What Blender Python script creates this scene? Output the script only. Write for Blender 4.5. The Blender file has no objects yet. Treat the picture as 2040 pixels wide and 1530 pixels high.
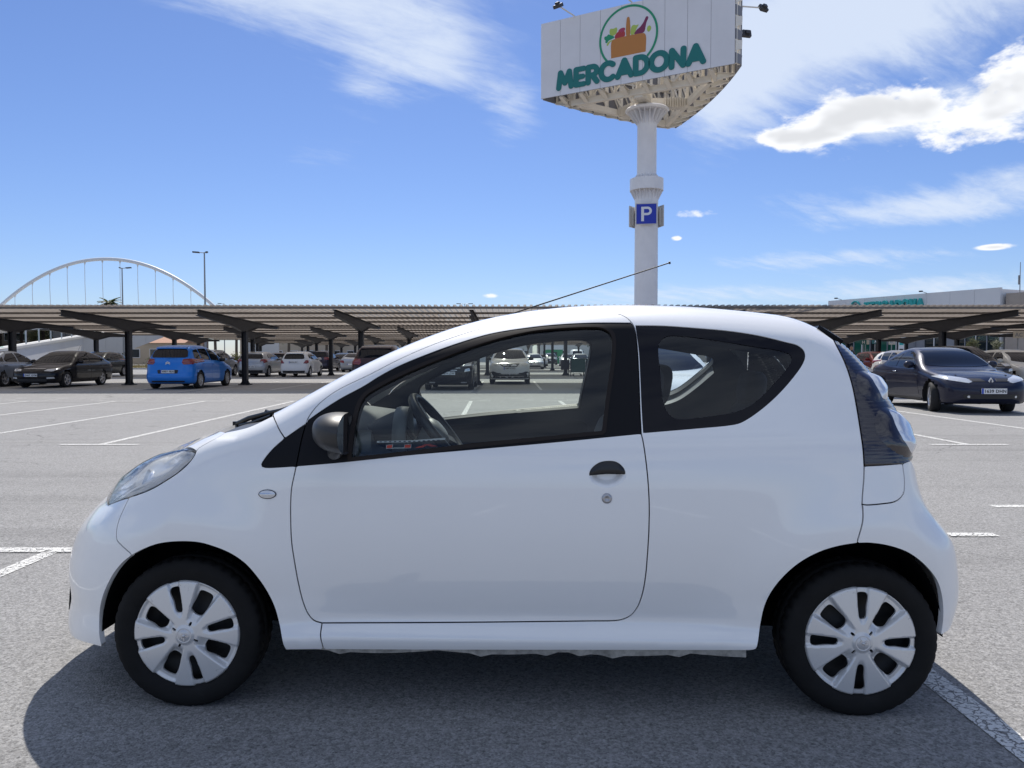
import bpy, bmesh, math, random
import numpy as np
from mathutils import Vector, Matrix
from mathutils.geometry import delaunay_2d_cdt
random.seed(7); RNG = np.random.default_rng(7)
SC = bpy.context.scene
COL = SC.collection

# ------------------------------------------------------------------ camera
PITCH = math.radians(2.1); CAM_H = 1.24; FPX = 1532.0
cam = bpy.data.objects.new('camera', bpy.data.cameras.new('camera')); COL.objects.link(cam)
cam.location = (0, 0, CAM_H); cam.rotation_euler = (math.radians(90) - PITCH, 0, 0)
cam.data.sensor_width = 36; cam.data.lens = FPX / 2040 * 36
cam.data.clip_start = .05; cam.data.clip_end = 6000
SC.camera = cam

# ------------------------------------------------------------------ sky, sun, exposure
SUN_DIR = Vector((-.065, .735, 1.0)).normalized()          # towards the sun
SUN_EL = math.asin(SUN_DIR.z); SUN_AZ = math.atan2(SUN_DIR.x, SUN_DIR.y)
SKY_STRENGTH = .069; SUN_STRENGTH = 4.4; EXPOSURE = .36
world = bpy.data.worlds.new('World'); SC.world = world; world.use_nodes = True
sun = bpy.data.objects.new('sun', bpy.data.lights.new('sun', 'SUN')); COL.objects.link(sun)
sun.data.energy = SUN_STRENGTH; sun.data.angle = math.radians(.53); sun.data.color = (1.0, .945, .865)
sun.rotation_euler = SUN_DIR.to_track_quat('Z', 'Y').to_euler(); sun.location = (0, 0, 60)
vs = SC.view_settings
vs.view_transform = 'Standard'; vs.look = 'None'; vs.gamma = 1; vs.use_curve_mapping = False; vs.exposure = EXPOSURE

class NT:
    """small helper to write node graphs as expressions"""
    def __init__(s, tree): s.t = tree; s.n = tree.nodes; s.l = tree.links
    def new(s, typ, **kw):
        n = s.n.new(typ)
        for k, v in kw.items(): setattr(n, k, v)
        return n
    def put(s, sock, v):
        if v is None: return
        if hasattr(v, 'is_output'): s.l.new(v, sock)
        else: sock.default_value = v
    def m(s, op, a, b=None, c=None, clamp=False):
        n = s.new('ShaderNodeMath', operation=op); n.use_clamp = clamp
        for i, v in enumerate((a, b, c)): s.put(n.inputs[i], v)
        return n.outputs[0]
    def step(s, v, a, b):
        n = s.new('ShaderNodeMapRange', interpolation_type='SMOOTHSTEP')
        s.put(n.inputs[0], v); n.inputs[1].default_value = a; n.inputs[2].default_value = b
        return n.outputs[0]
    def mix(s, f, a, b):
        n = s.new('ShaderNodeMix', data_type='RGBA'); s.put(n.inputs[0], f)
        for i, v in ((6, a), (7, b)):
            s.put(n.inputs[i], v if hasattr(v, 'is_output') else (*v[:3], 1))
        return n.outputs[2]
    def comb(s, x, y, z=0.0):
        n = s.new('ShaderNodeCombineXYZ')
        for i, v in enumerate((x, y, z)): s.put(n.inputs[i], v)
        return n.outputs[0]
    def noise(s, vec, scale, detail=4, rough=.55, dist=0.0, color=False):
        n = s.new('ShaderNodeTexNoise'); s.put(n.inputs['Vector'], vec)
        n.inputs['Scale'].default_value = scale; n.inputs['Detail'].default_value = detail
        n.inputs['Roughness'].default_value = rough; n.inputs['Distortion'].default_value = dist
        return n.outputs['Color' if color else 'Fac']
    def ramp(s, v, stops):
        n = s.new('ShaderNodeValToRGB'); s.put(n.inputs[0], v); e = n.color_ramp.elements
        while len(e) < len(stops): e.new(.5)
        for k, (p, c) in zip(e, stops):
            k.position = p; k.color = (*c, 1) if len(c) == 3 else c
        return n.outputs[0]

def build_sky():
    t = NT(world.node_tree); t.n.clear()
    out = t.new('ShaderNodeOutputWorld'); bg = t.new('ShaderNodeBackground')
    sky = t.new('ShaderNodeTexSky', sky_type='NISHITA', sun_disc=False)
    sky.sun_elevation = SUN_EL; sky.sun_rotation = SUN_AZ
    sky.air_density = 1.0; sky.dust_density = .25; sky.ozone_density = 2.2; sky.altitude = 60
    hs = t.new('ShaderNodeMix', data_type='RGBA', blend_type='MULTIPLY'); hs.inputs[0].default_value = 1.0
    t.l.new(sky.outputs[0], hs.inputs[6]); hs.inputs[7].default_value = (.84, .96, 1.30, 1)      # the camera's blue
    geo = t.new('ShaderNodeTexCoord'); sep = t.new('ShaderNodeSeparateXYZ'); t.l.new(geo.outputs['Generated'], sep.inputs[0])
    X, Y, Z = sep.outputs
    zc = t.m('MAXIMUM', Z, .0)
    # cloud sheets lie on planes overhead, so their texture is laid out on direction / height
    inv = t.m('DIVIDE', 1.0, t.m('ADD', zc, .12))
    cx = t.m('MULTIPLY', X, inv); cy = t.m('MULTIPLY', Y, inv)
    # cirrus, combed along one wind direction
    wx = t.m('ADD', t.m('MULTIPLY', cx, .80), t.m('MULTIPLY', cy, .60))
    wy = t.m('SUBTRACT', t.m('MULTIPLY', cy, .80), t.m('MULTIPLY', cx, .60))
    fib = t.noise(t.comb(t.m('MULTIPLY', wx, .55), t.m('MULTIPLY', wy, 2.2), 3.1), 2.1, 6, .62, .5)
    big = t.noise(t.comb(cx, cy, 8.4), .55, 3, .5)
    fine = t.noise(t.comb(t.m('MULTIPLY', wx, .8), t.m('MULTIPLY', wy, 1.5), 1.7), 7.0, 5, .66, .4)
    az = t.m('ARCTAN2', X, Y)
    el = t.m('ARCSINE', Z)
    ae = t.comb(az, el, 0.0)
    def blobs(*L):
        r = None
        for a, e, ra, re, p in L:
            k = (1 / math.radians(ra), 1 / math.radians(re))
            v = t.new('ShaderNodeVectorMath', operation='MULTIPLY_ADD'); t.l.new(ae, v.inputs[0])
            v.inputs[1].default_value = (k[0], k[1], 0); v.inputs[2].default_value = (-math.radians(a) * k[0], -math.radians(e) * k[1], 0)
            d = t.new('ShaderNodeVectorMath', operation='DOT_PRODUCT'); t.l.new(v.outputs[0], d.inputs[0]); t.l.new(v.outputs[0], d.inputs[1])
            g = t.m('EXPONENT', t.m('MULTIPLY', d.outputs['Value'], -1.0))
            r = t.m('MULTIPLY_ADD', g, p, r if r is not None else 0.0)
        return r
    # where the sheets are thick (azimuth, elevation in degrees)
    cover = blobs((-20, 24.5, 8, 2.6, .40), (-9, 23, 9, 3.6, .42), (-10.5, 18.8, 2.6, 2.6, .24), (-5, 20, 3.4, 2.6, .25), (0, 17, 2.8, 3.4, .27), (-14, 14, 4, 1.2, .20),
                (21, 22, 8, 5.5, .50), (15, 18, 3.6, 4.5, .42), (27, 22, 8, 3.5, .40), (32, 15.2, 7, 1.6, .36), (24, 14.6, 6, .8, .22), (27, 9.4, 7, 1.15, .50), (21, 10.9, 4, .8, .20), (34, 10.8, 6, 1.2, .30),
                (22, 6.6, 10, .8, .34), (12, 4.3, 16, 1.0, .34), (30, 4.4, 8, 1.0, .30), (46, 22, 10, 10, .45), (-50, 40, 40, 12, .30))
    # unseen cloud sheet added outside the frame to brighten and neutralise the fill light
    out_fill = t.m('MAXIMUM', t.step(el, .44, .62), t.step(t.m('ABSOLUTE', az), .66, .95))
    cover = t.m('ADD', cover, t.m('MULTIPLY', t.step(big, .34, .56), t.m('MULTIPLY', out_fill, .40)))
    tex = t.m('ADD', t.m('MULTIPLY', fib, .62), t.m('MULTIPLY', fine, .38))
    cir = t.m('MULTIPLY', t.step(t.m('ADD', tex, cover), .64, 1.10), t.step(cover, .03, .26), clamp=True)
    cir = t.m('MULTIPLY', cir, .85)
    # cumulus: puffs, texture laid out on the direction itself so that heaps stay upright
    lac = t.comb(t.m('MULTIPLY', az, 1.0), t.m('MULTIPLY', el, 2.1), .35)
    pf = t.noise(lac, 9.5, 6, .60, .25); pf2 = t.noise(lac, 26, 4, .62, .2)
    puff = t.m('ADD', t.m('MULTIPLY', pf, .70), t.m('MULTIPLY', pf2, .30))
    ccov = blobs((27.5, 16.0, 5.6, 1.25, .60), (23.6, 15.9, 3.2, 1.3, .52), (18.2, 14.9, 2.6, .75, .56), (21, 14.7, 2.5, .6, .36), (31, 14.6, 5.2, 1.3, .52), (33.3, 17.4, 2.2, 1.7, .56), (28, 13.4, 5, .6, .30),
                 (13.4, 10.1, 2.2, .42, .52), (-1.6, 4.45, .6, .17, .46), (-12.0, 6.25, 1.1, .12, .36), (12.0, 8.45, .3, .15, .46), (20, 8.2, .4, .15, .42), (8.9, 10.0, .35, .15, .38), (5, 9.6, .35, .12, .36), (32, 6.8, .9, .16, .44))
    cum = t.step(t.m('ADD', t.m('MULTIPLY', t.m('SUBTRACT', puff, .5), 2.7), ccov), .24, .58)
    cum = t.m('MULTIPLY', cum, t.step(ccov, .04, .16))
    # grey bases where the heap is thick
    up = t.noise(t.comb(t.m('MULTIPLY', az, 1.0), t.m('ADD', t.m('MULTIPLY', el, 2.1), .030), .35), 9.5, 3, .55, .25)
    shade = t.m('MULTIPLY', t.step(t.m('ADD', t.m('MULTIPLY', t.m('SUBTRACT', up, .5), 1.9), ccov), .46, .85), .55)
    ccol = t.mix(shade, (11.6, 11.8, 12.2), (6.4, 6.6, 7.0))
    base = hs.outputs[2]
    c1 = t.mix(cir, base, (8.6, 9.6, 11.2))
    c2 = t.mix(cum, c1, ccol)
    t.l.new(c2, bg.inputs['Color']); bg.inputs['Strength'].default_value = SKY_STRENGTH
    t.l.new(bg.outputs[0], out.inputs[0])
build_sky()

# ------------------------------------------------------------------ materials
MATS = {}
def material(name, color, rough=.5, metal=0.0, coat=0.0, spec=.5, bump=None, vary=None, coat_rough=.03):
    if name in MATS: return MATS[name]
    m = bpy.data.materials.new(name); m.use_nodes = True; t = NT(m.node_tree)
    b = t.n['Principled BSDF']
    b.inputs['Base Color'].default_value = (*color, 1); b.inputs['Roughness'].default_value = rough
    b.inputs['Metallic'].default_value = metal; b.inputs['Coat Weight'].default_value = coat
    b.inputs['Coat Roughness'].default_value = coat_rough; b.inputs['Specular IOR Level'].default_value = spec
    if vary or bump:
        tc = t.new('ShaderNodeTexCoord').outputs['Object']
    if vary:                     # (scale, amount): patchy tone
        f = t.noise(tc, vary[0], 5, .6)
        lo = tuple(c * (1 - vary[1]) for c in color); hi = tuple(min(1, c * (1 + vary[1])) for c in color)
        t.l.new(t.ramp(f, [(.3, lo), (.7, hi)]), b.inputs['Base Color'])
    if bump:                     # (scale, strength, distance)
        bn = t.new('ShaderNodeBump'); bn.inputs['Strength'].default_value = bump[1]; bn.inputs['Distance'].default_value = bump[2]
        t.l.new(t.noise(tc, bump[0], 4, .6), bn.inputs['Height']); t.l.new(bn.outputs[0], b.inputs['Normal'])
    MATS[name] = m; return m

def glass(name, tint, refl=1.0, ior=1.5):
    if name in MATS: return MATS[name]
    m = bpy.data.materials.new(name); m.use_nodes = True; t = NT(m.node_tree); t.n.clear()
    out = t.new('ShaderNodeOutputMaterial'); mx = t.new('ShaderNodeMixShader')
    tr = t.new('ShaderNodeBsdfTransparent'); tr.inputs[0].default_value = (*tint, 1)
    gl = t.new('ShaderNodeBsdfGlossy'); gl.inputs['Roughness'].default_value = .0; gl.inputs[0].default_value = (refl, refl, refl, 1)
    fr = t.new('ShaderNodeFresnel'); fr.inputs[0].default_value = ior
    t.l.new(fr.outputs[0], mx.inputs[0]); t.l.new(tr.outputs[0], mx.inputs[1]); t.l.new(gl.outputs[0], mx.inputs[2])
    t.l.new(mx.outputs[0], out.inputs[0]); MATS[name] = m; return m

# ------------------------------------------------------------------ objects
def tag(o, label=None, cat=None, group=None, kind=None):
    for k, v in (('label', label), ('category', cat), ('group', group), ('kind', kind)):
        if v: o[k] = v
    return o
def empty(name, loc=(0, 0, 0), rz=0.0, label=None, cat=None, group=None):
    o = bpy.data.objects.new(name, None); COL.objects.link(o); o.location = loc; o.rotation_euler = (0, 0, rz)
    o.empty_display_size = .2
    return tag(o, label, cat, group)
def link(name, mesh, mats, parent=None):
    if mats is not None:
        for m in (mats if isinstance(mats, (list, tuple)) else [mats]): mesh.materials.append(m)
    o = bpy.data.objects.new(name, mesh); COL.objects.link(o)
    if parent is not None: o.parent = parent
    return o
class MB:
    """collects quads/tris, then becomes one mesh object"""
    def __init__(s): s.v = []; s.f = []; s.mi = []; s.sm = []
    def add(s, vs, fs, mi=0, smooth=False):
        o = len(s.v); s.v += [tuple(v) for v in vs]; s.f += [tuple(i + o for i in f) for f in fs]
        s.mi += [mi] * len(fs); s.sm += [smooth] * len(fs); return s
    def box(s, c, d, rot=None, mi=0):
        x, y, z = (k / 2 for k in d)
        vs = [Vector((a * x, b * y, g * z)) for g in (-1, 1) for b in (-1, 1) for a in (-1, 1)]
        if rot is not None: vs = [rot @ v for v in vs]
        vs = [v + Vector(c) for v in vs]
        return s.add(vs, [(0, 2, 3, 1), (4, 5, 7, 6), (0, 1, 5, 4), (2, 6, 7, 3), (0, 4, 6, 2), (1, 3, 7, 5)], mi)
    def beam(s, a, b, w, h, up=(0, 0, 1), mi=0):
        a = Vector(a); b = Vector(b); d = (b - a); L = d.length; d.normalize()
        x = d.cross(Vector(up))
        if x.length < 1e-4: x = d.cross(Vector((1, 0, 0)))
        x.normalize(); y = x.cross(d).normalized()
        vs = [p + x * (i * w / 2) + y * (j * h / 2) for p in (a, b) for i, j in ((-1, -1), (1, -1), (1, 1), (-1, 1))]
        return s.add(vs, [(0, 1, 2, 3), (7, 6, 5, 4), (0, 4, 5, 1), (1, 5, 6, 2), (2, 6, 7, 3), (3, 7, 4, 0)], mi)
    def tube(s, pts, rad, n=10, mi=0, caps=True):
        pts = [Vector(p) for p in pts]; r = rad if isinstance(rad, (list, tuple)) else [rad] * len(pts)
        vs = []; fs = []
        ref = None
        for i, p in enumerate(pts):
            d = (pts[min(i + 1, len(pts) - 1)] - pts[max(i - 1, 0)]).normalized()
            if ref is None: ref = d.orthogonal().normalized()
            ref = (ref - d * ref.dot(d)).normalized(); q = d.cross(ref)
            for k in range(n):
                a = 2 * math.pi * k / n; vs.append(p + (ref * math.cos(a) + q * math.sin(a)) * r[i])
        for i in range(len(pts) - 1):
            for k in range(n):
                k2 = (k + 1) % n; fs.append((i * n + k, i * n + k2, (i + 1) * n + k2, (i + 1) * n + k))
        s.add(vs, fs, mi, True)
        if caps:
            s.add(vs[:n], [tuple(reversed(range(n)))], mi); s.add(vs[-n:], [tuple(range(n))], mi)
        return s
    def lathe(s, prof, n=32, mat=None, mi=0, smooth=True, close=False):
        """profile (r, z) turned round the z axis, then moved by the matrix mat"""
        vs = []; fs = []; k = len(prof)
        for i in range(n):
            a = 2 * math.pi * i / n; c, q = math.cos(a), math.sin(a)
            vs += [Vector((r * c, r * q, z)) for r, z in prof]
        for i in range(n):
            j = (i + 1) % n
            for p in range(k - (0 if close else 1)):
                p2 = (p + 1) % k
                fs.append((i * k + p, j * k + p, j * k + p2, i * k + p2))
        if mat is not None: vs = [mat @ v for v in vs]
        return s.add(vs, fs, mi, smooth)
    def prism(s, poly, a, b, mi=0):
        """poly: list of 3D points; the solid between poly+a and poly+b"""
        n = len(poly); a = Vector(a); b = Vector(b)
        vs = [Vector(p) + a for p in poly] + [Vector(p) + b for p in poly]
        fs = [tuple(reversed(range(n))), tuple(range(n, 2 * n))] + [(i, (i + 1) % n, n + (i + 1) % n, n + i) for i in range(n)]
        return s.add(vs, fs, mi)
    def mesh(s, name):
        me = bpy.data.meshes.new(name); me.from_pydata(s.v, [], s.f)
        me.polygons.foreach_set('material_index', s.mi); me.polygons.foreach_set('use_smooth', s.sm); me.update(); return me
    def build(s, name, mats, parent=None, fix=True):
        me = s.mesh(name)
        if fix:
            bm = bmesh.new(); bm.from_mesh(me); bmesh.ops.recalc_face_normals(bm, faces=bm.faces); bm.to_mesh(me); bm.free()
        return link(name, me, mats, parent)
def copy_tree(o, parent=None):
    c = o.copy(); COL.objects.link(c)
    if parent is not None: c.parent = parent
    for ch in list(o.children): copy_tree(ch, c)
    return c
_FONT = {}
def text_mesh(s, size=1.0, bold=0.0, space=1.0, extrude=0.0):
    """triangles of a line of text, centred on the origin in the xy plane, cap height = size"""
    key = (s, bold, space, extrude)
    if key not in _FONT:
        cu = bpy.data.curves.new('t', 'FONT'); cu.body = s; cu.align_x = 'CENTER'; cu.align_y = 'CENTER'; cu.offset = bold; cu.space_character = space
        cu.extrude = extrude; cu.resolution_u = 3
        o = bpy.data.objects.new('t', cu); me = o.to_mesh()
        v = np.array([tuple(p.co) for p in me.vertices]); f = [tuple(p.vertices) for p in me.polygons]
        o.to_mesh_clear(); bpy.data.objects.remove(o); bpy.data.curves.remove(cu)
        v[:, 0] -= (v[:, 0].min() + v[:, 0].max()) / 2; v[:, 1] -= (v[:, 1].min() + v[:, 1].max()) / 2
        _FONT[key] = (v, f)
    v, f = _FONT[key]; k = size / (v[:, 1].max() - v[:, 1].min())
    w = v.copy(); w[:, :2] *= k
    return w, f
def resample(P, step):
    P = np.asarray(P, float); d = np.r_[0, np.cumsum(np.linalg.norm(np.diff(P, axis=0), axis=1))]
    n = max(1, int(round(d[-1] / step))); t = np.linspace(0, d[-1], n + 1)
    return np.stack([np.interp(t, d, P[:, k]) for k in range(P.shape[1])], 1)
def curve(pts, step=4.0, closed=False):
    """smooth (Catmull-Rom) line through pts; a third value in a point marks a corner"""
    c = [len(p) > 2 for p in pts]; P = [np.array(p[:2], float) for p in pts]; n = len(P); out = []
    segs = range(n if closed else n - 1)
    for i in segs:
        p1, p2 = P[i], P[(i + 1) % n]
        p0 = P[i - 1] if (closed or i > 0) and not c[i] else 2 * p1 - p2
        j = (i + 2) % n
        p3 = P[j] if (closed or i + 2 < n) and not c[(i + 1) % n] else 2 * p2 - p1
        k = 12; a = .5
        t0 = 0; t1 = t0 + max(1e-6, np.linalg.norm(p1 - p0)) ** a; t2 = t1 + max(1e-6, np.linalg.norm(p2 - p1)) ** a; t3 = t2 + max(1e-6, np.linalg.norm(p3 - p2)) ** a
        t = np.linspace(t1, t2, k, endpoint=False)[:, None]
        A1 = (t1 - t) / (t1 - t0) * p0 + (t - t0) / (t1 - t0) * p1; A2 = (t2 - t) / (t2 - t1) * p1 + (t - t1) / (t2 - t1) * p2; A3 = (t3 - t) / (t3 - t2) * p2 + (t - t2) / (t3 - t2) * p3
        B1 = (t2 - t) / (t2 - t0) * A1 + (t - t0) / (t2 - t0) * A2; B2 = (t3 - t) / (t3 - t1) * A2 + (t - t1) / (t3 - t1) * A3
        seg = (t2 - t) / (t2 - t1) * B1 + (t - t1) / (t2 - t1) * B2
        out.append(np.vstack([seg, p2]))
    if closed:
        Q = np.vstack([o[:-1] for o in out] + [out[-1][-1:]]); return resample(Q, step)[:-1]
    return np.vstack([resample(o, step)[:-1] for o in out] + [out[-1][-1:]])

# ------------------------------------------------------------------ car body surfaces
def spl(xk, yk):
    x = np.array(xk, float); y = np.array(yk, float); n = len(x); h = np.diff(x)
    M = np.zeros((n, n)); r = np.zeros(n); M[0, 0] = M[-1, -1] = 1
    for i in range(1, n - 1):
        M[i, i - 1] = h[i - 1]; M[i, i] = 2 * (h[i - 1] + h[i]); M[i, i + 1] = h[i]; r[i] = 6 * ((y[i + 1] - y[i]) / h[i] - (y[i] - y[i - 1]) / h[i - 1])
    m = np.linalg.solve(M, r)
    s0 = (y[1] - y[0]) / h[0] - h[0] * (2 * m[0] + m[1]) / 6; s1 = (y[-1] - y[-2]) / h[-1] + h[-1] * (m[-2] + 2 * m[-1]) / 6
    def f(t):
        t = np.asarray(t, float); i = np.clip(np.searchsorted(x, t) - 1, 0, n - 2)
        a = x[i + 1] - t; b = t - x[i]; H = h[i]
        v = (m[i] * a ** 3 + m[i + 1] * b ** 3) / (6 * H) + (y[i] / H - m[i] * H / 6) * a + (y[i + 1] / H - m[i + 1] * H / 6) * b
        return np.where(t < x[0], y[0] + (t - x[0]) * s0, np.where(t > x[-1], y[-1] + (t - x[-1]) * s1, v))
    return f
def lin(xk, yk):
    return lambda t: np.interp(t, xk, yk)
def rmax(a, b, r): return np.minimum(np.maximum(a, b), -r) + np.hypot(np.maximum(a + r, 0), np.maximum(b + r, 0))

class Shell:
    """a car body as the zero set of F(p): sides, top, nose and tail met with round edges.
    u runs from nose to tail, v across (near side negative), z up"""
    def F(s, p): raise NotImplementedError
    def grad(s, p):
        e = .002; g = np.zeros_like(p)
        for k in range(3):
            d = np.zeros(3); d[k] = e; g[..., k] = s.F(p + d) - s.F(p - d)
        return g / np.maximum(np.linalg.norm(g, axis=-1, keepdims=True), 1e-9)
    def cast(s, o, d, t0, t1, n=260):
        """first hit of rays o + t d; rays that miss give the nearest surface point"""
        o = np.atleast_2d(o); d = np.broadcast_to(np.atleast_2d(d), o.shape) if np.ndim(d) < 2 or len(np.atleast_2d(d)) == 1 else d
        t = np.linspace(t0, t1, n)
        P = o[:, None, :] + t[None, :, None] * d[:, None, :]
        f = s.F(P); hit = f < 0; i = hit.argmax(1); ok = hit.any(1) & (i > 0)
        r = np.arange(len(o)); i0 = np.maximum(i - 1, 0); lo = t[i0].copy(); hi = t[i].copy()
        for _ in range(22):
            m = (lo + hi) / 2; fm = s.F(o + m[:, None] * d); inn = fm < 0
            hi = np.where(inn, m, hi); lo = np.where(inn, lo, m)
        q = o + hi[:, None] * d
        if (~ok).any():
            k = f[~ok].argmin(1); q2 = P[~ok][np.arange(len(k)), k]
            for _ in range(6): q2 = q2 - s.F(q2)[:, None] * s.grad(q2)
            q[~ok] = q2
        return q
def basis(ax):
    ax = np.array(ax, float); ax /= np.linalg.norm(ax)
    e1 = np.cross([0, 0, 1.0], ax) if abs(ax[2]) < .95 else np.array([1.0, 0, 0])
    e1 -= ax * (e1 @ ax); e1 /= np.linalg.norm(e1); e2 = np.cross(ax, e1)
    return ax, e1, e2
def inpoly(pts, poly):
    x, y = pts[:, 0][:, None], pts[:, 1][:, None]; a = poly; b = np.roll(poly, -1, 0)
    c = ((a[:, 1] > y) != (b[:, 1] > y)) & (x < (b[:, 0] - a[:, 0]) * (y - a[:, 1]) / np.where(b[:, 1] == a[:, 1], 1e-12, b[:, 1] - a[:, 1]) + a[:, 0])
    return c.sum(1) % 2 == 1
def dist_poly(pts, loops):
    D = np.full(len(pts), 1e9)
    for L in loops:
        a = L; b = np.roll(L, -1, 0); ab = b - a; l2 = np.maximum((ab ** 2).sum(1), 1e-12)
        t = np.clip(((pts[:, None, :] - a) * ab).sum(2) / l2, 0, 1)
        D = np.minimum(D, np.linalg.norm(pts[:, None, :] - (a + t[..., None] * ab), axis=2).min(1))
    return D
def area2(L): return .5 * np.sum(L[:, 0] * np.roll(L[:, 1], -1) - np.roll(L[:, 0], -1) * L[:, 1])
def inset_loop(L, g):
    """moves every edge of a loop inwards by g (a number or one value per point)"""
    g = np.broadcast_to(g, (len(L),)); sg = 1 if area2(L) > 0 else -1
    a = np.roll(L, 1, 0); b = np.roll(L, -1, 0)
    n1 = L - a; n1 = np.stack([-n1[:, 1], n1[:, 0]], 1) * sg; n1 /= np.maximum(np.linalg.norm(n1, axis=1, keepdims=True), 1e-9)
    n2 = b - L; n2 = np.stack([-n2[:, 1], n2[:, 0]], 1) * sg; n2 /= np.maximum(np.linalg.norm(n2, axis=1, keepdims=True), 1e-9)
    n = n1 + n2; n /= np.maximum(np.linalg.norm(n, axis=1, keepdims=True), 1e-9)
    return L + n * (g / np.maximum((n * n1).sum(1), .45))[:, None]
def cdt(loops, extra):
    """triangles of a polygon with holes; loops[0] is the outline"""
    V = []; E = []
    for L in loops:
        o = len(V); V += [Vector(p) for p in L]; E += [(o + i, o + (i + 1) % len(L)) for i in range(len(L))]
    V += [Vector(p) for p in extra]
    vo, _, fo, *_ = delaunay_2d_cdt(V, E, [], 0, 1e-7)
    P = np.array([tuple(v) for v in vo]); T = np.array([f for f in fo if len(f) == 3])
    c = P[T].mean(1); ok = inpoly(c, np.asarray(loops[0]))
    for L in loops[1:]: ok &= ~inpoly(c, np.asarray(L))
    T = T[ok]
    used = np.unique(T); mp = -np.ones(len(P), int); mp[used] = np.arange(len(used))
    return P[used], mp[T]
def panel_geo(sh, loops, ax, step=.02, gap=0.0, off=0.0, bulge=None, flange=.0, reach=(0.0, 3.2), shape=None):
    """part of a shell inside loops (3D points near the shell), seen along -ax; returns verts, faces, normals"""
    ax, e1, e2 = basis(ax)
    L2 = [np.stack([np.asarray(L) @ e1, np.asarray(L) @ e2], 1) for L in loops]
    gaps = gap if isinstance(gap, (list, tuple)) else [gap] + [-gap * 1.0] * (len(L2) - 1)
    L2 = [inset_loop(L, g) for L, g in zip(L2, gaps)]
    lo = L2[0].min(0); hi = L2[0].max(0)
    gx, gy = np.meshgrid(np.arange(lo[0], hi[0], step), np.arange(lo[1], hi[1], step * .866)); gx = gx + (np.arange(gx.shape[0]) % 2)[:, None] * step / 2
    G = np.stack([gx.ravel(), gy.ravel()], 1); G = G[inpoly(G, L2[0])]
    for L in L2[1:]:
        if len(G): G = G[~inpoly(G, L)]
    if len(G): G = G[dist_poly(G, L2) > step * .5]
    P, T = cdt(L2, G)
    s = np.einsum('ij,ij->i', np.cross(np.c_[P[T[:, 1]] - P[T[:, 0]], np.zeros(len(T))], np.c_[P[T[:, 2]] - P[T[:, 0]], np.zeros(len(T))]), np.tile([0, 0, 1.0], (len(T), 1)))
    T[s < 0] = T[s < 0][:, ::-1]
    mid = np.mean([np.asarray(L).mean(0) @ ax for L in loops[:1]])
    o = P[:, :1] * e1 + P[:, 1:] * e2 + ax * (mid + .9)
    Q = np.vstack([sh.cast(o[i:i + 3000], -ax, 0.0, 1.9) for i in range(0, len(o), 3000)])
    N = sh.grad(Q)
    if bulge is not None:
        w = np.clip(dist_poly(P, L2) / bulge[1], 0, 1); w = np.sin(w * math.pi / 2) if bulge[0] > 0 else w * w * (3 - 2 * w)
        Q2 = Q + N * (off + bulge[0] * w)[:, None]
    else: Q2 = Q + N * off
    if shape is not None: Q2 = shape(Q2, N, P)
    if bulge is not None or shape is not None:
        fn = np.cross(Q2[T[:, 1]] - Q2[T[:, 0]], Q2[T[:, 2]] - Q2[T[:, 0]]); N = np.zeros_like(Q2)
        for k in range(3): np.add.at(N, T[:, k], fn)
        N /= np.maximum(np.linalg.norm(N, axis=1, keepdims=True), 1e-12)
    V = [Q2]; Fc = [tuple(t) for t in T]; NN = [N]; n0 = len(Q2)
    if flange:
        ed = {}
        for t in T:
            for i in range(3):
                a, b = int(t[i]), int(t[(i + 1) % 3]); ed[(a, b)] = 1
        bd = [(a, b) for a, b in ed if (b, a) not in ed]
        ids = sorted({i for e in bd for i in e}); mp = {v: n0 + k for k, v in enumerate(ids)}
        ids = np.array(ids); m = len(ids)
        tang = np.zeros((m, 3))
        for a, b in bd:
            d = np.cross(Q2[b] - Q2[a], N[a]); tang[mp[a] - n0] += d; tang[mp[b] - n0] += d
        tang /= np.maximum(np.linalg.norm(tang, axis=1, keepdims=True), 1e-9)
        V += [Q2[ids], Q2[ids] - N[ids] * flange - ax * (flange * .0)]; NN += [tang, tang]
        Fc += [(mp[b], mp[a], mp[a] + m, mp[b] + m) for a, b in bd]
    return np.vstack(V), Fc, np.vstack(NN)
def geo_obj(name, geo, mat, parent, mirror=False):
    V, Fc, N = geo
    if mirror:
        V = V * [1, -1, 1]; N = N * [1, -1, 1]; Fc = [tuple(reversed(f)) for f in Fc]
    me = bpy.data.meshes.new(name); me.from_pydata(V.tolist(), [], Fc); me.update()
    me.polygons.foreach_set('use_smooth', [True] * len(me.polygons))
    me.normals_split_custom_set_from_vertices(N.tolist())
    return link(name, me, mat, parent)
def join_geo(*gs):
    V = []; Fc = []; N = []; o = 0
    for v, f, n in gs:
        V.append(v); N.append(n); Fc += [tuple(i + o for i in q) for q in f]; o += len(v)
    return np.vstack(V), Fc, np.vstack(N)
def mir(g):
    V, Fc, N = g
    return V * [1, -1, 1], [tuple(reversed(f)) for f in Fc], N * [1, -1, 1]
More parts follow.
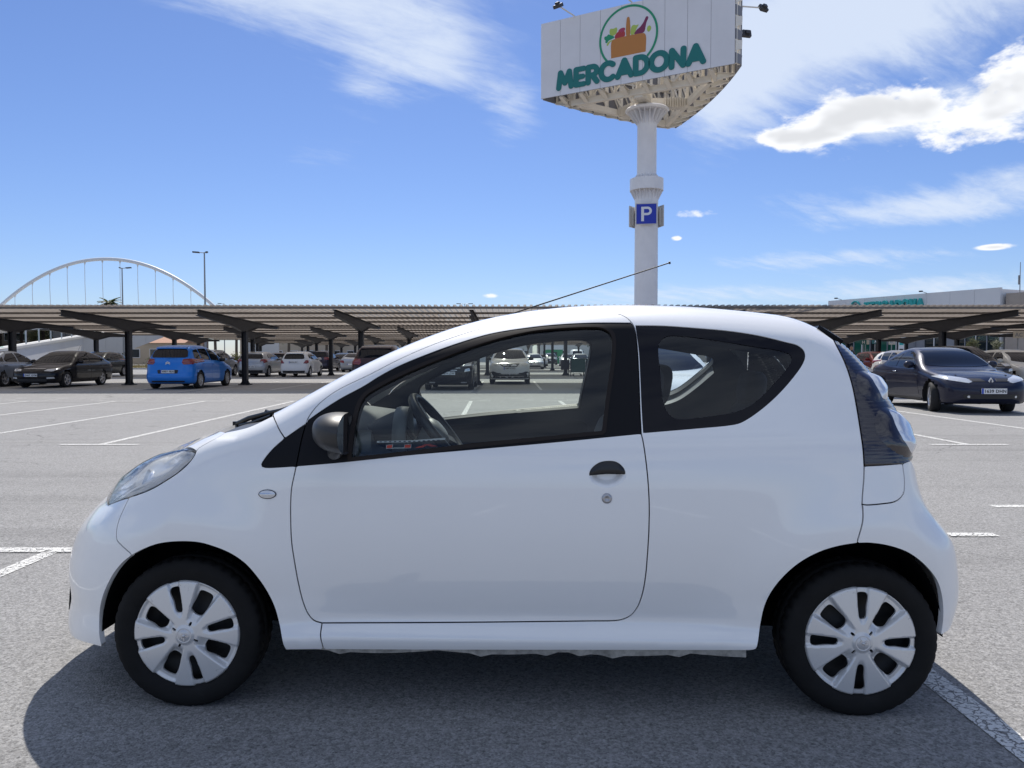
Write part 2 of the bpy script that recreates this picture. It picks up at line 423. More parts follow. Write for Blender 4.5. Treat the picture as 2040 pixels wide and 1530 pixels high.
# ================================================================== ground and markings
def asphalt():
    m = bpy.data.materials.new('asphalt'); m.use_nodes = True; t = NT(m.node_tree); b = t.n['Principled BSDF']
    g = t.new('ShaderNodeNewGeometry').outputs['Position']
    v = t.new('ShaderNodeTexVoronoi', feature='F1'); t.put(v.inputs['Vector'], g); v.inputs['Scale'].default_value = 150
    v2 = t.new('ShaderNodeTexVoronoi', feature='F1'); t.put(v2.inputs['Vector'], g); v2.inputs['Scale'].default_value = 78
    cs = t.new('ShaderNodeSeparateColor'); t.l.new(v.outputs['Color'], cs.inputs[0])
    cs2 = t.new('ShaderNodeSeparateColor'); t.l.new(v2.outputs['Color'], cs2.inputs[0])
    stone = t.m('ADD', t.m('MULTIPLY', cs.outputs[0], .55), t.m('MULTIPLY', cs2.outputs[0], .45))
    pits = t.m('MULTIPLY', t.step(t.noise(g, 85, 3, .6), .54, .70), .50)
    patch = t.noise(g, .35, 5, .6); mid = t.noise(g, 2.6, 4, .6)
    val = t.m('ADD', t.m('MULTIPLY', stone, .235), .130)
    val = t.m('MULTIPLY', val, t.m('SUBTRACT', 1.0, pits))
    val = t.m('MULTIPLY', val, t.m('ADD', .84, t.m('MULTIPLY', t.m('ADD', t.m('MULTIPLY', patch, .6), t.m('MULTIPLY', mid, .4)), .46)))
    sepc = t.new('ShaderNodeSeparateXYZ'); t.l.new(g, sepc.inputs[0])
    # old oil drips and tyre scuffs
    oil = t.m('MULTIPLY', t.step(t.noise(g, .9, 6, .7, .6), .64, .80), .32)
    drip = t.m('MULTIPLY', t.step(t.noise(g, 3.4, 5, .65, .3), .70, .77), .42)
    wv = t.new('ShaderNodeVectorMath', operation='MULTIPLY_ADD'); t.put(wv.inputs[0], t.noise(g, .8, 4, .6, color=True)); wv.inputs[1].default_value = (1.4, 1.4, 0); t.l.new(g, wv.inputs[2])
    ck = t.new('ShaderNodeTexVoronoi', feature='DISTANCE_TO_EDGE'); t.l.new(wv.outputs[0], ck.inputs['Vector']); ck.inputs['Scale'].default_value = .27
    crack = t.m('MULTIPLY', t.m('SUBTRACT', 1.0, t.step(ck.outputs['Distance'], .0008, .0035)), t.m('MULTIPLY', t.step(t.noise(g, .22, 2, .5), .48, .60), .55))
    tyre = t.noise(t.comb(t.m('MULTIPLY', sepc.outputs[0], .06), t.m('MULTIPLY', sepc.outputs[1], 1.5), 4), 1.3, 3, .6)
    lane = t.m('MULTIPLY', t.step(tyre, .52, .70), .13)
    for dk in (oil, drip, crack, lane): val = t.m('MULTIPLY', val, t.m('SUBTRACT', 1.0, dk))
    hue = t.noise(g, 28, 2, .5)
    col = t.mix(hue, (1.0, .98, .945), (.99, .985, .99))
    mul = t.new('ShaderNodeVectorMath', operation='SCALE'); t.l.new(col, mul.inputs[0]); t.put(mul.inputs['Scale'], t.m('MULTIPLY', val, .93))
    t.l.new(mul.outputs[0], b.inputs['Base Color']); b.inputs['Roughness'].default_value = .86; b.inputs['Specular IOR Level'].default_value = .28
    bp = t.new('ShaderNodeBump'); bp.inputs['Strength'].default_value = .5; bp.inputs['Distance'].default_value = .004
    hgt = t.m('ADD', t.m('MULTIPLY', v.outputs['Distance'], -1.0), t.m('MULTIPLY', stone, .5))
    t.l.new(hgt, bp.inputs['Height']); t.l.new(bp.outputs[0], b.inputs['Normal'])
    return m
def line_paint():
    m = bpy.data.materials.new('worn_line_paint'); m.use_nodes = True; t = NT(m.node_tree); b = t.n['Principled BSDF']; out = t.n['Material Output']
    g = t.new('ShaderNodeNewGeometry').outputs['Position']
    wv = t.new('ShaderNodeVectorMath', operation='MULTIPLY_ADD'); t.put(wv.inputs[0], t.noise(g, 9, 3, .6, color=True)); wv.inputs[1].default_value = (.07, .07, .07); t.l.new(g, wv.inputs[2])
    v = t.new('ShaderNodeTexVoronoi', feature='DISTANCE_TO_EDGE'); t.l.new(wv.outputs[0], v.inputs['Vector']); v.inputs['Scale'].default_value = 19
    crack = t.step(v.outputs['Distance'], .012, .055)
    wear = t.step(t.noise(g, 70, 4, .7), .36, .50)
    sp = t.new('ShaderNodeTexVoronoi', feature='F1'); t.put(sp.inputs['Vector'], g); sp.inputs['Scale'].default_value = 120
    k = t.m('MULTIPLY', crack, wear)
    col = t.mix(t.noise(g, 5, 4, .6), (.58, .575, .55), (.70, .70, .68))
    t.l.new(col, b.inputs['Base Color']); b.inputs['Roughness'].default_value = .8
    tr = t.new('ShaderNodeBsdfTransparent'); mx = t.new('ShaderNodeMixShader')
    t.put(mx.inputs[0], t.m('ADD', t.m('MULTIPLY', k, .92), .05)); t.l.new(tr.outputs[0], mx.inputs[1]); t.l.new(b.outputs[0], mx.inputs[2]); t.l.new(mx.outputs[0], out.inputs[0])
    return m
ASPH = asphalt(); LINEP = line_paint()
mb = MB(); R = 4000
mb.add([(-R, -R, 0), (R, -R, 0), (R, R, 0), (-R, R, 0)], [(0, 1, 2, 3)]); tag(mb.build('ground', ASPH, fix=False), kind='structure')
mb = MB()
def mark(x0, y0, x1, y1, w=.10, z=.004):
    """a painted line from (x0, y0) to (x1, y1)"""
    d = Vector((x1 - x0, y1 - y0, 0)).normalized(); n = Vector((-d.y, d.x, 0)) * w / 2; a = Vector((x0, y0, z)); b = Vector((x1, y1, z))
    mb.add([a - n, b - n, b + n, a + n], [(0, 1, 2, 3)])
for k in range(-6, 8):
    x = 1.42 + 2.42 * k
    mark(x + .10, 10.72, x - .12, 21.0); mark(x - .44, 10.66, x + .64, 10.66, .10, .008); mark(x - .62, 20.95, x + .42, 20.95, .10, .008)
for k in range(-22, 24):
    mark(k * 1.21 + .3, 21.5, k * 1.21 + .62, 21.5, .09); mark(k * 1.21, 22.45, k * 1.21 + .32, 22.45, .09)
mark(-2.91, -1.2, -2.91, 4.80); mark(-3.47, 4.85, -2.37, 4.85, .11, .008)
mark(1.61, -1.2, 1.61, 4.8, .105); mark(2.28, 5.27, 3.34, 5.27, .10, .008); mark(3.95, 6.29, 5.05, 6.29); mark(-.65, 5.3, .45, 5.3)
for k in range(-5, 6): mark(1.61 + 2.42 * k, -7.6, 1.61 + 2.42 * k, -2.8); mark(1.07 + 2.42 * k, -2.75, 2.15 + 2.42 * k, -2.75, .10, .008)
for r in range(4):
    for k in range(-8, 16):
        if r == 0 or k > -6: mark(-1.40 + 2.465 * k, 28.0 + 15.86 * r, -1.40 + 2.465 * k, 37.4 + 15.86 * r)
tag(mb.build('road_markings', LINEP, fix=False), kind='structure')
mb = MB()
for y in (10.95, 15.9): mb.add([(-40, y, .0025), (40, y, .0025), (40, y + .022, .0025), (-40, y + .022, .0025)], [(0, 1, 2, 3)])
tag(mb.build('pavement_joint', material('pale_joint', (.42, .41, .39), .9), fix=False), kind='structure')

# ================================================================== parking canopies
def sheet_material():
    m = bpy.data.materials.new('corrugated_sheet'); m.use_nodes = True; t = NT(m.node_tree); b = t.n['Principled BSDF']; out = t.n['Material Output']
    g = t.new('ShaderNodeNewGeometry').outputs['Position']
    s = t.new('ShaderNodeSeparateXYZ'); t.l.new(g, s.inputs[0])
    strip = t.noise(t.comb(t.m('MULTIPLY', s.outputs[0], 1.0), t.m('MULTIPLY', s.outputs[1], .05), 0), 1.1, 2, .5)
    n = t.noise(g, 3.0, 5, .65)
    col = t.mix(t.m('ADD', t.m('MULTIPLY', strip, .6), t.m('MULTIPLY', n, .4)), (.29, .245, .205), (.52, .47, .42))
    t.l.new(col, b.inputs['Base Color']); b.inputs['Roughness'].default_value = .6
    tl = t.new('ShaderNodeBsdfTranslucent'); t.l.new(col, tl.inputs[0]); tr = t.new('ShaderNodeBsdfTransparent')
    m1 = t.new('ShaderNodeMixShader'); m1.inputs[0].default_value = .5; t.l.new(b.outputs[0], m1.inputs[1]); t.l.new(tl.outputs[0], m1.inputs[2])
    m2 = t.new('ShaderNodeMixShader'); m2.inputs[0].default_value = .11; t.l.new(m1.outputs[0], m2.inputs[1]); t.l.new(tr.outputs[0], m2.inputs[2])
    t.l.new(m2.outputs[0], out.inputs[0]); return m
SHEET = sheet_material()
SLATE = material('slate_grey_steel', (.012, .013, .020), .5, vary=(2.5, .18))
PURL = material('galvanised_purlin', (.16, .14, .125), .5, vary=(1.5, .2))
Y0, DROP = -5.20, .028                 # near edge, measured from the post line; fall per metre
zr = lambda y: 2.915 - DROP * (y - Y0)  # underside of the sheet above the post line offset y
def sheet_mesh(n):
    mb = MB(); p = .228; x = 0; xs = []
    for i in range(n):
        xs += [(x, 0), (x + .115, 0), (x + .130, .062), (x + .213, .062)]; x += p
    xs.append((x, 0)); ys = [Y0, Y0 + 3.3, Y0 + 6.6, 4.7]
    V = [(a, y, zr(y) + h + .085) for y in ys for a, h in xs]; k = len(xs)
    mb.add(V, [(j * k + i, j * k + i + 1, (j + 1) * k + i + 1, (j + 1) * k + i) for j in range(len(ys) - 1) for i in range(k - 1)])
    return mb.mesh('roof_sheet'), x
def arm_mesh():
    mb = MB(); w = .16
    prof = [(-4.85, zr(-4.8) - .01), (4.55, zr(4.55) - .02), (4.55, zr(4.55) - .11), (1.55, zr(1.5) - .26), (.12, 2.24), (-.12, 2.24), (-1.6, 2.46), (-4.85, zr(-4.8) - .21)]
    t_ = .014
    mb.prism([(0, y, z) for y, z in prof], (-t_, 0, 0), (t_, 0, 0))
    for i in range(len(prof)):
        a = prof[i]; b = prof[(i + 1) % len(prof)]
        if i in (1, 7): continue
        mb.beam((0, a[0], a[1]), (0, b[0], b[1]), w, .022, up=(0, 0, 1) if abs(b[0] - a[0]) > .05 else (0, 1, 0))
    return mb.mesh('arm')
def post_mesh():
    mb = MB()
    for sx in (-1, 1): mb.box((sx * .095, 0, 1.14), (.02, .24, 2.28))
    mb.box((0, 0, 1.14), (.17, .02, 2.28)); mb.box((0, 0, .02), (.46, .46, .04))
    for sx in (-1, 1): mb.prism([(0, -.02, .04), (0, .02, .04), (0, .02, .26), (0, -.02, .26)], (sx * .105, 0, 0), (sx * .112, 0, 0)); mb.prism([(sx * .105, 0, .04), (sx * .22, 0, .04), (sx * .105, 0, .22)], (0, -.012, 0), (0, .012, 0))
    return mb.mesh('post')
ARM, POST = arm_mesh(), post_mesh(); ARM.materials.append(SLATE); POST.materials.append(SLATE)
ROWN = {0: ('front parking canopy of corrugated sheet on slate posts', -26.12, 13), 1: ('second parking canopy behind the front canopy, same slate posts', -26.2, 13),
        2: ('third parking canopy, seen between the first two and the far trees', -26.2, 13), 3: ('fourth parking canopy, low band of sheet beyond the third', -26.2, 13), 4: ('farthest parking canopy, thin dark band in front of the far houses', -26.2, 13)}
SH = {}
for r, (lab, x0, n) in ROWN.items():
    root = empty('parking_canopy', (x0, 32.65 + 15.86 * r, 0), 0, lab, 'parking canopy', 'parking canopies one behind the other')
    if n not in SH:
        SH[n] = sheet_mesh(int((4.93 * (n - 1) + 1.2) / .228)); SH[n][0].materials.append(SHEET)
        mbs = []
        for j, y in enumerate((Y0 + .06, -2.8, -.4, 1.9, 4.6)):
            mb = MB(); L = SH[n][1]; z = zr(y)
            mb.box((L / 2 - .5, y, z + .042), (L, .010, .080)); mb.box((L / 2 - .5, y + .03, z + .077), (L, .05, .010)); mb.box((L / 2 - .5, y - .025, z + .005), (L, .04, .010)); mbs.append(mb.mesh('purlin')); mbs[-1].materials.append(PURL)
        SH[n] = SH[n] + (mbs,)
    o = link('roof_sheet', SH[n][0], None, root); o.location = (-.5, 0, 0)
    for pm in SH[n][2]: link('purlin', pm, None, root)
    for i in range(n):
        link('post', POST, None, root).location = (4.93 * i, 0, 0); link('arm', ARM, None, root).location = (4.93 * i, 0, 0)

# ================================================================== the tall sign
SIGNL = Vector((1.49, 40.0)); SIGNR = Vector((10.05, 35.2)); SIGNB = Vector((9.35, 45.2)); SZ0, SZ1 = 14.42, 18.2
CEN = (SIGNL + SIGNR + SIGNB) / 3
SGREY = material('sign_panel_grey', (.72, .71, .73), .42, vary=(.5, .05))
CREAM = material('cream_painted_steel', (.80, .75, .66), .5, vary=(1.2, .06))
DKPANEL = material('sign_panel_back', (.23, .23, .25), .6)
tower = empty('sign_tower', (CEN.x, CEN.y, 0), 0, 'tall white pole carrying the three-sided supermarket sign, rising behind the white car', 'sign tower')
def W2(p, z): return Vector((p.x - CEN.x, p.y - CEN.y, z))
faces3 = [(SIGNL, SIGNR), (SIGNR + Vector((.40, .28)), SIGNB + Vector((.15, -.1))), (SIGNB + Vector((-.2, 0)), SIGNL + Vector((.1, .2)))]
boards = []
for k, (a, b) in enumerate(faces3):
    d = (b - a).normalized(); nrm = Vector((d.y, -d.x)); L = (b - a).length
    n = 9 if k == 0 else 10; bow = 0.0 if k == 0 else .34
    brd = empty('sign_board'); brd.parent = tower
    for i in range(n):
        mb = MB(); g = .012
        t0, t1 = i / n + g / L / 2, (i + 1) / n - g / L / 2
        off = lambda t: bow * 4 * t * (1 - t)
        q0 = a + d * (L * t0) + nrm * off(t0); q1 = a + d * (L * t1) + nrm * off(t1)
        dd = (q1 - q0).normalized(); nn = Vector((dd.y, -dd.x))
        pl = [W2(q0, SZ0), W2(q1, SZ0), W2(q1, SZ1), W2(q0, SZ1)]
        mb.add(pl + [p - Vector((nn.x, nn.y, 0)) * .06 for p in pl], [(0, 1, 2, 3)], 0)
        mb.add(pl + [p - Vector((nn.x, nn.y, 0)) * .06 for p in pl], [(7, 6, 5, 4), (0, 4, 5, 1), (1, 5, 6, 2), (2, 6, 7, 3), (3, 7, 4, 0)], 1)
        mb.build('panel', [SGREY, DKPANEL], brd, fix=False)
    boards.append((brd, a, d, nrm, L, off))
    # ribs behind the board and outriggers under it
    mb = MB()
    for i in range(n + 1):
        t = i / n; q = a + d * (L * t) + nrm * (off(t) - .14)
        mb.beam(W2(q, SZ0 + .04), W2(q, SZ1 - .05), .10, .12)
        if i < n:
            q2 = a + d * (L * (i + 1) / n) + nrm * (off((i + 1) / n) - .14)
            mb.beam(W2(q, SZ0 + .3), W2(q2, SZ0 + 1.9), .06, .06); mb.beam(W2(q, SZ0 + 2.0), W2(q2, SZ0 + 2.0), .08, .08)
    mb.build('board_frame', CREAM, tower)
    for i in range(1, n):
        t = i / n; q = a + d * (L * t) + nrm * (off(t) - .08)
        if min(t, 1 - t) * L < .8: continue
        inn = q - nrm * .85
        mb = MB(); pts = [W2(q, SZ0 - .02), W2(inn, SZ0 - .02), W2(inn, SZ0 - .32), W2(q, SZ0 - .08)]
        side = Vector((d.x, d.y, 0)) * .07
        mb.prism(pts, -side * .15, side * .15); mb.beam(W2(q, SZ0 - .06), W2(inn, SZ0 - .32), .20, .02, up=(0, 0, 1)); mb.beam(W2(q, SZ0 - .01), W2(inn, SZ0 - .01), .20, .02)
        mb.build('bracket', CREAM, tower)
    # inner box beam parallel to the board
    mb = MB(); q0 = a + d * 1.3 - nrm * .95; q1 = b - d * 1.3 - nrm * .95
    mb.beam(W2(q0, SZ0 - .17), W2(q1, SZ0 - .17), .22, .30); mb.beam(W2(q0, SZ0 + 1.7), W2(q1, SZ0 + 1.7), .18, .2)
    for i in range(7):
        q = q0 + (q1 - q0) * (i / 6); mb.beam(W2(q, SZ0), W2(q, SZ1 - .2), .14, .14)
        if i < 6:
            q2 = q0 + (q1 - q0) * ((i + 1) / 6); mb.beam(W2(q, SZ0 + .1), W2(q2, SZ0 + 1.6), .08, .08)
    mb.build('truss', CREAM, tower)
    mid = (a + b) / 2 - nrm * .95
    mb = MB(); mb.beam((0, 0, SZ0 - .20), W2(mid, SZ0 - .20), .42, .46)
    for i in range(9):
        q = Vector((0, 0, SZ0 - .2)).lerp(W2(mid, SZ0 - .2), .42 + .06 * i); u = Vector((-(W2(mid, 0)).normalized().y, (W2(mid, 0)).normalized().x, 0))
        mb.box(q, (.03, .03, .5), None); mb.beam(q - u * .40, q + u * .40, .025, .46)
    mb.build('radial_beam', CREAM, tower)
# corner closers, alternating pale and grey plates
for c, o in ((SIGNR + Vector((.03, .05)), SIGNR + Vector((.40, .28))), (SIGNB + Vector((.13, -.05)), SIGNB + Vector((-.16, -.02)))):
    e1 = o - c; fw = Vector((e1.y, -e1.x)).normalized()
    for i in range(7):
        z0 = SZ0 + .02 + .535 * i; mb = MB(); k = .10 if i % 2 else -.06
        mb.prism([W2(c, z0 + .04), W2(c + e1 * (.95 if i % 2 else .86), z0 + .10 + k), W2(c + e1, z0 + .50 + k), W2(c, z0 + .50)], tuple(Vector((fw.x, fw.y, 0)) * -.02), tuple(Vector((fw.x, fw.y, 0)) * .02))
        mb.build('closer_plate', CREAM if i % 2 else DKPANEL, tower)
mb = MB()
mb.lathe([(.60, 0), (.60, 6.2), (.585, 9.05), (.60, 9.1), (.60, 9.75)], 48); mb.lathe([(.60, 9.75), (.86, 9.75), (.86, 10.35), (.60, 10.35)], 48, smooth=False)
mb.lathe([(.50, 10.35), (.49, 13.6), (.50, 13.78)], 48); mb.lathe([(.50, 13.78), (1.05, 13.78), (1.12, 13.86), (1.05, 13.94), (.4, 13.96)], 48, smooth=False)
for i in range(20):
    a = 2 * math.pi * i / 20; c, s = math.cos(a), math.sin(a); tn = Vector((-s, c, 0)) * .012
    mb.prism([(.59 * c, .59 * s, 9.75), (.84 * c, .84 * s, 9.75), (.59 * c, .59 * s, 9.25)], -tn, tn); mb.prism([(.49 * c, .49 * s, 10.35), (.70 * c, .70 * s, 10.35), (.49 * c, .49 * s, 10.62)], -tn, tn)
    mb.prism([(.49 * c, .49 * s, 13.78), (1.0 * c, 1.0 * s, 13.78), (.49 * c, .49 * s, 13.1)], -tn, tn)
mb.build('pole', material('white_pole_paint', (.82, .81, .82), .45, vary=(.9, .06)), tower)
# lettering: rounded strokes joined into one flat outline
def capsule(a, b, r, n=10):
    a = np.array(a, float); b = np.array(b, float); an = math.atan2(b[1] - a[1], b[0] - a[0])
    return np.array([b + r * np.array([math.cos(an + t), math.sin(an + t)]) for t in np.linspace(-math.pi / 2, math.pi / 2, n)] + [a - r * np.array([math.cos(an + t), math.sin(an + t)]) for t in np.linspace(-math.pi / 2, math.pi / 2, n)])
def union_mesh(polys, mb, to3d, depth, mi=0, minus=None):
    """flat union of polygons, thickened along depth"""
    V = []; E = []
    for p in polys:
        o = len(V); V += [Vector(q) for q in p]; E += [(o + i, o + (i + 1) % len(p)) for i in range(len(p))]
    for p in (minus or []):
        o = len(V); V += [Vector(q) for q in p]; E += [(o + i, o + (i + 1) % len(p)) for i in range(len(p))]
    vo, _, fo, *_ = delaunay_2d_cdt(V, E, [], 0, 1e-6)
    P = np.array([tuple(v) for v in vo]); T = np.array([f for f in fo if len(f) == 3]); c = P[T].mean(1)
    ok = np.zeros(len(T), bool)
    for p in polys: ok |= inpoly(c, np.asarray(p))
    for p in (minus or []): ok &= ~inpoly(c, np.asarray(p))
    T = T[ok]; A = P[T]; s = (A[:, 1, 0] - A[:, 0, 0]) * (A[:, 2, 1] - A[:, 0, 1]) - (A[:, 1, 1] - A[:, 0, 1]) * (A[:, 2, 0] - A[:, 0, 0]); T[s < 0] = T[s < 0][:, ::-1]
    used = np.unique(T); mp = -np.ones(len(P), int); mp[used] = np.arange(len(used)); T = mp[T]; P = P[used]; n = len(P)
    top = [to3d(p[0], p[1], depth) for p in P]; bot = [to3d(p[0], p[1], 0) for p in P]
    ed = {(int(t[i]), int(t[(i + 1) % 3])) for t in T for i in range(3)}
    mb.add(top + bot, [tuple(int(i) for i in t) for t in T] + [(b, a, a + n, b + n) for a, b in ed if (b, a) not in ed], mi)
def arcpts(cx, cy, rx, ry, a0, a1, n=14): return [(cx + rx * math.cos(math.radians(a)), cy + ry * math.sin(math.radians(a))) for a in np.linspace(a0, a1, n)]
GLY = {  # strokes on a cell one unit high
    'M': (1.02, [[(.10, .0), (.22, 1), (.51, .28), (.80, 1), (.92, .0)]]), 'E': (.66, [[(.10, 0), (.10, 1), (.60, 1)], [(.10, .5), (.52, .5)], [(.10, 0), (.60, 0)]]),
    'R': (.74, [[(.10, 0), (.10, 1), (.38, 1)] + arcpts(.38, .73, .27, .27, 90, -90) + [(.10, .46)], [(.36, .46), (.66, 0)]]),
    'C': (.92, [arcpts(.50, .5, .44, .52, 48, 312, 22)]), 'A': (.92, [[(.05, 0), (.46, 1), (.87, 0)], [(.20, .24), (.72, .24)], [(.30, .42), (.62, .42)]]),
    'D': (.86, [[(.10, 0), (.10, 1), (.36, 1)] + arcpts(.36, .5, .44, .5, 90, -90) + [(.10, 0)]]), 'O': (1.0, [arcpts(.5, .5, .46, .52, 0, 360, 30)]),
    'N': (.88, [[(.10, 0), (.12, 1), (.76, 0), (.78, 1)]])}
def word(s, r, gap):
    x = 0; P = []
    for ch in s:
        w, st = GLY[ch]; polys = []
        for line in st:
            for p, q in zip(line[:-1], line[1:]): polys.append(capsule((p[0] + x, p[1]), (q[0] + x, q[1]), r))
        P.append((ch, polys)); x += w + gap
    return P, x - gap
brd, a, d, nrm, L, off = boards[0]
def face(u, z, dep): return Vector((a.x - CEN.x + d.x * u + nrm.x * (.006 + dep), a.y - CEN.y + d.y * u + nrm.y * (.006 + dep), SZ0 + z))
TEAL = material('sign_teal', (.008, .165, .155), .45); LEAF = material('sign_green', (.012, .27, .135), .45)
PWH = material('sign_disc_white', (.70, .70, .73), .45); ORG = material('sign_orange', (.50, .20, .045), .5); RED = material('sign_red', (.42, .035, .04), .5)
LIME = material('sign_lime', (.40, .52, .10), .5); PLUM = material('sign_plum', (.19, .022, .085), .5); PINK = material('sign_crimson', (.40, .04, .10), .5)
W_, tot = word('MERCADONA', .17, .12)
x0, x1 = .93, 8.42; kx = (x1 - x0) / tot
for ch, polys in W_:
    mb = MB(); union_mesh([[(x0 + p[0] * kx, .36 + p[1] * .82 * .92) for p in pl] for pl in polys], mb, face, .03); mb.build('letter', TEAL, brd)
cx, cz, rr = 4.72, 2.20, 1.50
def ringp(r, a0, a1, n=60): return [(cx + r * math.cos(math.radians(t)), cz + r * math.sin(math.radians(t))) for t in np.linspace(a0, a1, n)]
mb = MB(); union_mesh([ringp(rr - .05, -46, 226)], mb, face, .006); mb.build('logo_disc', PWH, brd)
mb = MB(); union_mesh([ringp(rr, -48, 228) + ringp(rr - .10, 228, -48)], mb, face, .02); mb.build('logo_ring', LEAF, brd)
def shape(mat, pts, dep, name='logo_shape', smooth=True):
    mb = MB(); p = curve(pts, .05, True) if smooth else pts
    union_mesh([[(cx + x * 1.21, cz + y * 1.21) for x, y in p]], mb, face, dep); mb.build(name, mat, brd)
shape(ORG, [(-.72, -.72, 1), (.74, -.72, 1), (.74, -.1), (.68, .0), (.60, .02), (-.58, .02), (-.68, -.02), (-.72, -.12)], .016, 'logo_basket', True)
shape(ORG, [(-.06, .02), (-.06, .70), (-.04, .76), (.0, .78), (.04, .76), (.06, .70), (.06, .02)], .022, 'logo_handle')
shape(RED, [(-.56, .04), (-.54, .18), (-.44, .27), (-.32, .26), (-.22, .16), (-.20, .04)], .012); shape(RED, [(-.30, .06), (-.26, .22), (-.16, .26), (-.14, .06)], .014)
shape(PINK, [(-.42, .29), (-.34, .38), (-.14, .38), (-.14, .28), (-.26, .22)], .011); shape(LIME, [(-.80, .34), (-.76, .46), (-.62, .44), (-.50, .47), (-.46, .36), (-.52, .22), (-.66, .16), (-.76, .22)], .010)
shape(LEAF, [(-1.02, .10), (-1.0, .20), (-.90, .20), (-.86, .26), (-.76, .22), (-.62, .14), (-.56, .10), (-.70, .04), (-.84, .0), (-.90, -.08), (-.98, -.04), (-.96, .04)], .012)
shape(LIME, [(-.92, -.14), (-.80, -.02), (-.62, .0), (-.78, -.08), (-.88, -.2)], .010)
shape(LIME, [(.12, .05), (.14, .36), (.22, .42), (.34, .38), (.44, .40), (.36, .26), (.24, .05)], .010)
shape(PLUM, [(.26, .05), (.34, .18), (.50, .28), (.64, .44), (.76, .64), (.84, .60), (.76, .40), (.72, .22), (.66, .05)], .014, 'logo_bottle')
shape(LIME, [(.78, .14), (.82, .24), (.90, .26), (.96, .16), (.92, .06), (.84, .02)], .010)
# letters on the other two boards too, the sign shows the same on every side
for kbd in (1, 2):
    brd2, a2, d2, n2, L2, off2 = boards[kbd]
    def f2(u, z, dep): return Vector((a2.x - CEN.x + d2.x * u + n2.x * (off2(u / L2) + .02 + dep), a2.y - CEN.y + d2.y * u + n2.y * (off2(u / L2) + .02 + dep), SZ0 + z))
    for ch, polys in W_:
        mb = MB(); union_mesh([[(1.3 + p[0] * kx, .36 + p[1] * .75) for p in pl] for pl in polys], mb, f2, .03); mb.build('letter', TEAL, brd2)
# floodlights on arms
LAMPB = material('floodlight_housing', (.05, .05, .055), .4); LAMPG = material('floodlight_glass', (.55, .57, .60), .08, coat=1)
def flood(base, tip, look):
    mb = MB(); mb.tube([base, tip], .035, 8); ar = mb.build('lamp_arm', CREAM, tower)
    R3 = (Vector(look) - Vector(tip)).to_track_quat('Z', 'Y').to_matrix()
    mb = MB(); mb.box(Vector(tip) + R3 @ Vector((0, 0, .02)), (.42, .30, .16), R3); mb.box(Vector(tip) + R3 @ Vector((0, 0, -.1)), (.2, .16, .12), R3); h = mb.build('floodlight', LAMPB, ar)
    mb = MB(); mb.box(Vector(tip) + R3 @ Vector((0, 0, .105)), (.36, .25, .014), R3); mb.build('lamp_glass', LAMPG, h)
for t in (.19, .50, .80):
    q = a + d * (L * t); o_ = q + nrm * 1.35 - d * .25
    flood(W2(q, SZ1 + .02), W2(o_, SZ1 + .06), W2(q, SZ0 + 1.6))
brdR, aR, dR, nR, LR, offR = boards[1]
for t, zz in ((.06, 17.35), (.06, 16.15)):
    q = aR + dR * (LR * t); o_ = q + nR * (1.25 if zz > 17 else .45)
    flood(W2(q, zz), W2(o_, zz - .03), W2(q + dR * 3, SZ0 + 1.0))
# parking signs on the pole: three square boards around it
PBLUE = material('parking_blue', (.012, .035, .42), .4); PLET = material('parking_white', (.78, .79, .82), .45); PBACK = material('parking_back', (.60, .58, .55), .5)
for k, ang in enumerate((0, 118, -118)):
    ps = empty('parking_sign', (CEN.x, CEN.y, 8.46), math.radians(ang - 10), ['blue square parking sign with white P facing the camera on the pole', 'square parking sign on the right flank of the pole, seen from its edge', 'square parking sign on the left flank of the pole, seen from its edge'][k], 'parking sign', 'parking signs round the sign pole')
    mb = MB(); mb.box((0, -.70, 0), (1.08, .05, 1.08)); mb.box((-.3, -.63, 0), (.08, .10, .9)); mb.box((.3, -.63, 0), (.08, .10, .9)); mb.build('board', PBACK, ps)
    mb = MB(); mb.box((0, -.729, 0), (1.0, .006, 1.0)); mb.build('blue_face', PBLUE, ps)
    mb = MB(); pp = [[(-.26, -.37), (-.12, -.37), (-.12, .36), (-.26, .36)], [(-.20, .36), (.06, .36)] + [(.06 + .215 * math.cos(math.radians(t)), .145 + .215 * math.sin(math.radians(t))) for t in range(90, -91, -12)] + [(-.20, -.07)]]
    hole = [(-.12, .245), (.05, .245)] + [(.05 + .10 * math.cos(math.radians(t)), .145 + .10 * math.sin(math.radians(t))) for t in range(90, -91, -15)] + [(-.12, .045)]
    union_mesh(pp, mb, lambda u, z, dep: Vector((u, -.733 - dep, z)), .006, minus=[hole]); mb.build('letter', PLET, ps)
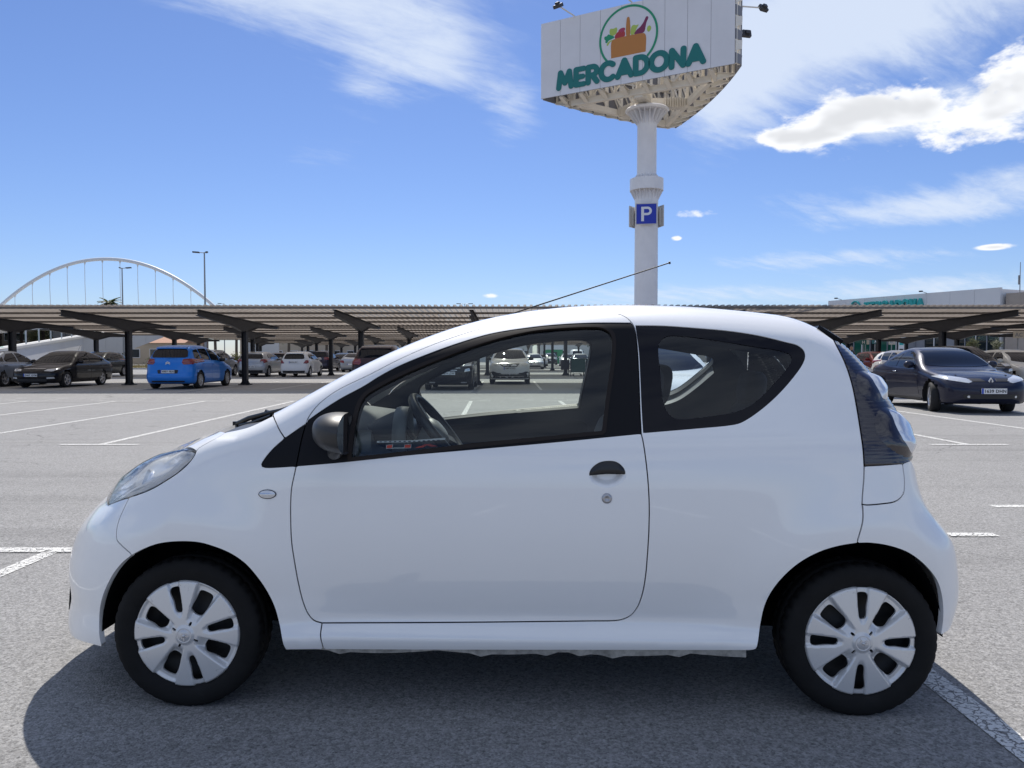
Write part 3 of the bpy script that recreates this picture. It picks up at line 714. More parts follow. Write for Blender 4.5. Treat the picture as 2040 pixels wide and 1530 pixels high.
# ================================================================== the white hatchback
class HeroShell(Shell):
    S = .12
    def __init__(s):
        s.T0 = spl([-.75, -.6, -.5, -.4, -.25, -.1, 0, .1, .3, .5, .7, .9, 1.1, 1.4, 1.7, 2.0, 2.3, 2.6],
                   [.575, .662, .723, .778, .876, .931, .970, .994, 1.082, 1.190, 1.284, 1.358, 1.406, 1.440, 1.441, 1.419, 1.378, 1.330])
        s.XF0 = spl([0, .1, .2, .3, .4, .5, .6, .7, .8, .9], [-.60, -.650, -.688, -.674, -.682, -.663, -.624, -.560, -.490, -.42])
        s.XR0 = spl([.1, .2, .3, .4, .5, .6, .7, .8, .9, 1.0, 1.1, 1.2, 1.3, 1.45],
                    [2.66, 2.733, 2.785, 2.808, 2.800, 2.775, 2.698, 2.656, 2.637, 2.610, 2.556, 2.488, 2.395, 2.25])
        s.wb = spl([-.8, -.4, 0, .4, 1.2, 2.0, 2.34, 2.6, 2.9], [.74, .775, .797, .797, .80, .802, .80, .775, .73])
        s.pr = spl([.10, .20, .235, .265, .31, .37, .5, .62, .75, .87, .95, 1.02, 1.1, 1.2, 1.3, 1.4, 1.5],
                   [-.07, -.03, -.012, -.008, -.032, -.03, -.008, 0, -.004, -.016, -.034, -.066, -.106, -.160, -.218, -.285, -.36])
    def W(s, u, z):
        w = s.wb(u) + s.pr(z)
        for uc in (0, 2.343):
            r = np.hypot(u - uc, z - .257); w = w + .02 * np.exp(-((r - .36) / .13) ** 2) * (z < 1.2)
        return w + .024 * np.exp(-((z - .335) / .05) ** 2) * (np.exp(-(u / .45) ** 2) + np.exp(-((u - 2.343) / .4) ** 2))
    def T(s, u, y): return s.T0(u - s.S * y * y) - (.035 + .06 / (1 + np.exp((u + .05) / .06))) * y * y
    def F(s, p):
        u, v, z = p[..., 0], p[..., 1], p[..., 2]; y = np.sqrt(v * v + 1e-6); e = .02
        side = (y - s.W(u, z)) * np.where(z > .95, .88, 1.)
        q = u - s.S * y * y; sl = (s.T0(q + e) - s.T0(q - e)) / (2 * e)
        top = (z - s.T(u, y)) / np.sqrt(1 + sl ** 2)
        fr = (s.XF0(np.clip(z, .05, .85)) + .336 * (y / .75) ** 3 - u) * .85
        zz = np.clip(z, .05, 1.5); sr = (s.XR0(zz + e) - s.XR0(zz - e)) / (2 * e)
        re = (u - s.XR0(zz) + .10 * (y / .7) ** 2.5) / np.sqrt(1 + sr ** 2)
        a = rmax(side, top, .10 - .045 * np.exp(-((u - .45) / .38) ** 4))
        return rmax(rmax(a, fr, .10), re, .085)
HS = HeroShell()
HA = math.radians(-1.79); HU = np.array([math.cos(HA), math.sin(HA)]); HV = np.array([-math.sin(HA), math.cos(HA)])
HO = np.array([-1.12286858, 3.43730498])
HC0 = np.array([(-HO) @ HU, (-HO) @ HV, CAM_H])
def hray(P):
    """directions, in the car's own frame, of sight lines through photo points"""
    P = np.asarray(P, float)[:, :2]; x = (P[:, 0] - 1020) / FPX; y = (P[:, 1] - 765) / FPX
    c, s_ = math.cos(PITCH), math.sin(PITCH)
    d = np.stack([x, c - y * s_, -s_ - y * c], 1)
    d = np.stack([d[:, :2] @ HU, d[:, :2] @ HV, d[:, 2]], 1); return d / np.linalg.norm(d, axis=1, keepdims=True)
def on(pts, step=5, closed=False, raw=False):
    P = np.asarray(pts, float) if raw else curve(pts, step, closed)
    d = hray(P); return HS.cast(np.tile(HC0, (len(d), 1)), d, 2.2, 4.7, 700)
def atv(x, y, v):
    d = hray([(x, y)])[0]; return HC0 + d * (v - HC0[1]) / d[1]
def fromrear(y, z):
    y, z = np.broadcast_arrays(np.asarray(y, float), np.asarray(z, float)); y = y.ravel(); z = z.ravel()
    return HS.cast(np.stack([np.full(len(y), 3.3), y, z], 1), np.array([-1., 0, 0]), 0, 2.2)
def fromfront(y, z):
    y, z = np.broadcast_arrays(np.asarray(y, float), np.asarray(z, float)); y = y.ravel(); z = z.ravel()
    return HS.cast(np.stack([np.full(len(y), -1.2), y, z], 1), np.array([1., 0, 0]), 0, 2.2)
def fromtop(u, y):
    u, y = np.broadcast_arrays(np.asarray(u, float), np.asarray(y, float)); u = u.ravel(); y = y.ravel()
    return HS.cast(np.stack([u, y, np.full(len(y), 2.0)], 1), np.array([0, 0, -1.]), 0, 1.9)
def edge_line(us, k):
    """points of the near shoulder where the surface faces (0, -k, 1)"""
    out = []
    for u, kk in zip(us, np.broadcast_to(k, (len(us),))):
        a = np.array([0, -kk, 1.0]); a /= np.linalg.norm(a); e = np.array([0, 1.0, kk]) / math.hypot(1, kk)
        s_ = np.linspace(-.5, .35, 120); o = np.array([u, -.35, .9]) + s_[:, None] * e + a * 1.1
        q = HS.cast(o, -a, 0, 1.7, 200); out.append(q[(q @ a).argmax()])
    return np.array(out)
def cat(*segs):
    """joins (points, gap) pieces into one loop"""
    P = []; G = []
    for p, g in segs:
        p = np.asarray(p)
        if P and np.linalg.norm(P[-1][-1] - p[0]) < .004: p = p[1:]
        P.append(p); G.append(np.full(len(p), g))
    P = np.vstack(P); G = np.concatenate(G)
    if np.linalg.norm(P[0] - P[-1]) < .004: P = P[:-1]; G = G[:-1]
    return P, G
def Mr(P): return np.asarray(P)[::-1] * [1, -1, 1]

PAINT = material('white_paint', (.84, .84, .835), .42, coat=1.0, coat_rough=.012, vary=(1.3, .012)); PAINT.node_tree.nodes['Principled BSDF'].inputs['Coat IOR'].default_value = 1.72
BLACKTRIM = material('black_trim', (.006, .006, .008), .42, spec=.16, bump=(900, .05, .0004))
FRIT = material('black_glass_border', (.004, .004, .008), .05, spec=.22)
SEAL = material('brown_black_rubber', (.017, .0125, .011), .5, spec=.2)
BLACKPL = material('weathered_black_plastic', (.030, .030, .031), .42, bump=(500, .12, .0006), vary=(9, .25))
RUBBER = material('tyre_rubber', (.0085, .0085, .009), .78, spec=.25, bump=(260, .2, .0008), vary=(14, .25))
LINER = material('wheel_well_liner', (.004, .004, .0045), .95, spec=.1)
GLS = glass('side_glass', (.90, .95, .92), 1.0)
QGLS = glass('rear_side_glass', (.84, .91, .93), 1.0)
WGLS = glass('windscreen_glass', (.90, .95, .93), 1.0)
LENS = glass('clear_lens', (.90, .92, .94), 1.0, 1.5)
CHROME = material('reflector_chrome', (.93, .94, .96), .16, metal=.6)

hero = empty('small_hatchback', (HO[0], HO[1], 0), HA,
             'white three-door hatchback seen broadside, parked in the foreground with grey wheel covers', 'car')
gfl = [(590, 929), (585.7, 948.6), (581, 972), (579, 1001.6), (579, 1035), (581, 1080), (586.7, 1119), (594.5, 1162), (604, 1199.6), (614, 1223), (626, 1236), (641.6, 1241)]
gbo = [(641.6, 1241), (700, 1240.8), (820, 1240.4), (1000, 1239), (1180, 1237), (1219, 1236.5), (1239, 1234), (1256.5, 1225.7), (1270, 1209), (1280, 1181.6), (1286, 1148), (1290, 1103), (1292.7, 1060)]
grl = [(1292.7, 1060), (1293.5, 1020), (1293, 992), (1290.6, 954), (1286, 911.5), (1281, 879), (1277.5, 864)]
gru = [(1277.5, 864), (1275, 815), (1273, 756.5), (1270, 697.6), (1266, 662), (1261, 646.7), (1251, 635), (1234, 626), (1214, 623), (1185, 622.3)]
gtp = [(1185, 622.3), (1135.7, 626.5), (1077, 634), (998.4, 647), (960, 654.5), (913, 668.5), (854, 690), (795, 716), (736.5, 746), (677.6, 774.5), (648, 794), (628.6, 812), (615, 831), (609, 844.7)]
gfm = [(609, 844.7), (601, 874), (594.5, 905.5), (590, 929)]
belt = [(1276.5, 864.5), (1211, 871), (1120, 880), (940, 896), (787, 909.5), (684, 921), (640, 925), (590, 929)]
bord = [(1257, 642.5), (1220, 642.3), (1175, 642.7), (1116, 645.7), (1057, 651.6), (979, 664), (913, 683), (854, 704), (795, 728.4), (756, 749), (724.7, 768.6), (677.6, 794), (640, 818), (612, 838)]
arf = [(570, 1293.7), (565, 1284), (557, 1243), (547.5, 1209), (533.7, 1180), (514, 1150.6), (488.6, 1122), (459, 1101.6), (420, 1086), (394, 1079.6), (355, 1078), (315.7, 1082.5), (286, 1093), (262.7, 1105)]
arf2 = [(262.7, 1105), (245, 1119), (228, 1139), (216.5, 1159), (206, 1183), (199.5, 1208), (197.5, 1237.6), (198, 1267), (202, 1287.6)]
bse = [(262.7, 1105), (241, 1085.5), (233, 1075.7), (232, 1060), (237, 1036.5), (249, 1009), (257, 992)]
hll = [(257, 991.4), (286, 981.6), (306, 972.7), (329.4, 959), (355, 942), (374.5, 924.7), (388, 907), (391, 899)]
hlf = [(214.7, 1007), (237, 998), (257, 991.4)]
hsm = [(391, 899), (396, 893), (437, 869.5), (449, 862)]
ftop = [(449, 862), (475, 857), (498.4, 850.6), (543.5, 829.5)]
psm = [(544.5, 829.3), (549.4, 841), (557, 857), (567, 872.5)]
ttp = [(567, 872.7), (596.5, 852), (608.5, 844)]
tlf = [(567, 872.7), (541.6, 895.7), (526, 915), (520.4, 925), (522, 930), (528, 932), (588.6, 929.4)]
sse = [(641.6, 1241), (638.6, 1268), (644.5, 1292.8)]
sbo = [(644.5, 1293), (820, 1294), (1180, 1294.6), (1493, 1295)]
arr = [(1493, 1295), (1505.5, 1292), (1509, 1282), (1514.4, 1244), (1523, 1206), (1538.6, 1175), (1564, 1144.5), (1594.7, 1119), (1633, 1098.6), (1671, 1087), (1707, 1081)]
arr2 = [(1707, 1081), (1735, 1081), (1773, 1087), (1811, 1101), (1844.5, 1126.7), (1867.5, 1157), (1877.7, 1193), (1879, 1234), (1875, 1264)]
rse = [(1707, 1081), (1718, 1040.6), (1719, 1018.5), (1717.3, 1004.6)]
tpl = [(1717.3, 1004.6), (1718, 989), (1721, 952), (1721.5, 929)]
tll = [(1721.5, 929), (1719, 893.5), (1712, 845), (1708, 820), (1697.6, 767), (1683, 723), (1660.5, 678)]
tpb = [(1717.3, 1004.6), (1726, 1006), (1763, 1003), (1780.6, 1000), (1792, 993.5), (1799.7, 983), (1802, 959.7), (1798, 924)]
tlb = [(1721.5, 929), (1760, 927), (1798, 924), (1814.5, 918)]
qout = [(1266, 648, 1), (1319, 648.6), (1377.6, 652.5), (1456, 659.5), (1515, 669), (1564, 681), (1589.4, 688), (1601, 697.6), (1604, 709.4), (1599, 725), (1573.7, 760), (1544, 792), (1515, 817), (1489.4, 835), (1472, 843.7), (1452, 847.6), (1377.6, 854.5), (1281.5, 862.7, 1), (1278.5, 815), (1276, 756), (1273, 700)]
qin = [(1312, 690), (1317, 678), (1326.7, 670), (1342, 668), (1397, 673), (1456, 682), (1515, 691.8), (1554, 697.6), (1573.7, 705.5), (1577.6, 715), (1570, 731), (1544, 762), (1515, 792), (1495, 807.5), (1466, 820), (1397, 831), (1344, 833), (1326.7, 815), (1320, 792), (1316, 746.7)]
gout = [(716.5, 809), (728, 789), (756, 770.6), (815, 741), (874, 716.5), (920, 698.6), (979, 678.5), (1057, 660), (1116, 654), (1175, 651.6), (1200, 653.5), (1216, 664), (1220, 678), (1217, 727), (1210, 776), (1203, 830), (1200, 859, 1), (1060, 872.5), (940, 884), (787, 902), (699, 911.5, 1), (703, 873), (709, 839)]
GAP = .0022
R_ = lambda a: list(reversed(a))
us = np.r_[np.linspace(.24, .97, 26), np.linspace(1.0, 2.30, 40)]
BL = fromtop(us, spl([.20, .40, .55, .72, .86, .98, 1.1, 1.35, 2.3], [-.53, -.515, -.485, -.445, -.41, -.39, -.40, -.46, -.47])(us))     # seam between body side and windscreen / roof
roofend = on([(1650, 653.5), (1660, 677)], raw=True)
rear_top = fromrear(np.linspace(-.47, .47, 24), 1.345)
# body side: pillar, roof rail, quarter, sill
sideP, sideG = cat((on(psm), GAP), (on(ttp), .0004), (on(R_(gtp)), GAP), (on(R_(gru)), GAP), (on(R_(grl)), GAP), (on(R_(gbo)), GAP), (on(sse), GAP), (on(sbo), 0), (on(arr), 0),
                   (on(rse), GAP), (on(tpl), GAP), (on(tll), GAP), (rear_top[:1], 0), (BL[::-1], 0))
AXS = (0, -.86, .51)
quarter = on(qout, closed=True)
both = lambda name, geo, mat: (geo_obj(name, geo, mat, hero), geo_obj(name, geo, mat, hero, True))
g = panel_geo(HS, [sideP, quarter], AXS, .024, [sideG, -.0006], flange=.022)
both('body_side', g, PAINT)
P, G = cat((on(gfl), GAP), (on(sse), GAP), (on([(644.5, 1293), (570, 1293.7)]), 0), (on(arf), 0), (on(bse), GAP), (on(hll), .0016), (on(hsm), GAP), (on(ftop), 0), (on(psm), GAP), (on(tlf), .0004))
both('front_fender', panel_geo(HS, [P], (-.15, -.78, .6), .022, G, flange=.022), PAINT)
hw = [(1173, 946), (1173.7, 941), (1179, 931.5), (1193.5, 921), (1211, 917.5), (1229, 920), (1242, 930.6), (1246.8, 942), (1246.8, 950), (1240, 960), (1228, 967.5), (1211, 971.5), (1193, 968.5), (1180, 961), (1174, 952)]
hbl = [(1173, 948, 1), (1173.7, 941), (1179, 931.5), (1193.5, 921), (1211, 917.5), (1229, 920), (1242, 930.6), (1246.8, 942), (1246.5, 945.5, 1), (1228, 945.3), (1211, 945), (1190, 946.5)]
P, G = cat((on(gfl), GAP), (on(gbo), GAP), (on(grl), GAP), (on(belt), .0004))
dr = [None, None]
for i, (geo) in enumerate([panel_geo(HS, [P, on(hw, 3, True)], (0, -1, .0), .024, [G, 0], flange=.022)] * 2):
    dr[i] = geo_obj('door', geo, PAINT, hero, i == 1)
P, G = cat((on(R_(gtp)), GAP), (on(R_(gru)[:5]), GAP), (on(bord), .0004), (on([(612, 838), (609, 844.7)]), .0004))
fr_geo = panel_geo(HS, [P], AXS, .02, G, flange=.022)
P, G = cat((on(R_([(609, 844.7)] + R_(bord)[0:])), .0004), (on([(612, 838), (609, 844.7)]), .0004), (on(gfm), GAP), (on(R_(belt)), .0004), (on(gru[:6]), GAP))
tr_geo = panel_geo(HS, [P, on(gout, 5, True)], AXS, .02, [G, 0], off=-.001, flange=.02)
gl_geo = panel_geo(HS, [on(gout, 5, True)], AXS, .03, -.004, off=-.007)
# the raised rubber seal round the glass: a narrow ring proud of the trim
g_o = on(gout, 5, True)
def ring(loop, ax, w0, w1, off, name_step=.02):
    axn, e1, e2 = basis(ax); L = np.stack([loop @ e1, loop @ e2], 1)
    def lift(L2):
        m = loop.mean(0) @ axn; o = L2[:, :1] * e1 + L2[:, 1:] * e2 + axn * (m + .9); return HS.cast(o, -axn, 0, 1.9)
    A = lift(inset_loop(L, -w1)); B = lift(inset_loop(L, w0)); return A, B
A, B = ring(g_o, AXS, .001, .013, 0)
seal_geo = panel_geo(HS, [A, B], AXS, .012, 0, off=.002, flange=.009)
handle_bowl = panel_geo(HS, [on(hw, 3, True)], (0, -1, 0), .006, .0, bulge=(-.020, .028), off=-.001)
handle_geo = panel_geo(HS, [on(hbl, 3, True)], (0, -1, 0), .008, .0008, bulge=(.006, .012), off=-.0015, flange=.012)
for i in (0, 1):
    geo_obj('door_frame', fr_geo, PAINT, dr[i], i == 1); geo_obj('window_trim', tr_geo, BLACKTRIM, dr[i], i == 1)
    geo_obj('window_seal', seal_geo, SEAL, dr[i], i == 1); geo_obj('window_glass', gl_geo, GLS, dr[i], i == 1)
    geo_obj('handle_recess', handle_bowl, PAINT, dr[i], i == 1); geo_obj('door_handle', handle_geo, material('black_handle', (.012, .012, .014), .3), dr[i], i == 1)
P, G = cat((on(tlf), .0004), (on(R_(gfm)), GAP), (on(R_(ttp)), .0004))
both('corner_trim', panel_geo(HS, [P], AXS, .02, G, off=-.001, flange=.012), BLACKTRIM)
qi = on(qin, 4, True)
both('quarter_window_border', panel_geo(HS, [quarter, qi], AXS, .03, [.0006, 0], off=-.0025, flange=.012), FRIT)
both('quarter_window', panel_geo(HS, [qi], AXS, .04, -.001, off=-.0045), QGLS)
# headlight lens, hood, cowl, windscreen
tip = on([(391, 899)], raw=True)[0]; low = on([(214.7, 1007)], raw=True)[0]
hl_up = np.vstack([tip[None], fromtop([-.10, -.20, -.30, -.38, -.44], [-.600, -.535, -.46, -.41, -.385]), fromfront([-.39, -.40], [.715, .69]), low[None]])
hl_up = HS.cast(resample(hl_up, .02) + [0, 0, .0], np.array([0., 0, -1]), -.12, .12) if False else resample(hl_up, .02)
HLX = (-.55, -.5, .65)
lens_loop, lens_g = cat((on(hlf), .001), (on(hll), .001), (hl_up, .001))
LG = panel_geo(HS, [lens_loop], HLX, .018, lens_g, off=.001, bulge=(.026, .13), flange=.02)
RG = panel_geo(HS, [lens_loop], HLX, .018, .006, off=-.004, bulge=(-.022, .09))
for mrr in (False, True):
    h = geo_obj('headlight', LG, LENS, hero, mrr); rf = geo_obj('reflector', RG, CHROME, h, mrr)
    c = lens_loop.mean(0) * [1, -1 if mrr else 1, 1]; mb = MB()
    mb.lathe([(.0, .0), (.04, .004), (.052, .03), (.056, .034), (.056, 0), (.04, -.02)], 28, Matrix.Translation(c + np.array([.02, 0, -.03])) @ Vector((-.8, -.25 if not mrr else .25, .25)).to_track_quat('Z', 'Y').to_matrix().to_4x4())
    mb.build('bulb_bezel', CHROME, h)
front_edge = fromfront(np.linspace(-.39, 0, 14), np.interp(np.linspace(-.39, 0, 14), [-.39, 0], [.69, .70]))
hood_rear = fromtop(np.interp(np.linspace(-.58, 0, 16), [-.58, -.4, 0], [.05, -.03, -.085]), np.linspace(-.58, 0, 16))
hs_ = on(hsm)
hood_rear = np.vstack([hs_[-1:], hood_rear[1:]])
halfP, halfG = cat((hl_up[::-1][1:-1], .0016), (hs_, GAP), (hood_rear, .001))
near = halfP
P, G = cat((front_edge[::-1], GAP), (near, halfG[0]), (Mr(near), GAP), (Mr(front_edge[::-1]), GAP))
geo_obj('hood', panel_geo(HS, [P], (-.25, 0, 1), .03, G, flange=.02), PAINT, hero)
ws_bot = fromtop(np.interp(np.linspace(-.63, 0, 20), [-.545, -.40, 0], [.205, .13, .065]), np.linspace(-.545, 0, 20))
ws_side = BL[(us > .24) & (us < .98)]
ws_top = fromtop(.985 + .0 * np.linspace(-.5, 0, 14), np.linspace(ws_side[-1][1], 0, 14))
half = np.vstack([ws_side[::-1], ws_bot[1:]])
P, G = cat((ws_top[::-1], 0), (half, 0), (Mr(half), 0), (Mr(ws_top[::-1]), 0))
geo_obj('windscreen', panel_geo(HS, [P], (-.5, 0, .86), .05, .001, off=-.003), WGLS, hero)
ft = on(ftop)
half2 = np.vstack([hood_rear[::-1], ft, ws_bot])
P, G = cat((half2, .001), (Mr(half2), .001))
geo_obj('cowl', panel_geo(HS, [P], (-.2, 0, 1), .03, .001, off=-.016, flange=.0), BLACKPL, hero)
# roof, spoiler, hatch
re_ = rear_top
n_ = BL[us > .97]
P, G = cat((n_, 0), (re_, 0), (Mr(n_), 0), (Mr(ws_top[1:-1]) if False else np.vstack([Mr(ws_top), ws_top[::-1][:0]]), 0), (ws_top[::-1], 0))
P = np.vstack([n_, re_[1:-1], Mr(n_), (ws_top * [1, -1, 1])[1:], ws_top[::-1][1:-1]])
geo_obj('roof', panel_geo(HS, [P], (0, 0, 1), .035, 0, flange=.01), PAINT, hero)
yy = np.linspace(-.475, .475, 30)
P = np.vstack([fromrear(yy, 1.343), fromrear(yy[::-1] * 1.08, 1.285)])
geo_obj('spoiler', panel_geo(HS, [P], (.75, 0, .66), .03, .0, off=.014, flange=.03), BLACKTRIM, hero)
li_y = np.interp([.90, .99, 1.09, 1.19, 1.27], [.88, 1.29], [.50, .47]); li_z = np.array([.90, .99, 1.09, 1.19, 1.27])
inner = fromrear(-li_y, li_z)
P = np.vstack([inner, fromrear(yy * .98, 1.283), Mr(inner), fromrear(yy[::-1] * 1.0, .885)])
P = np.vstack([fromrear(-li_y, li_z), fromrear(np.linspace(-.46, .46, 20), 1.283), Mr(fromrear(-li_y, li_z)), fromrear(np.linspace(.49, -.49, 20), .86)])
geo_obj('rear_window', panel_geo(HS, [P], (1, 0, .3), .05, .003, off=.002, flange=.01), QGLS, hero)
P = np.vstack([fromrear(np.linspace(-.50, .50, 20), .857), fromrear(np.linspace(.52, -.52, 20), .735)])
geo_obj('tailgate', panel_geo(HS, [P], (1, 0, .2), .04, GAP, flange=.02), PAINT, hero)
# tail lights
TLX = (.62, -.78, .1)
tin = fromrear(np.r_[-.505, -li_y, -.478], np.r_[.868, li_z, 1.292])
tlP = np.vstack([on(R_(tll)), on(tlb)[1:], tin[1:]])
def ribs(Q, N, P2):
    d = np.clip((Q[:, 0] - 2.30) / .05, 0, 1) * np.clip((1.30 - Q[:, 2]) / .03, 0, 1)
    return Q + N * (.0014 * np.sin(Q[:, 2] * 2 * math.pi / .0105) * d)[:, None]
TG = panel_geo(HS, [tlP], TLX, .0062, .0016, off=.002, flange=.02)
SMOKE = material('smoked_tail_light', (.016, .010, .014), .10, coat=1.0, coat_rough=.02)
BULB = material('clear_tail_lens', (.74, .76, .80), .12, metal=.5, coat=1.0, coat_rough=.0)
V0, F0, N0 = TG; m_ = len(V0); V1 = V0 + N0 * ((.0012 * np.sin(V0[:, 2] * 2 * math.pi / .0125)) * (np.arange(m_) < m_))[:, None]
TG = (V1, F0, N0 + 0)
fn = np.zeros_like(V1)
for f in F0:
    a, b, c = V1[f[0]], V1[f[1]], V1[f[2]]; k = np.cross(b - a, c - a)
    for i in f: fn[i] += k
TG = (V1, F0, fn / np.maximum(np.linalg.norm(fn, axis=1, keepdims=True), 1e-12))
lam1 = [(1709, 741), (1705, 758), (1711, 780), (1732, 796), (1752, 802), (1764, 797), (1765, 786), (1757, 765), (1745, 752), (1727, 741)]
len1 = [(1726, 744), (1731, 763), (1744, 783), (1758, 796), (1764, 797), (1765, 786), (1757, 765), (1745, 752)]
lam2 = [(1752, 815), (1742, 840), (1748, 868), (1770, 892), (1796, 908), (1814, 912), (1816, 877), (1806, 851), (1791, 832), (1774, 814)]
len2 = [(1768, 818), (1770, 838), (1781, 864), (1797, 889), (1812, 904), (1816, 899), (1816, 877), (1806, 851), (1791, 832), (1778, 819)]
for mrr in (False, True):
    h = geo_obj('tail_light', TG, SMOKE, hero, mrr)
    for lm, ln, inn in ((lam1, len1, [(-.535, 1.15), (-.545, 1.12)]), (lam2, len2, [(-.58, .93), (-.57, .97), (-.56, 1.02)])):
        geo_obj('lamp_dome', panel_geo(HS, [on(lm, 4, True)], TLX, .008, 0, off=.002, bulge=(.012, .05)), SMOKE, h, mrr)
        geo_obj('lamp_lens', panel_geo(HS, [on(ln, 4, True)], TLX, .006, 0, off=.006, bulge=(.018, .03), flange=.006), BULB, h, mrr)
P, G = cat((on(R_(tpl)), GAP), (on(tpb), GAP), (on(R_(tlb[:3])), .0012))
both('tail_panel', panel_geo(HS, [P], (.5, -.86, 0), .02, G, flange=.02), PAINT)
# bumpers
cz = np.linspace(.72, .26, 16)
bmP = [(on(rse), GAP), (on(tpb), GAP), (on([(1798, 924), (1814.5, 918)]), .001), (fromrear([-.60, -.56, -.53], [.83, .78, .735]), .001), (fromrear(np.linspace(-.51, 0, 14), .733), GAP), (fromrear(0 * cz, cz), 0), (fromrear(np.linspace(0, -.62, 12), .262), 0), (on([(1890, 1255), (1875, 1264)]), 0), (on(R_(arr2)), 0)]
P, G = cat(*bmP)
gg = panel_geo(HS, [P], (.74, -.67, .05), .024, G, flange=.02)
geo_obj('rear_bumper', join_geo(gg, mir(gg)), PAINT, hero)
cz = np.linspace(.18, .685, 18)
bot = fromfront(np.linspace(-.70, 0, 16), np.interp(np.linspace(-.70, 0, 16), [-.7, -.5, 0], [.205, .175, .165]))
P, G = cat((on(R_(bse)), GAP), (on(arf2), 0), (bot, 0), (fromfront(0 * cz, cz), 0), (front_edge[::-1], GAP), (on(hlf), .0016))
gg = panel_geo(HS, [P], (-.74, -.66, .1), .022, G, flange=.02)
bump = geo_obj('front_bumper', join_geo(gg, mir(gg)), PAINT, hero)
for zl, zh, ww in ((.24, .42, .46), (.53, .585, .30)):
    P = np.vstack([fromfront(np.linspace(-ww, ww, 16), zl), fromfront(np.linspace(ww * .86, -ww * .86, 16), zh)])
    geo_obj('grille', panel_geo(HS, [P], (-1, 0, .1), .04, 0, off=.003, flange=.004), BLACKTRIM, bump)
# fog lamp of the rear bumper, seen edge on
P = fromrear(-.52 + .055 * np.cos(np.linspace(0, 2 * math.pi, 20, endpoint=False)), .50 + .05 * np.sin(np.linspace(0, 2 * math.pi, 20, endpoint=False)))
geo_obj('rear_reflector', panel_geo(HS, [P], (1, 0, 0), .02, 0, off=.006, flange=.006), SMOKE, hero)
# side repeater
for mrr in (False, True):
    def ell(a, b): return on([(533 + a * math.cos(t), 984.5 + b * math.sin(t)) for t in np.linspace(0, 2 * math.pi, 24, endpoint=False)], raw=True)
    h = geo_obj('side_indicator', panel_geo(HS, [ell(18, 9.4)], (0, -1, 0), .01, 0, off=.002, bulge=(.003, .008), flange=.004), material('dark_rim', (.06, .06, .07), .3), hero, mrr)
    geo_obj('indicator_lens', panel_geo(HS, [ell(16, 7.8)], (0, -1, 0), .006, 0, off=.0045, bulge=(.004, .012)), material('indicator_lens', (.62, .64, .68), .12, metal=.6, coat=1), h, mrr)
    mb = MB(); c0 = on([(1209, 993)], raw=True)[0]; M4 = Matrix.Translation(c0) @ Matrix.Rotation(math.pi / 2, 4, 'X')
    if mrr: M4 = Matrix.Scale(-1, 4, (0, 1, 0)) @ M4
    mb.lathe([(0, .004), (.006, .004), (.007, .0055), (.011, .006), (.0145, .005), (.0175, .002), (.018, -.004)], 28, M4)
    mb.build('door_lock', material('brushed_lock', (.42, .42, .44), .3, metal=.8), dr[int(mrr)])
# underside: sill pinch weld, floor, wheel wells
mb = MB()
for s_ in (-1, 1):
    x = np.linspace(.46, 1.96, 40); zz = .205 - .012 * np.abs(np.sin(x * 7.1)) - .01 * (np.random.default_rng(3).random(40) > .75)
    for i in range(39):
        mb.add([(x[i], s_ * .742, .225), (x[i + 1], s_ * .742, .225), (x[i + 1], s_ * .742, zz[i + 1]), (x[i], s_ * .742, zz[i])], [(0, 1, 2, 3)])
        mb.add([(x[i], s_ * .738, .225), (x[i + 1], s_ * .738, .225), (x[i + 1], s_ * .738, zz[i + 1]), (x[i], s_ * .738, zz[i])], [(3, 2, 1, 0)])
mb.build('sill_flange', material('dirty_white_flange', (.42, .40, .36), .8, vary=(30, .45)), hero)
mb = MB(); mb.box((1.17, 0, .245), (1.56, 1.53, .03)); mb.box((1.17, 0, .33), (1.45, .9, .16)); mb.box((-.28, 0, .22), (.5, .9, .05)); mb.box((2.55, 0, .30), (.3, 1.0, .05)); mb.tube([(1.3, .2, .2), (2.0, .25, .19), (2.5, .3, .22)], .03)
mb.build('underbody', material('underbody_black', (.012, .012, .012), .9), hero)
for uc, ra, rz, zc in ((.036, .345, .375, .262), (2.29, .335, .378, .275)):
    for s_ in (-1, 1):
        mb = MB(); n = 30; A_ = [math.radians(0 + 180 * i / n) for i in range(n + 1)]; vs_ = []
        for a in A_:
            for vv in (.752, .50): vs_.append((uc + ra * math.cos(a), s_ * vv, zc + rz * math.sin(a)))
        mb.add(vs_, [(2 * i, 2 * i + 1, 2 * i + 3, 2 * i + 2) for i in range(n)], 0, True)
        mb.box((uc, s_ * .485, .44), (.72, .03, .44)); mb.build('wheel_well', LINER, hero, fix=False)
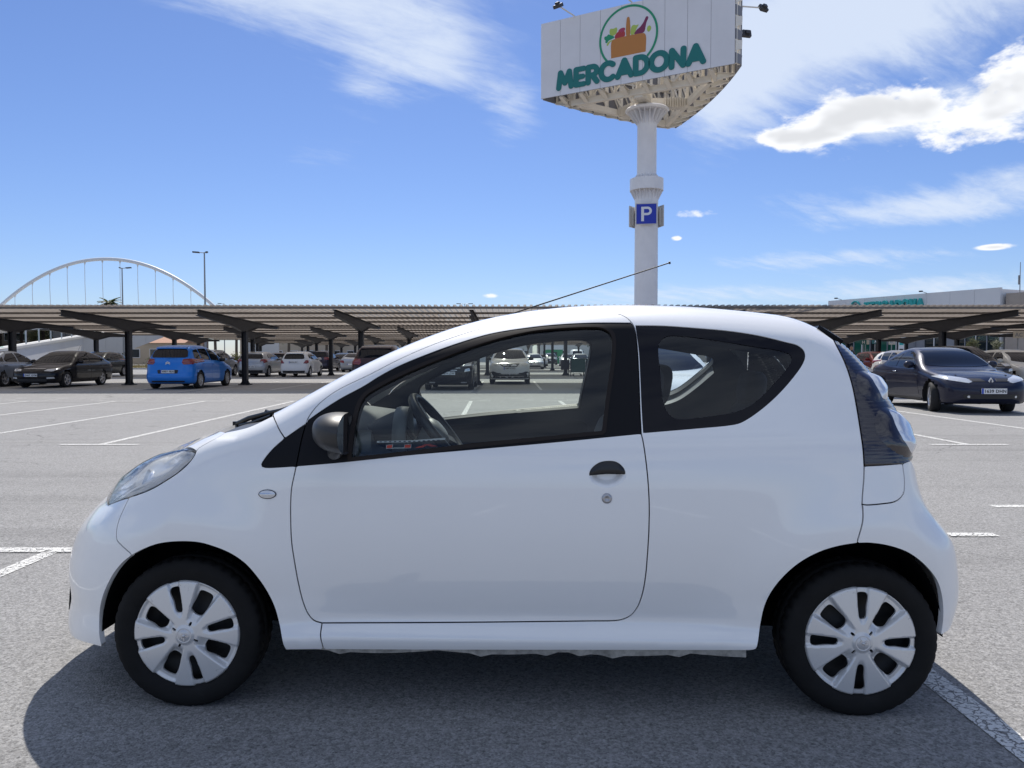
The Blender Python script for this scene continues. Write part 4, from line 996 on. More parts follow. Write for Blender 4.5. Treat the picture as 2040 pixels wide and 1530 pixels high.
# ---- wheels
def wheel_cover_geo(rot):
    """pressed cover: four slots, four wide scoops, blades between them"""
    R0 = .1935
    def pol(r, a): return (r * math.cos(a), r * math.sin(a))
    loops = [np.array([pol(R0, t) for t in np.linspace(0, 2 * math.pi, 120, endpoint=False)])]
    holes = []
    for k in range(4):
        a = rot + k * math.pi / 2
        c_, s_ = math.cos(a), math.sin(a)
        def loc(p): return [p[0] * c_ - p[1] * s_, p[0] * s_ + p[1] * c_]
        slot = curve([(.083, -.010), (.078, .0), (.083, .010), (.120, .0145), (.164, .0175), (.169, .012), (.169, -.012), (.164, -.0175), (.120, -.0145)], .006, True)
        wide = curve([(.076, -.012), (.076, .012), (.088, .023), (.125, .027), (.155, .027), (.160, .020), (.161, -.018), (.155, -.025), (.125, -.026), (.088, -.022)], .006, True)
        holes.append(np.array([loc(p) for p in slot]))
        b = a - math.radians(41); c2, s2 = math.cos(b), math.sin(b)
        holes.append(np.array([[p[0] * c2 - p[1] * s2, p[0] * s2 + p[1] * c2] for p in wide]))
        d = a - math.radians(41) ; small = curve([(.036, -.003), (.036, .003), (.050, .003), (.050, -.003)], .003, True)
        holes.append(np.array([[p[0] * c2 - p[1] * s2, p[0] * s2 + p[1] * c2] for p in small]))
    st = .0042; g_ = np.arange(-R0, R0, st); gx, gy = np.meshgrid(g_, g_); gx = gx + (np.arange(len(g_)) % 2)[:, None] * st / 2
    Gp = np.stack([gx.ravel(), gy.ravel()], 1); Gp = Gp[np.hypot(Gp[:, 0], Gp[:, 1]) < R0 - .003]
    for hl in holes: Gp = Gp[~inpoly(Gp, hl)]
    Gp = Gp[dist_poly(Gp, holes) > .0025]
    P, T = cdt([loops[0]] + holes, Gp)
    r = np.hypot(P[:, 0], P[:, 1]); an = np.arctan2(P[:, 1], P[:, 0])
    sm = lambda x, a, b: np.clip((x - a) / (b - a), 0, 1) ** 2 * (3 - 2 * np.clip((x - a) / (b - a), 0, 1))
    h = .020 - .012 * (r / R0) ** 2 - .016 * sm(r, R0 * .955, R0)
    ds = ((an - rot + math.pi / 4) % (math.pi / 2)) - math.pi / 4
    dw = ((an - rot + math.radians(41) + math.pi / 4) % (math.pi / 2)) - math.pi / 4
    half = np.interp(r, [.03, .06, .09, .13, .17, .19], [.50, .34, .30, .275, .255, .25])
    h -= .019 * sm(half - np.abs(dw), 0, .075 * .12 / np.maximum(r, .03) ) * sm(r, .042, .075) * (1 - .55 * sm(r, R0 * .90, R0 * .97))
    hs2 = np.interp(r, [.05, .09, .17, .19], [.10, .17, .125, .12])
    h -= .010 * sm(hs2 - np.abs(ds), 0, .05 * .12 / np.maximum(r, .03)) * sm(r, .06, .085)
    h += .006 * (1 - sm(r, .028, .034))
    V = np.c_[P, h]; fn = np.cross(V[T[:, 1]] - V[T[:, 0]], V[T[:, 2]] - V[T[:, 0]])
    sg = np.sign(fn[:, 2]); T[sg < 0] = T[sg < 0][:, ::-1]; fn = np.cross(V[T[:, 1]] - V[T[:, 0]], V[T[:, 2]] - V[T[:, 0]])
    N = np.zeros_like(V)
    for k in range(3): np.add.at(N, T[:, k], fn)
    N /= np.linalg.norm(N, axis=1, keepdims=True)
    # turned-in rims of the holes
    ed = {(int(t[i]), int(t[(i + 1) % 3])) for t in T for i in range(3)}; bd = [(a, b) for a, b in ed if (b, a) not in ed]
    ids = sorted({i for e in bd for i in e}); mp = {v: len(V) + k for k, v in enumerate(ids)}; m = len(ids); ids = np.array(ids)
    tang = np.zeros((m, 3))
    for a, b in bd:
        d = np.cross(V[b] - V[a], [0, 0, 1.0]); tang[mp[a] - len(V)] += d; tang[mp[b] - len(V)] += d
    tang /= np.maximum(np.linalg.norm(tang, axis=1, keepdims=True), 1e-9)
    F_ = [tuple(t) for t in T] + [(mp[b], mp[a], mp[a] + m, mp[b] + m) for a, b in bd]
    return np.vstack([V, V[ids], V[ids] - [0, 0, .008]]), F_, np.vstack([N, tang, tang])
def silver_paint():
    m = material('wheel_cover_silver', (.68, .68, .68), .32, metal=.35, coat=.5, coat_rough=.12); t = NT(m.node_tree); b = t.n['Principled BSDF']
    tc = t.new('ShaderNodeTexCoord').outputs['Object']; sp = t.new('ShaderNodeSeparateXYZ'); t.l.new(tc, sp.inputs[0])
    r = t.m('SQRT', t.m('ADD', t.m('POWER', sp.outputs[0], 2.0), t.m('POWER', sp.outputs[1], 2.0)))
    sc = t.noise(t.comb(t.m('MULTIPLY', sp.outputs[0], 1.0), t.m('MULTIPLY', sp.outputs[1], 1.0), 2.0), 46, 8, .75, 2.2)
    rub = t.m('MULTIPLY', t.step(sc, .60, .66), t.step(r, .125, .185))
    t.l.new(t.mix(t.m('MULTIPLY', rub, .6), (.68, .68, .68), (.16, .16, .165)), b.inputs['Base Color'])
    t.l.new(t.m('SUBTRACT', .35, t.m('MULTIPLY', rub, .3)), b.inputs['Metallic'])
    return m
SILVER = silver_paint()
def tyre_mesh():
    n = 168; prof = []
    R, w = .2665, .155
    pts = [(.186, .060), (.194, .068), (.203, .0725), (.215, .0765), (.229, .0775), (.240, .0765), (.2485, .0735), (.2555, .069), (.2610, .0635), (.2640, .056), (.2655, .044), (.266, .030), (.2575, .028), (.2575, .022), (.2663, .020), (.2665, 0)]
    full = [(r, z) for r, z in pts] + [(r, -z) for r, z in pts[-2::-1]]
    vs = []; fs = []; k = len(full)
    for i in range(n):
        a = 2 * math.pi * i / n; g = (i % 4) == 0
        for r, z in full:
            if g and r > .2575 and abs(z) > .029: r -= .006 if r > .262 else .003
            vs.append((r * math.cos(a), r * math.sin(a), z))
    for i in range(n):
        j = (i + 1) % n
        for p in range(k - 1): fs.append((i * k + p, j * k + p, j * k + p + 1, i * k + p + 1))
    me = bpy.data.meshes.new('tyre'); me.from_pydata(vs, [], fs); me.polygons.foreach_set('use_smooth', [True] * len(fs)); me.update(); return me
TYRE = tyre_mesh(); TYRE.materials.append(RUBBER)
def steel_mesh():
    mb = MB(); mb.lathe([(.03, .006), (.07, .006), (.085, -.004), (.13, -.01), (.165, -.004), (.176, .02), (.186, .058), (.190, .060), (.186, .05), (.178, -.06), (.186, -.07)], 48)
    mb.lathe([(0, -.02), (.10, -.02), (.115, -.03), (.115, -.05)], 40)
    return mb.mesh('steel_wheel')
STEEL = steel_mesh(); STEEL.materials.append(material('steel_wheel_black', (.012, .012, .013), .55))
def chevrons():
    mb = MB()
    for dy in (-.007, .004):
        for sx in (-1, 1):
            pl = [(0, dy + .0085, 0), (sx * .0155, dy - .0065, 0), (sx * .0155, dy - .0125, 0), (0, dy + .0020, 0)]
            if sx < 0: pl = pl[::-1]
            mb.prism(pl, (0, 0, 0), (0, 0, .0018))
    return mb.mesh('emblem')
CHEV = chevrons()
COVERS = {}
for uc, spin, side in ((0, math.radians(90 + 14), -1), (2.343, math.radians(90 - 1), -1), (0, 2.0, 1), (2.343, 2.4, 1)):
    wh = empty('wheel'); wh.parent = hero; wh.location = (uc, side * .695, .262)
    wh.rotation_euler = (math.radians(90), 0, 0) if side < 0 else (math.radians(-90), 0, 0)
    if side < 0 and uc == 0: wh.rotation_euler = (math.radians(90), 0, math.radians(0))
    link('tyre', TYRE, None, wh); link('steel_wheel', STEEL, None, wh)
    if spin not in COVERS: COVERS[spin] = wheel_cover_geo(spin if side < 0 else spin)
    c = geo_obj('wheel_cover', COVERS[spin], SILVER, wh); c.location = (0, 0, .062)
    mb = MB(); mb.lathe([(0, .0285), (.021, .0285), (.0225, .027), (.024, .0285), (.0265, .0285), (.0275, .026)], 36); mb.lathe([(.006, .0), (.006, .006), (.0, .007)], 8, Matrix.Translation((0, 0, .027)))
    cp = mb.build('hub_cap', material('hub_silver', (.60, .60, .61), .34, metal=.4, coat=.4), wh); cp.location = (0, 0, .060)
    em = link('emblem', CHEV.copy(), material('emblem_silver', (.62, .62, .64), .25, metal=.6), wh); em.scale = (.8, .8, 1); em.location = (0, 0, .0887); em.rotation_euler = (0, 0, spin + (math.radians(-60) if uc == 0 else math.radians(80)))
    mb = MB()
    for k in range(4):
        a = spin + k * math.pi / 2; mb.lathe([(0, .002), (.0022, .002), (.003, .0)], 10, Matrix.Translation((.047 * math.cos(a), .047 * math.sin(a), .0785)))
    mb.build('cover_clip', material('clip_grey', (.2, .2, .21), .5), wh)
# ---- door mirrors: a shell, flat at the back, round in front
def mirror_geo():
    n, m = 22, 30; vs = []
    c = np.array([.585, 0, .985]); a_, b_ = .113, .070
    for i in range(n + 1):
        t = i / n; v = -.735 - .20 * t
        s_ = (1 - max(0, (t - .25) / .75) ** 2.6) ** .5 if t > .25 else (.80 + .20 * math.sin(t / .25 * math.pi / 2))
        s_ = max(s_, .03)
        for j in range(m + 1):
            th = math.pi * j / m - math.pi / 2
            cu = math.copysign(abs(math.cos(th)) ** .80, math.cos(th)); cz_ = math.copysign(abs(math.sin(th)) ** .80, math.sin(th))
            vs.append((c[0] - a_ * s_ * cu, v, c[2] + .002 + b_ * s_ * cz_ - .012 * (1 - cu)))
    fs = [(i * (m + 1) + j, i * (m + 1) + j + 1, (i + 1) * (m + 1) + j + 1, (i + 1) * (m + 1) + j) for i in range(n) for j in range(m)]
    return vs, fs, n, m
mv, mf, mn, mm = mirror_geo()
for s_ in (1, -1):
    mb = MB(); mb.add([(x, y * s_, z) for x, y, z in mv], mf, 0, True)
    rim = [i * (mm + 1) for i in range(mn + 1)] + [i * (mm + 1) + mm for i in range(mn, -1, -1)]
    h = mb.build('door_mirror', BLACKPL, hero)
    pts = [Vector((mv[k][0], mv[k][1] * s_, mv[k][2])) for k in rim]
    cen = sum(pts, Vector()) / len(pts)
    mb = MB(); inn = [cen + (p - cen) * .93 + Vector((-.006, 0, 0)) for p in pts]; n_p = len(pts)
    mb.add(pts + inn, [(i, (i + 1) % n_p, n_p + (i + 1) % n_p, n_p + i) for i in range(n_p)]); mb.build('mirror_rim', BLACKPL, h, fix=False)
    mb = MB(); mb.add(inn, [tuple(range(n_p))]); mb.build('mirror_glass', material('mirror_glass', (.75, .77, .8), .0, metal=1.0), h)
    mb = MB(); mb.tube([(.53, -.70 * s_, .925), (.535, -.76 * s_, .912), (.55, -.84 * s_, .912), (.57, -.865 * s_, .925)], [.045, .030, .022, .012], 14); mb.build('mirror_arm', BLACKPL, h)
# ---- wipers and aerial
mb = MB()
pv = [atv(470, 845, -.10), atv(497, 833, -.22), atv(535, 823, -.34), atv(566, 815, -.46)]
mb.tube(pv, [.010, .011, .010, .006], 8); mb.tube([pv[0] + [0, 0, -.02], pv[0] + [0, 0, .012]], .014, 10); mb.tube([p + np.array([.01, 0, -.018]) for p in (pv[1], pv[2], pv[3])], .006, 6)
mb.tube([atv(478, 848, -.18), atv(505, 842, -.26), atv(540, 828, -.42)], [.008, .009, .006], 8)
mb.tube([atv(532, 822, -.30), atv(534, 818, -.30)], .012, 8)
mb.tube([pv[0] * [1, -1, 1], pv[1] * [1, 0, 1] + [0, .05, .0], pv[2] * [1, -.1, 1] + [0, 0, .01]], .009, 8)
mb.build('wiper', BLACKTRIM, hero)
mb = MB(); a0 = atv(958, 634, 0); a1 = atv(1334, 523.5, 0); a0 = fromtop(a0[0], 0)[0]
d_ = (a1 - a0); mb.tube([a0, a0 + d_ * .12, a1], [.006, .0032, .0026], 8); mb.tube([a1 - d_ * .004, a1 + d_ * .004], .006, 8); mb.lathe([(.014, 0), (.012, .005), (.006, .008), (0, .009)], 16, Matrix.Translation(a0))
mb.build('aerial', BLACKTRIM, hero)
# ================================================================== inside the white hatchback
INT = material('interior_navy_grey', (.040, .048, .062), .65, bump=(700, .15, .0006)); INT2 = material('interior_dark', (.018, .021, .028), .7); INTL = material('interior_light_grey', (.20, .215, .225), .5, bump=(800, .1, .0005)); SEATM = material('seat_cloth', (.020, .023, .032), .9, bump=(300, .3, .002)); SEATL = material('seat_light_cloth', (.21, .215, .22), .9, bump=(300, .3, .002)); HLN = material('headliner', (.19, .19, .185), .95)
# side trim with the same window openings, a hand's breadth inside the skin
outl = [(.48, .31), (1.90, .31), (1.93, .72), (2.48, .74), (2.42, 1.0), (2.30, 1.22), (2.20, 1.31), (1.9, 1.365), (1.4, 1.39), (1.15, 1.37), (.9, 1.295), (.62, 1.16), (.38, 1.02), (.22, .93), (.30, .74), (.46, .72)]
oq = resample(np.array(outl + [outl[0]], float), .04)[:-1]
OUT = HS.cast(np.stack([oq[:, 0], np.full(len(oq), -1.3), oq[:, 1]], 1), np.array([0, 1., 0]), 0, 1.3)
gi = on(gout, 6, True)
tg = panel_geo(HS, [OUT, gi, qi], AXS, .05, [0, -.010, -.004], off=-.040, flange=.0)
for k in (False, True):
    o = geo_obj('side_trim', tg, INT, hero, k)
    sm = lambda P, off: [tuple(p) for p in P]
    # reveal between trim and glass
    V_ = []; F_ = []; n_ = len(gi); N_ = HS.grad(gi); a = gi - N_ * .008; b = gi - N_ * .044
    for L_ in (gi, qi):
        N_ = HS.grad(L_); a = L_ - N_ * .008; b = L_ - N_ * .046; m_ = len(L_); s0 = len(V_); V_ += [tuple(p * [1, -1 if k else 1, 1]) for p in np.vstack([a, b])]; F_ += [(s0 + i, s0 + (i + 1) % m_, s0 + m_ + (i + 1) % m_, s0 + m_ + i) for i in range(m_)]
    mb = MB(); mb.add(V_, F_, 0, True); mb.build('window_reveal', INT2, o, fix=False)
rP = np.vstack([n_ := BL[us > .97], rear_top[1:-1], Mr(BL[us > .97]), (ws_top * [1, -1, 1])[1:], ws_top[::-1][1:-1]])
geo_obj('headliner', panel_geo(HS, [rP], (0, 0, 1), .06, .0, off=-.030), HLN, hero)
# door cards: a darker pocket under the armrest line
pk = curve([(.62, .80), (.72, .855), (.95, .885), (1.30, .905), (1.50, .90, 1), (1.54, .55), (1.5, .40), (.75, .40), (.60, .5)], .04, True)
PK = HS.cast(np.stack([pk[:, 0], np.full(len(pk), -1.3), pk[:, 1]], 1), np.array([0, 1., 0]), 0, 1.3)
both('door_pocket', panel_geo(HS, [PK], (0, -1, 0), .05, 0, off=-.056), INT2)
# pale sill of the rear side windows
lo_px = [(1577, 722), (1570, 731), (1544, 762), (1515, 792), (1495, 807.5), (1466, 820), (1397, 831), (1344, 833), (1326.7, 815)]
lp = on(lo_px, 6); Nl = HS.grad(lp)
for k in (-1, 1):
    a = (lp - Nl * .010); b = (lp - Nl * .085) + [0, 0, -.022]; mb = MB(); m_ = len(lp)
    mb.add([tuple(p * [1, -k, 1]) for p in np.vstack([a, b])], [(i, i + 1, m_ + i + 1, m_ + i) for i in range(m_ - 1)], 0, True); mb.build('window_ledge', PAINT, hero, fix=False)
# dashboard swept across
prof = [(.10, .930), (.22, .968), (.34, .985), (.46, .985), (.545, .968), (.585, .935), (.600, .88), (.585, .78), (.52, .62), (.48, .45)]
mb = MB(); cols = np.linspace(-.70, .70, 29); vs_ = []
for v in cols:
    k = .030 * math.exp(-((v) / .30) ** 2) - .035 * abs(v / .7) ** 3
    sft = .06 * math.exp(-(v / .22) ** 2)
    for u, z in prof: vs_.append((u + sft * (z < .97), v, z + k))
m_ = len(prof); mb.add(vs_, [(i * m_ + j, i * m_ + j + 1, (i + 1) * m_ + j + 1, (i + 1) * m_ + j) for i in range(28) for j in range(m_ - 1)], 0, True)
dash = mb.build('dashboard', material('dash_top', (.17, .18, .19), .42, bump=(500, .25, .0012)), hero, fix=False)
mb = MB(); mb.box((.25, 0, .55), (.34, .96, .56)); mb.build('bulkhead', INT2, hero); mb = MB(); mb.box((-.10, 0, .48), (.40, .9, .40)); mb.build('engine', INT2, hero); mb = MB(); mb.box((2.36, 0, .47), (.5, .96, .34)); mb.build('boot_floor', INT2, hero)
# instrument pod on the column, round vent at the corner, steering wheel
def cone(axis_a, axis_b, ra, rb, n=28, sq=1.0):
    a, b = Vector(axis_a), Vector(axis_b); d = (b - a).normalized(); x = Vector((0, 1, 0)); y = d.cross(x).normalized(); x = y.cross(d)
    return a, b, d, x, y
pa, pb = Vector((.545, -.36, .942)), Vector((.708, -.36, .935))
a, b, d, x_, y_ = cone(pa, pb, 0, 0)
mb = MB(); st = [(0, .012), (.3, .048), (.65, .077), (1.0, .097)]; nn = 32; vs_ = []
for t, r in st:
    c = pa.lerp(pb, t)
    for k in range(nn): q = 2 * math.pi * k / nn; vs_.append(c + x_ * math.cos(q) * r * 1.05 + y_ * math.sin(q) * r)
mb.add(vs_, [(i * nn + k, i * nn + (k + 1) % nn, (i + 1) * nn + (k + 1) % nn, (i + 1) * nn + k) for i in range(3) for k in range(nn)], 0, True); pod = mb.build('instrument_pod', INT, hero, fix=False)
mb = MB(); M4 = Matrix.Translation(pb) @ d.to_track_quat('Z', 'Y').to_matrix().to_4x4(); mb.lathe([(.099, -.035), (.104, -.018), (.103, .016), (.090, .020), (.084, -.005)], 40, M4); mb.build('pod_ring', INTL, pod)
mb = MB(); mb.lathe([(0, -.004), (.086, -.004)], 32, M4); mb.build('dial', INT2, pod)
va, vb = Vector((.53, -.62, .925)), Vector((.622, -.60, .923)); dv = (vb - va).normalized(); M4 = Matrix.Translation(vb) @ dv.to_track_quat('Z', 'Y').to_matrix().to_4x4()
mb = MB(); mb.lathe([(.030, -.11), (.042, -.05), (.045, .0), (.040, .004), (.034, -.012)], 32, M4); vent = mb.build('air_vent', INTL, hero); mb = MB(); mb.lathe([(0, -.012), (.035, -.012)], 24, M4)
for k in (-.018, 0, .018): mb.box(M4 @ Vector((k, 0, -.004)), (.004, .06, .006), M4.to_3x3())
mb.build('vent_blades', INT2, vent)
sc_ = Vector((.845, -.36, .945)); ax = Vector((.78, 0, .62)).normalized(); M4 = Matrix.Translation(sc_) @ ax.to_track_quat('Z', 'Y').to_matrix().to_4x4()
mb = MB(); R0, r0 = .165, .0165
mb.lathe([(R0 + r0 * math.cos(t), r0 * 1.15 * math.sin(t)) for t in np.linspace(0, 2 * math.pi, 14, endpoint=False)], 56, M4, close=True); sw = mb.build('steering_wheel', material('wheel_leather', (.022, .024, .028), .38, bump=(400, .2, .001)), hero)
mb = MB(); mb.lathe([(0, .018), (.035, .016), (.060, .004), (.066, -.02), (.05, -.05), (.03, -.09)], 28, M4); mb.build('hub_pad', INTL, sw)
mb = MB()
for a_ in (0, 120, 240): q = math.radians(a_ + 90); mb.beam(M4 @ Vector((.05 * math.cos(q), .05 * math.sin(q), -.01)), M4 @ Vector((R0 * math.cos(q), R0 * math.sin(q), 0)), .035, .012, up=ax)
mb.tube([M4 @ Vector((0, 0, -.05)), M4 @ Vector((0, 0, -.26))], .035, 12); mb.build('spokes', INT, sw)
mb = MB(); mb.tube([M4 @ Vector((.0, -.03, -.10)), M4 @ Vector((.02, -.16, -.11)), M4 @ Vector((.03, -.19, -.10))], [.010, .012, .016], 8); mb.tube([M4 @ Vector((.0, .03, -.10)), M4 @ Vector((.02, .16, -.11))], [.010, .014], 8); mb.build('column_stalk', INT2, sw)
def pad(name, c, size, tilt, mat, par, n=3.2):
    """rounded cushion"""
    vs_ = []; A, B = 18, 12; R3 = Matrix.Rotation(tilt, 3, 'Y')
    f = lambda t: math.copysign(abs(t) ** (2 / n), t)
    for i in range(B + 1):
        p = -math.pi / 2 + math.pi * i / B
        for k in range(A):
            q = 2 * math.pi * k / A; vs_.append(Vector(c) + R3 @ Vector((f(math.cos(p)) * f(math.cos(q)) * size[0] / 2, f(math.cos(p)) * f(math.sin(q)) * size[1] / 2, f(math.sin(p)) * size[2] / 2)))
    mb = MB(); mb.add(vs_, [(i * A + k, i * A + (k + 1) % A, (i + 1) * A + (k + 1) % A, (i + 1) * A + k) for i in range(B) for k in range(A)], 0, True); return mb.build(name, mat, par, fix=False)
for v, du in ((-.36, 0.0), (.36, .16)):
    s0 = pad('seat', (1.28 + du, v, .50), (.52, .48, .18), math.radians(-6), SEATM, hero); pad('backrest', (1.565 + du, v, .77), (.15, .46, .62), math.radians(14), SEATM, s0); pad('headrest', (1.665 + du, v, 1.10), (.11, .24, .20), math.radians(10), SEATM, s0)
    for sg in (-1, 1): pad('side_bolster', (1.505 + du, v + sg * .20, .83), (.11, .075, .34), math.radians(14), SEATL, s0)
bs = pad('rear_bench', (2.0, 0, .48), (.46, 1.2, .2), 0, SEATM, hero)
for v in (-.30, .30): pad('backrest', (2.20, v, .76), (.14, .56, .56), math.radians(14), SEATM, bs); pad('headrest', (2.255, v, 1.085), (.10, .26, .17), math.radians(10), SEATM, bs)
# reflected lettering low in the driver's window, built as flat coloured pieces
gl = lambda x, y, o: (lambda p: p - HS.grad(p) * o)(on([(x, y)], raw=True))[0]
RFW = material('reflection_white', (.52, .53, .53), .6); RFR = material('reflection_red', (.34, .035, .02), .6); RFD = material('reflection_dark', (.02, .025, .05), .6)
def reflection_shape(name, quads, mat, o):
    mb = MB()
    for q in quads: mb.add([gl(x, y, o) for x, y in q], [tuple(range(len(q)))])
    return mb.build(name, mat, hero.children[0] if False else RFL, fix=False)
RFL = empty('window_reflection'); RFL.parent = hero
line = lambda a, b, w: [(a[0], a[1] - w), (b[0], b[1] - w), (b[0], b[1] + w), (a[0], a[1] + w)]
reflection_shape('strip', [[(750, 877.5), (820, 876), (887, 870.8), (886, 875), (820, 880), (750, 881.5)]], RFW, .0076)
reflection_shape('strip_marks', [[(755 + k * 9.6, 878.6 - k * .16 - (max(0, k - 7)) * .28), (760 + k * 9.6, 878.4 - k * .16 - (max(0, k - 7)) * .28), (760 + k * 9.6, 880.2 - k * .16 - (max(0, k - 7)) * .28), (755 + k * 9.6, 880.4 - k * .16 - (max(0, k - 7)) * .28)] for k in range(13)], RFD, .0072)
reflection_shape('letters', [[(770, 886.5), (781, 885.5), (780, 892), (769, 892.5)], [(806, 885), (818, 884.5), (817, 891.5), (805, 891.5)], [(826, 892), (846, 884), (856, 883.5), (872, 888.5), (858, 889.5), (850, 886.5), (842, 890.5)]], RFR, .0072)
reflection_shape('letter_outline', [[(768.5, 885.7), (782.5, 884.6), (781, 891.6), (804, 890.8), (805.5, 884), (819, 883.5), (818, 892.3), (768, 893.4)]], RFW, .0078)
# ================================================================== the parked cars
CGLASS = material('car_glass_dark', (.008, .010, .015), .02, spec=.42)
BLK = material('car_black_plastic', (.018, .018, .020), .5)
HLAMP = material('headlamp', (.66, .68, .70), .12, metal=.35, coat=1.0); RLAMP = material('tail_lamp_red', (.22, .010, .012), .12, coat=1.0)
RIMM = material('alloy_rim', (.50, .50, .52), .28, metal=.7); CHR = material('bright_trim', (.62, .62, .64), .15, metal=.9)
PLATEM = material('plate_white', (.76, .76, .76), .4); PLBLUE = material('plate_blue', (.02, .07, .42), .4); PLTXT = material('plate_black', (.012, .012, .014), .5)
TY2 = material('tyre_black', (.014, .014, .015), .8)
def paint(name, col, metal=0.0, rough=.32):
    return material('paint_' + name, col, rough, metal=metal, coat=.6, coat_rough=.02, spec=.12)
class CarShell(Shell):
    def __init__(s, L, W, H, T, prof, XF, XR, S=.10, crown=.05, kf=.26, kr=.14, redge=.10, rf=.09, rr=.09, zb=.20):
        s.L, s.Wd, s.H = L, W, H; s.T0 = spl(*zip(*T)); s.pr = spl(*zip(*prof)); s.XF0 = lin(*zip(*XF)); s.XR0 = lin(*zip(*[(z, L - o) for z, o in XR]))
        s.S, s.c, s.kf, s.kr, s.re, s.rf, s.rr, s.zb = S, crown, kf, kr, redge, rf, rr, zb
        s.wb = spl([-.2, .3, .9, L * .5, L - .8, L - .2, L + .2], [W / 2 - .06, W / 2 - .025, W / 2, W / 2, W / 2, W / 2 - .03, W / 2 - .07])
    def F(s, p):
        u, v, z = p[..., 0], p[..., 1], p[..., 2]; y = np.sqrt(v * v + 1e-6); e = .03
        side = (y - s.wb(u) - s.pr(z)) * np.where(z > .9, .88, 1.)
        q = u - s.S * y * y; sl = (s.T0(q + e) - s.T0(q - e)) / (2 * e)
        top = (z - s.T0(q) + s.c * y * y) / np.sqrt(1 + sl ** 2)
        yk = (y / (s.Wd / 2)) ** 3
        fr = (s.XF0(z) + s.kf * yk - u) * .8; re = (u - s.XR0(z) + s.kr * yk) * .8
        a = rmax(side, top, s.re); b = rmax(rmax(a, fr, s.rf), re, s.rr); return rmax(b, s.zb - z, .05)
    def at(s, d, u=None, y=None, z=None):
        """surface points met from direction d: 'front', 'rear', 'top' or 'side' (near side)"""
        A = [np.ravel(k) if k is not None else None for k in (u, y, z)]; n = max(len(k) for k in A if k is not None)
        A = [np.broadcast_to(k, (n,)).astype(float) if k is not None else None for k in A]
        if d == 'front': o = np.stack([np.full(n, -.6), A[1], A[2]], 1); r = [1., 0, 0]
        if d == 'rear': o = np.stack([np.full(n, s.L + .6), A[1], A[2]], 1); r = [-1., 0, 0]
        if d == 'top': o = np.stack([A[0], A[1], np.full(n, s.H + .6)], 1); r = [0, 0, -1.]
        if d == 'side': o = np.stack([A[0], np.full(n, -s.Wd / 2 - .6), A[2]], 1); r = [0, 1., 0]
        return s.cast(o, np.array(r), 0, 2.4 if d in ('front', 'rear') else 1.7, 160)
def body_mesh(sh, wheels, rw, cell=.07):
    """closed skin cast from outside onto the shell, with the wheel openings cut out"""
    A, B, z0 = 1.0, sh.L - .8, .62; nth = int(2 * math.pi * .75 / cell); nth += nth % 2
    th = np.linspace(0, 2 * math.pi, nth, endpoint=False) + math.pi / 2
    st = [(A, b) for b in np.radians(np.linspace(-88, 0, 11))[:-1]] + [(u, 0) for u in np.linspace(A, B, int((B - A) / cell))] + [(B, b) for b in np.radians(np.linspace(0, 88, 11))[1:]]
    O = []; D = []
    for u, b in st:
        d = np.stack([np.full(nth, math.sin(b)), math.cos(b) * np.cos(th), math.cos(b) * np.sin(th)], 1)
        O.append(np.array([u, 0, z0]) + d * 2.2); D.append(-d)
    O = np.vstack(O); D = np.vstack(D); Q = np.vstack([sh.cast(O[i:i + 2500], D[i:i + 2500], .3, 2.19, 150) for i in range(0, len(O), 2500)])
    m = len(st)
    for uc in wheels:                                   # snap skin points to the round opening
        dx = Q[:, 0] - uc; dz = Q[:, 2] - (rw + .01); r = np.hypot(dx, dz); R = rw + .055; sel = (np.abs(Q[:, 1]) > .55) & (np.abs(r - R) < cell * .52)
        k = R / np.maximum(r[sel], 1e-6); Q[sel, 0] = uc + dx[sel] * k; Q[sel, 2] = rw + .01 + dz[sel] * k
    F_ = []
    for i in range(m - 1):
        for j in range(nth):
            j2 = (j + 1) % nth; f = (i * nth + j, (i + 1) * nth + j, (i + 1) * nth + j2, i * nth + j2); c = Q[list(f)].mean(0)
            if any(math.hypot(c[0] - uc, c[2] - rw - .01) < rw + .050 and abs(c[1]) > .5 for uc in wheels): continue
            F_.append(f)
    F_ += [tuple(range(nth)), tuple((m - 1) * nth + j for j in reversed(range(nth)))]
    mb = MB(); mb.add(Q, F_, 0, True)
    for uc in wheels:
        for s_ in (-1, 1):
            n = 18; vs_ = []
            for i in range(n + 1):
                a = math.radians(-20 + 220 * i / n)
                for vv in (sh.Wd / 2 - .03, sh.Wd / 2 - .36): vs_.append((uc + (rw + .07) * math.cos(a), s_ * vv, rw + .01 + (rw + .07) * math.sin(a)))
            mb.add(vs_, [(2 * i, 2 * i + 1, 2 * i + 3, 2 * i + 2) for i in range(n)], 1)
            mb.add([(uc - .42, s_ * (sh.Wd / 2 - .36), .2), (uc + .42, s_ * (sh.Wd / 2 - .36), .2), (uc + .42, s_ * (sh.Wd / 2 - .36), .8), (uc - .42, s_ * (sh.Wd / 2 - .36), .8)], [(0, 1, 2, 3)], 1)
    me = mb.mesh('body'); bm = bmesh.new(); bm.from_mesh(me); bmesh.ops.recalc_face_normals(bm, faces=bm.faces); bm.to_mesh(me); bm.free(); return me
RIMS = {}
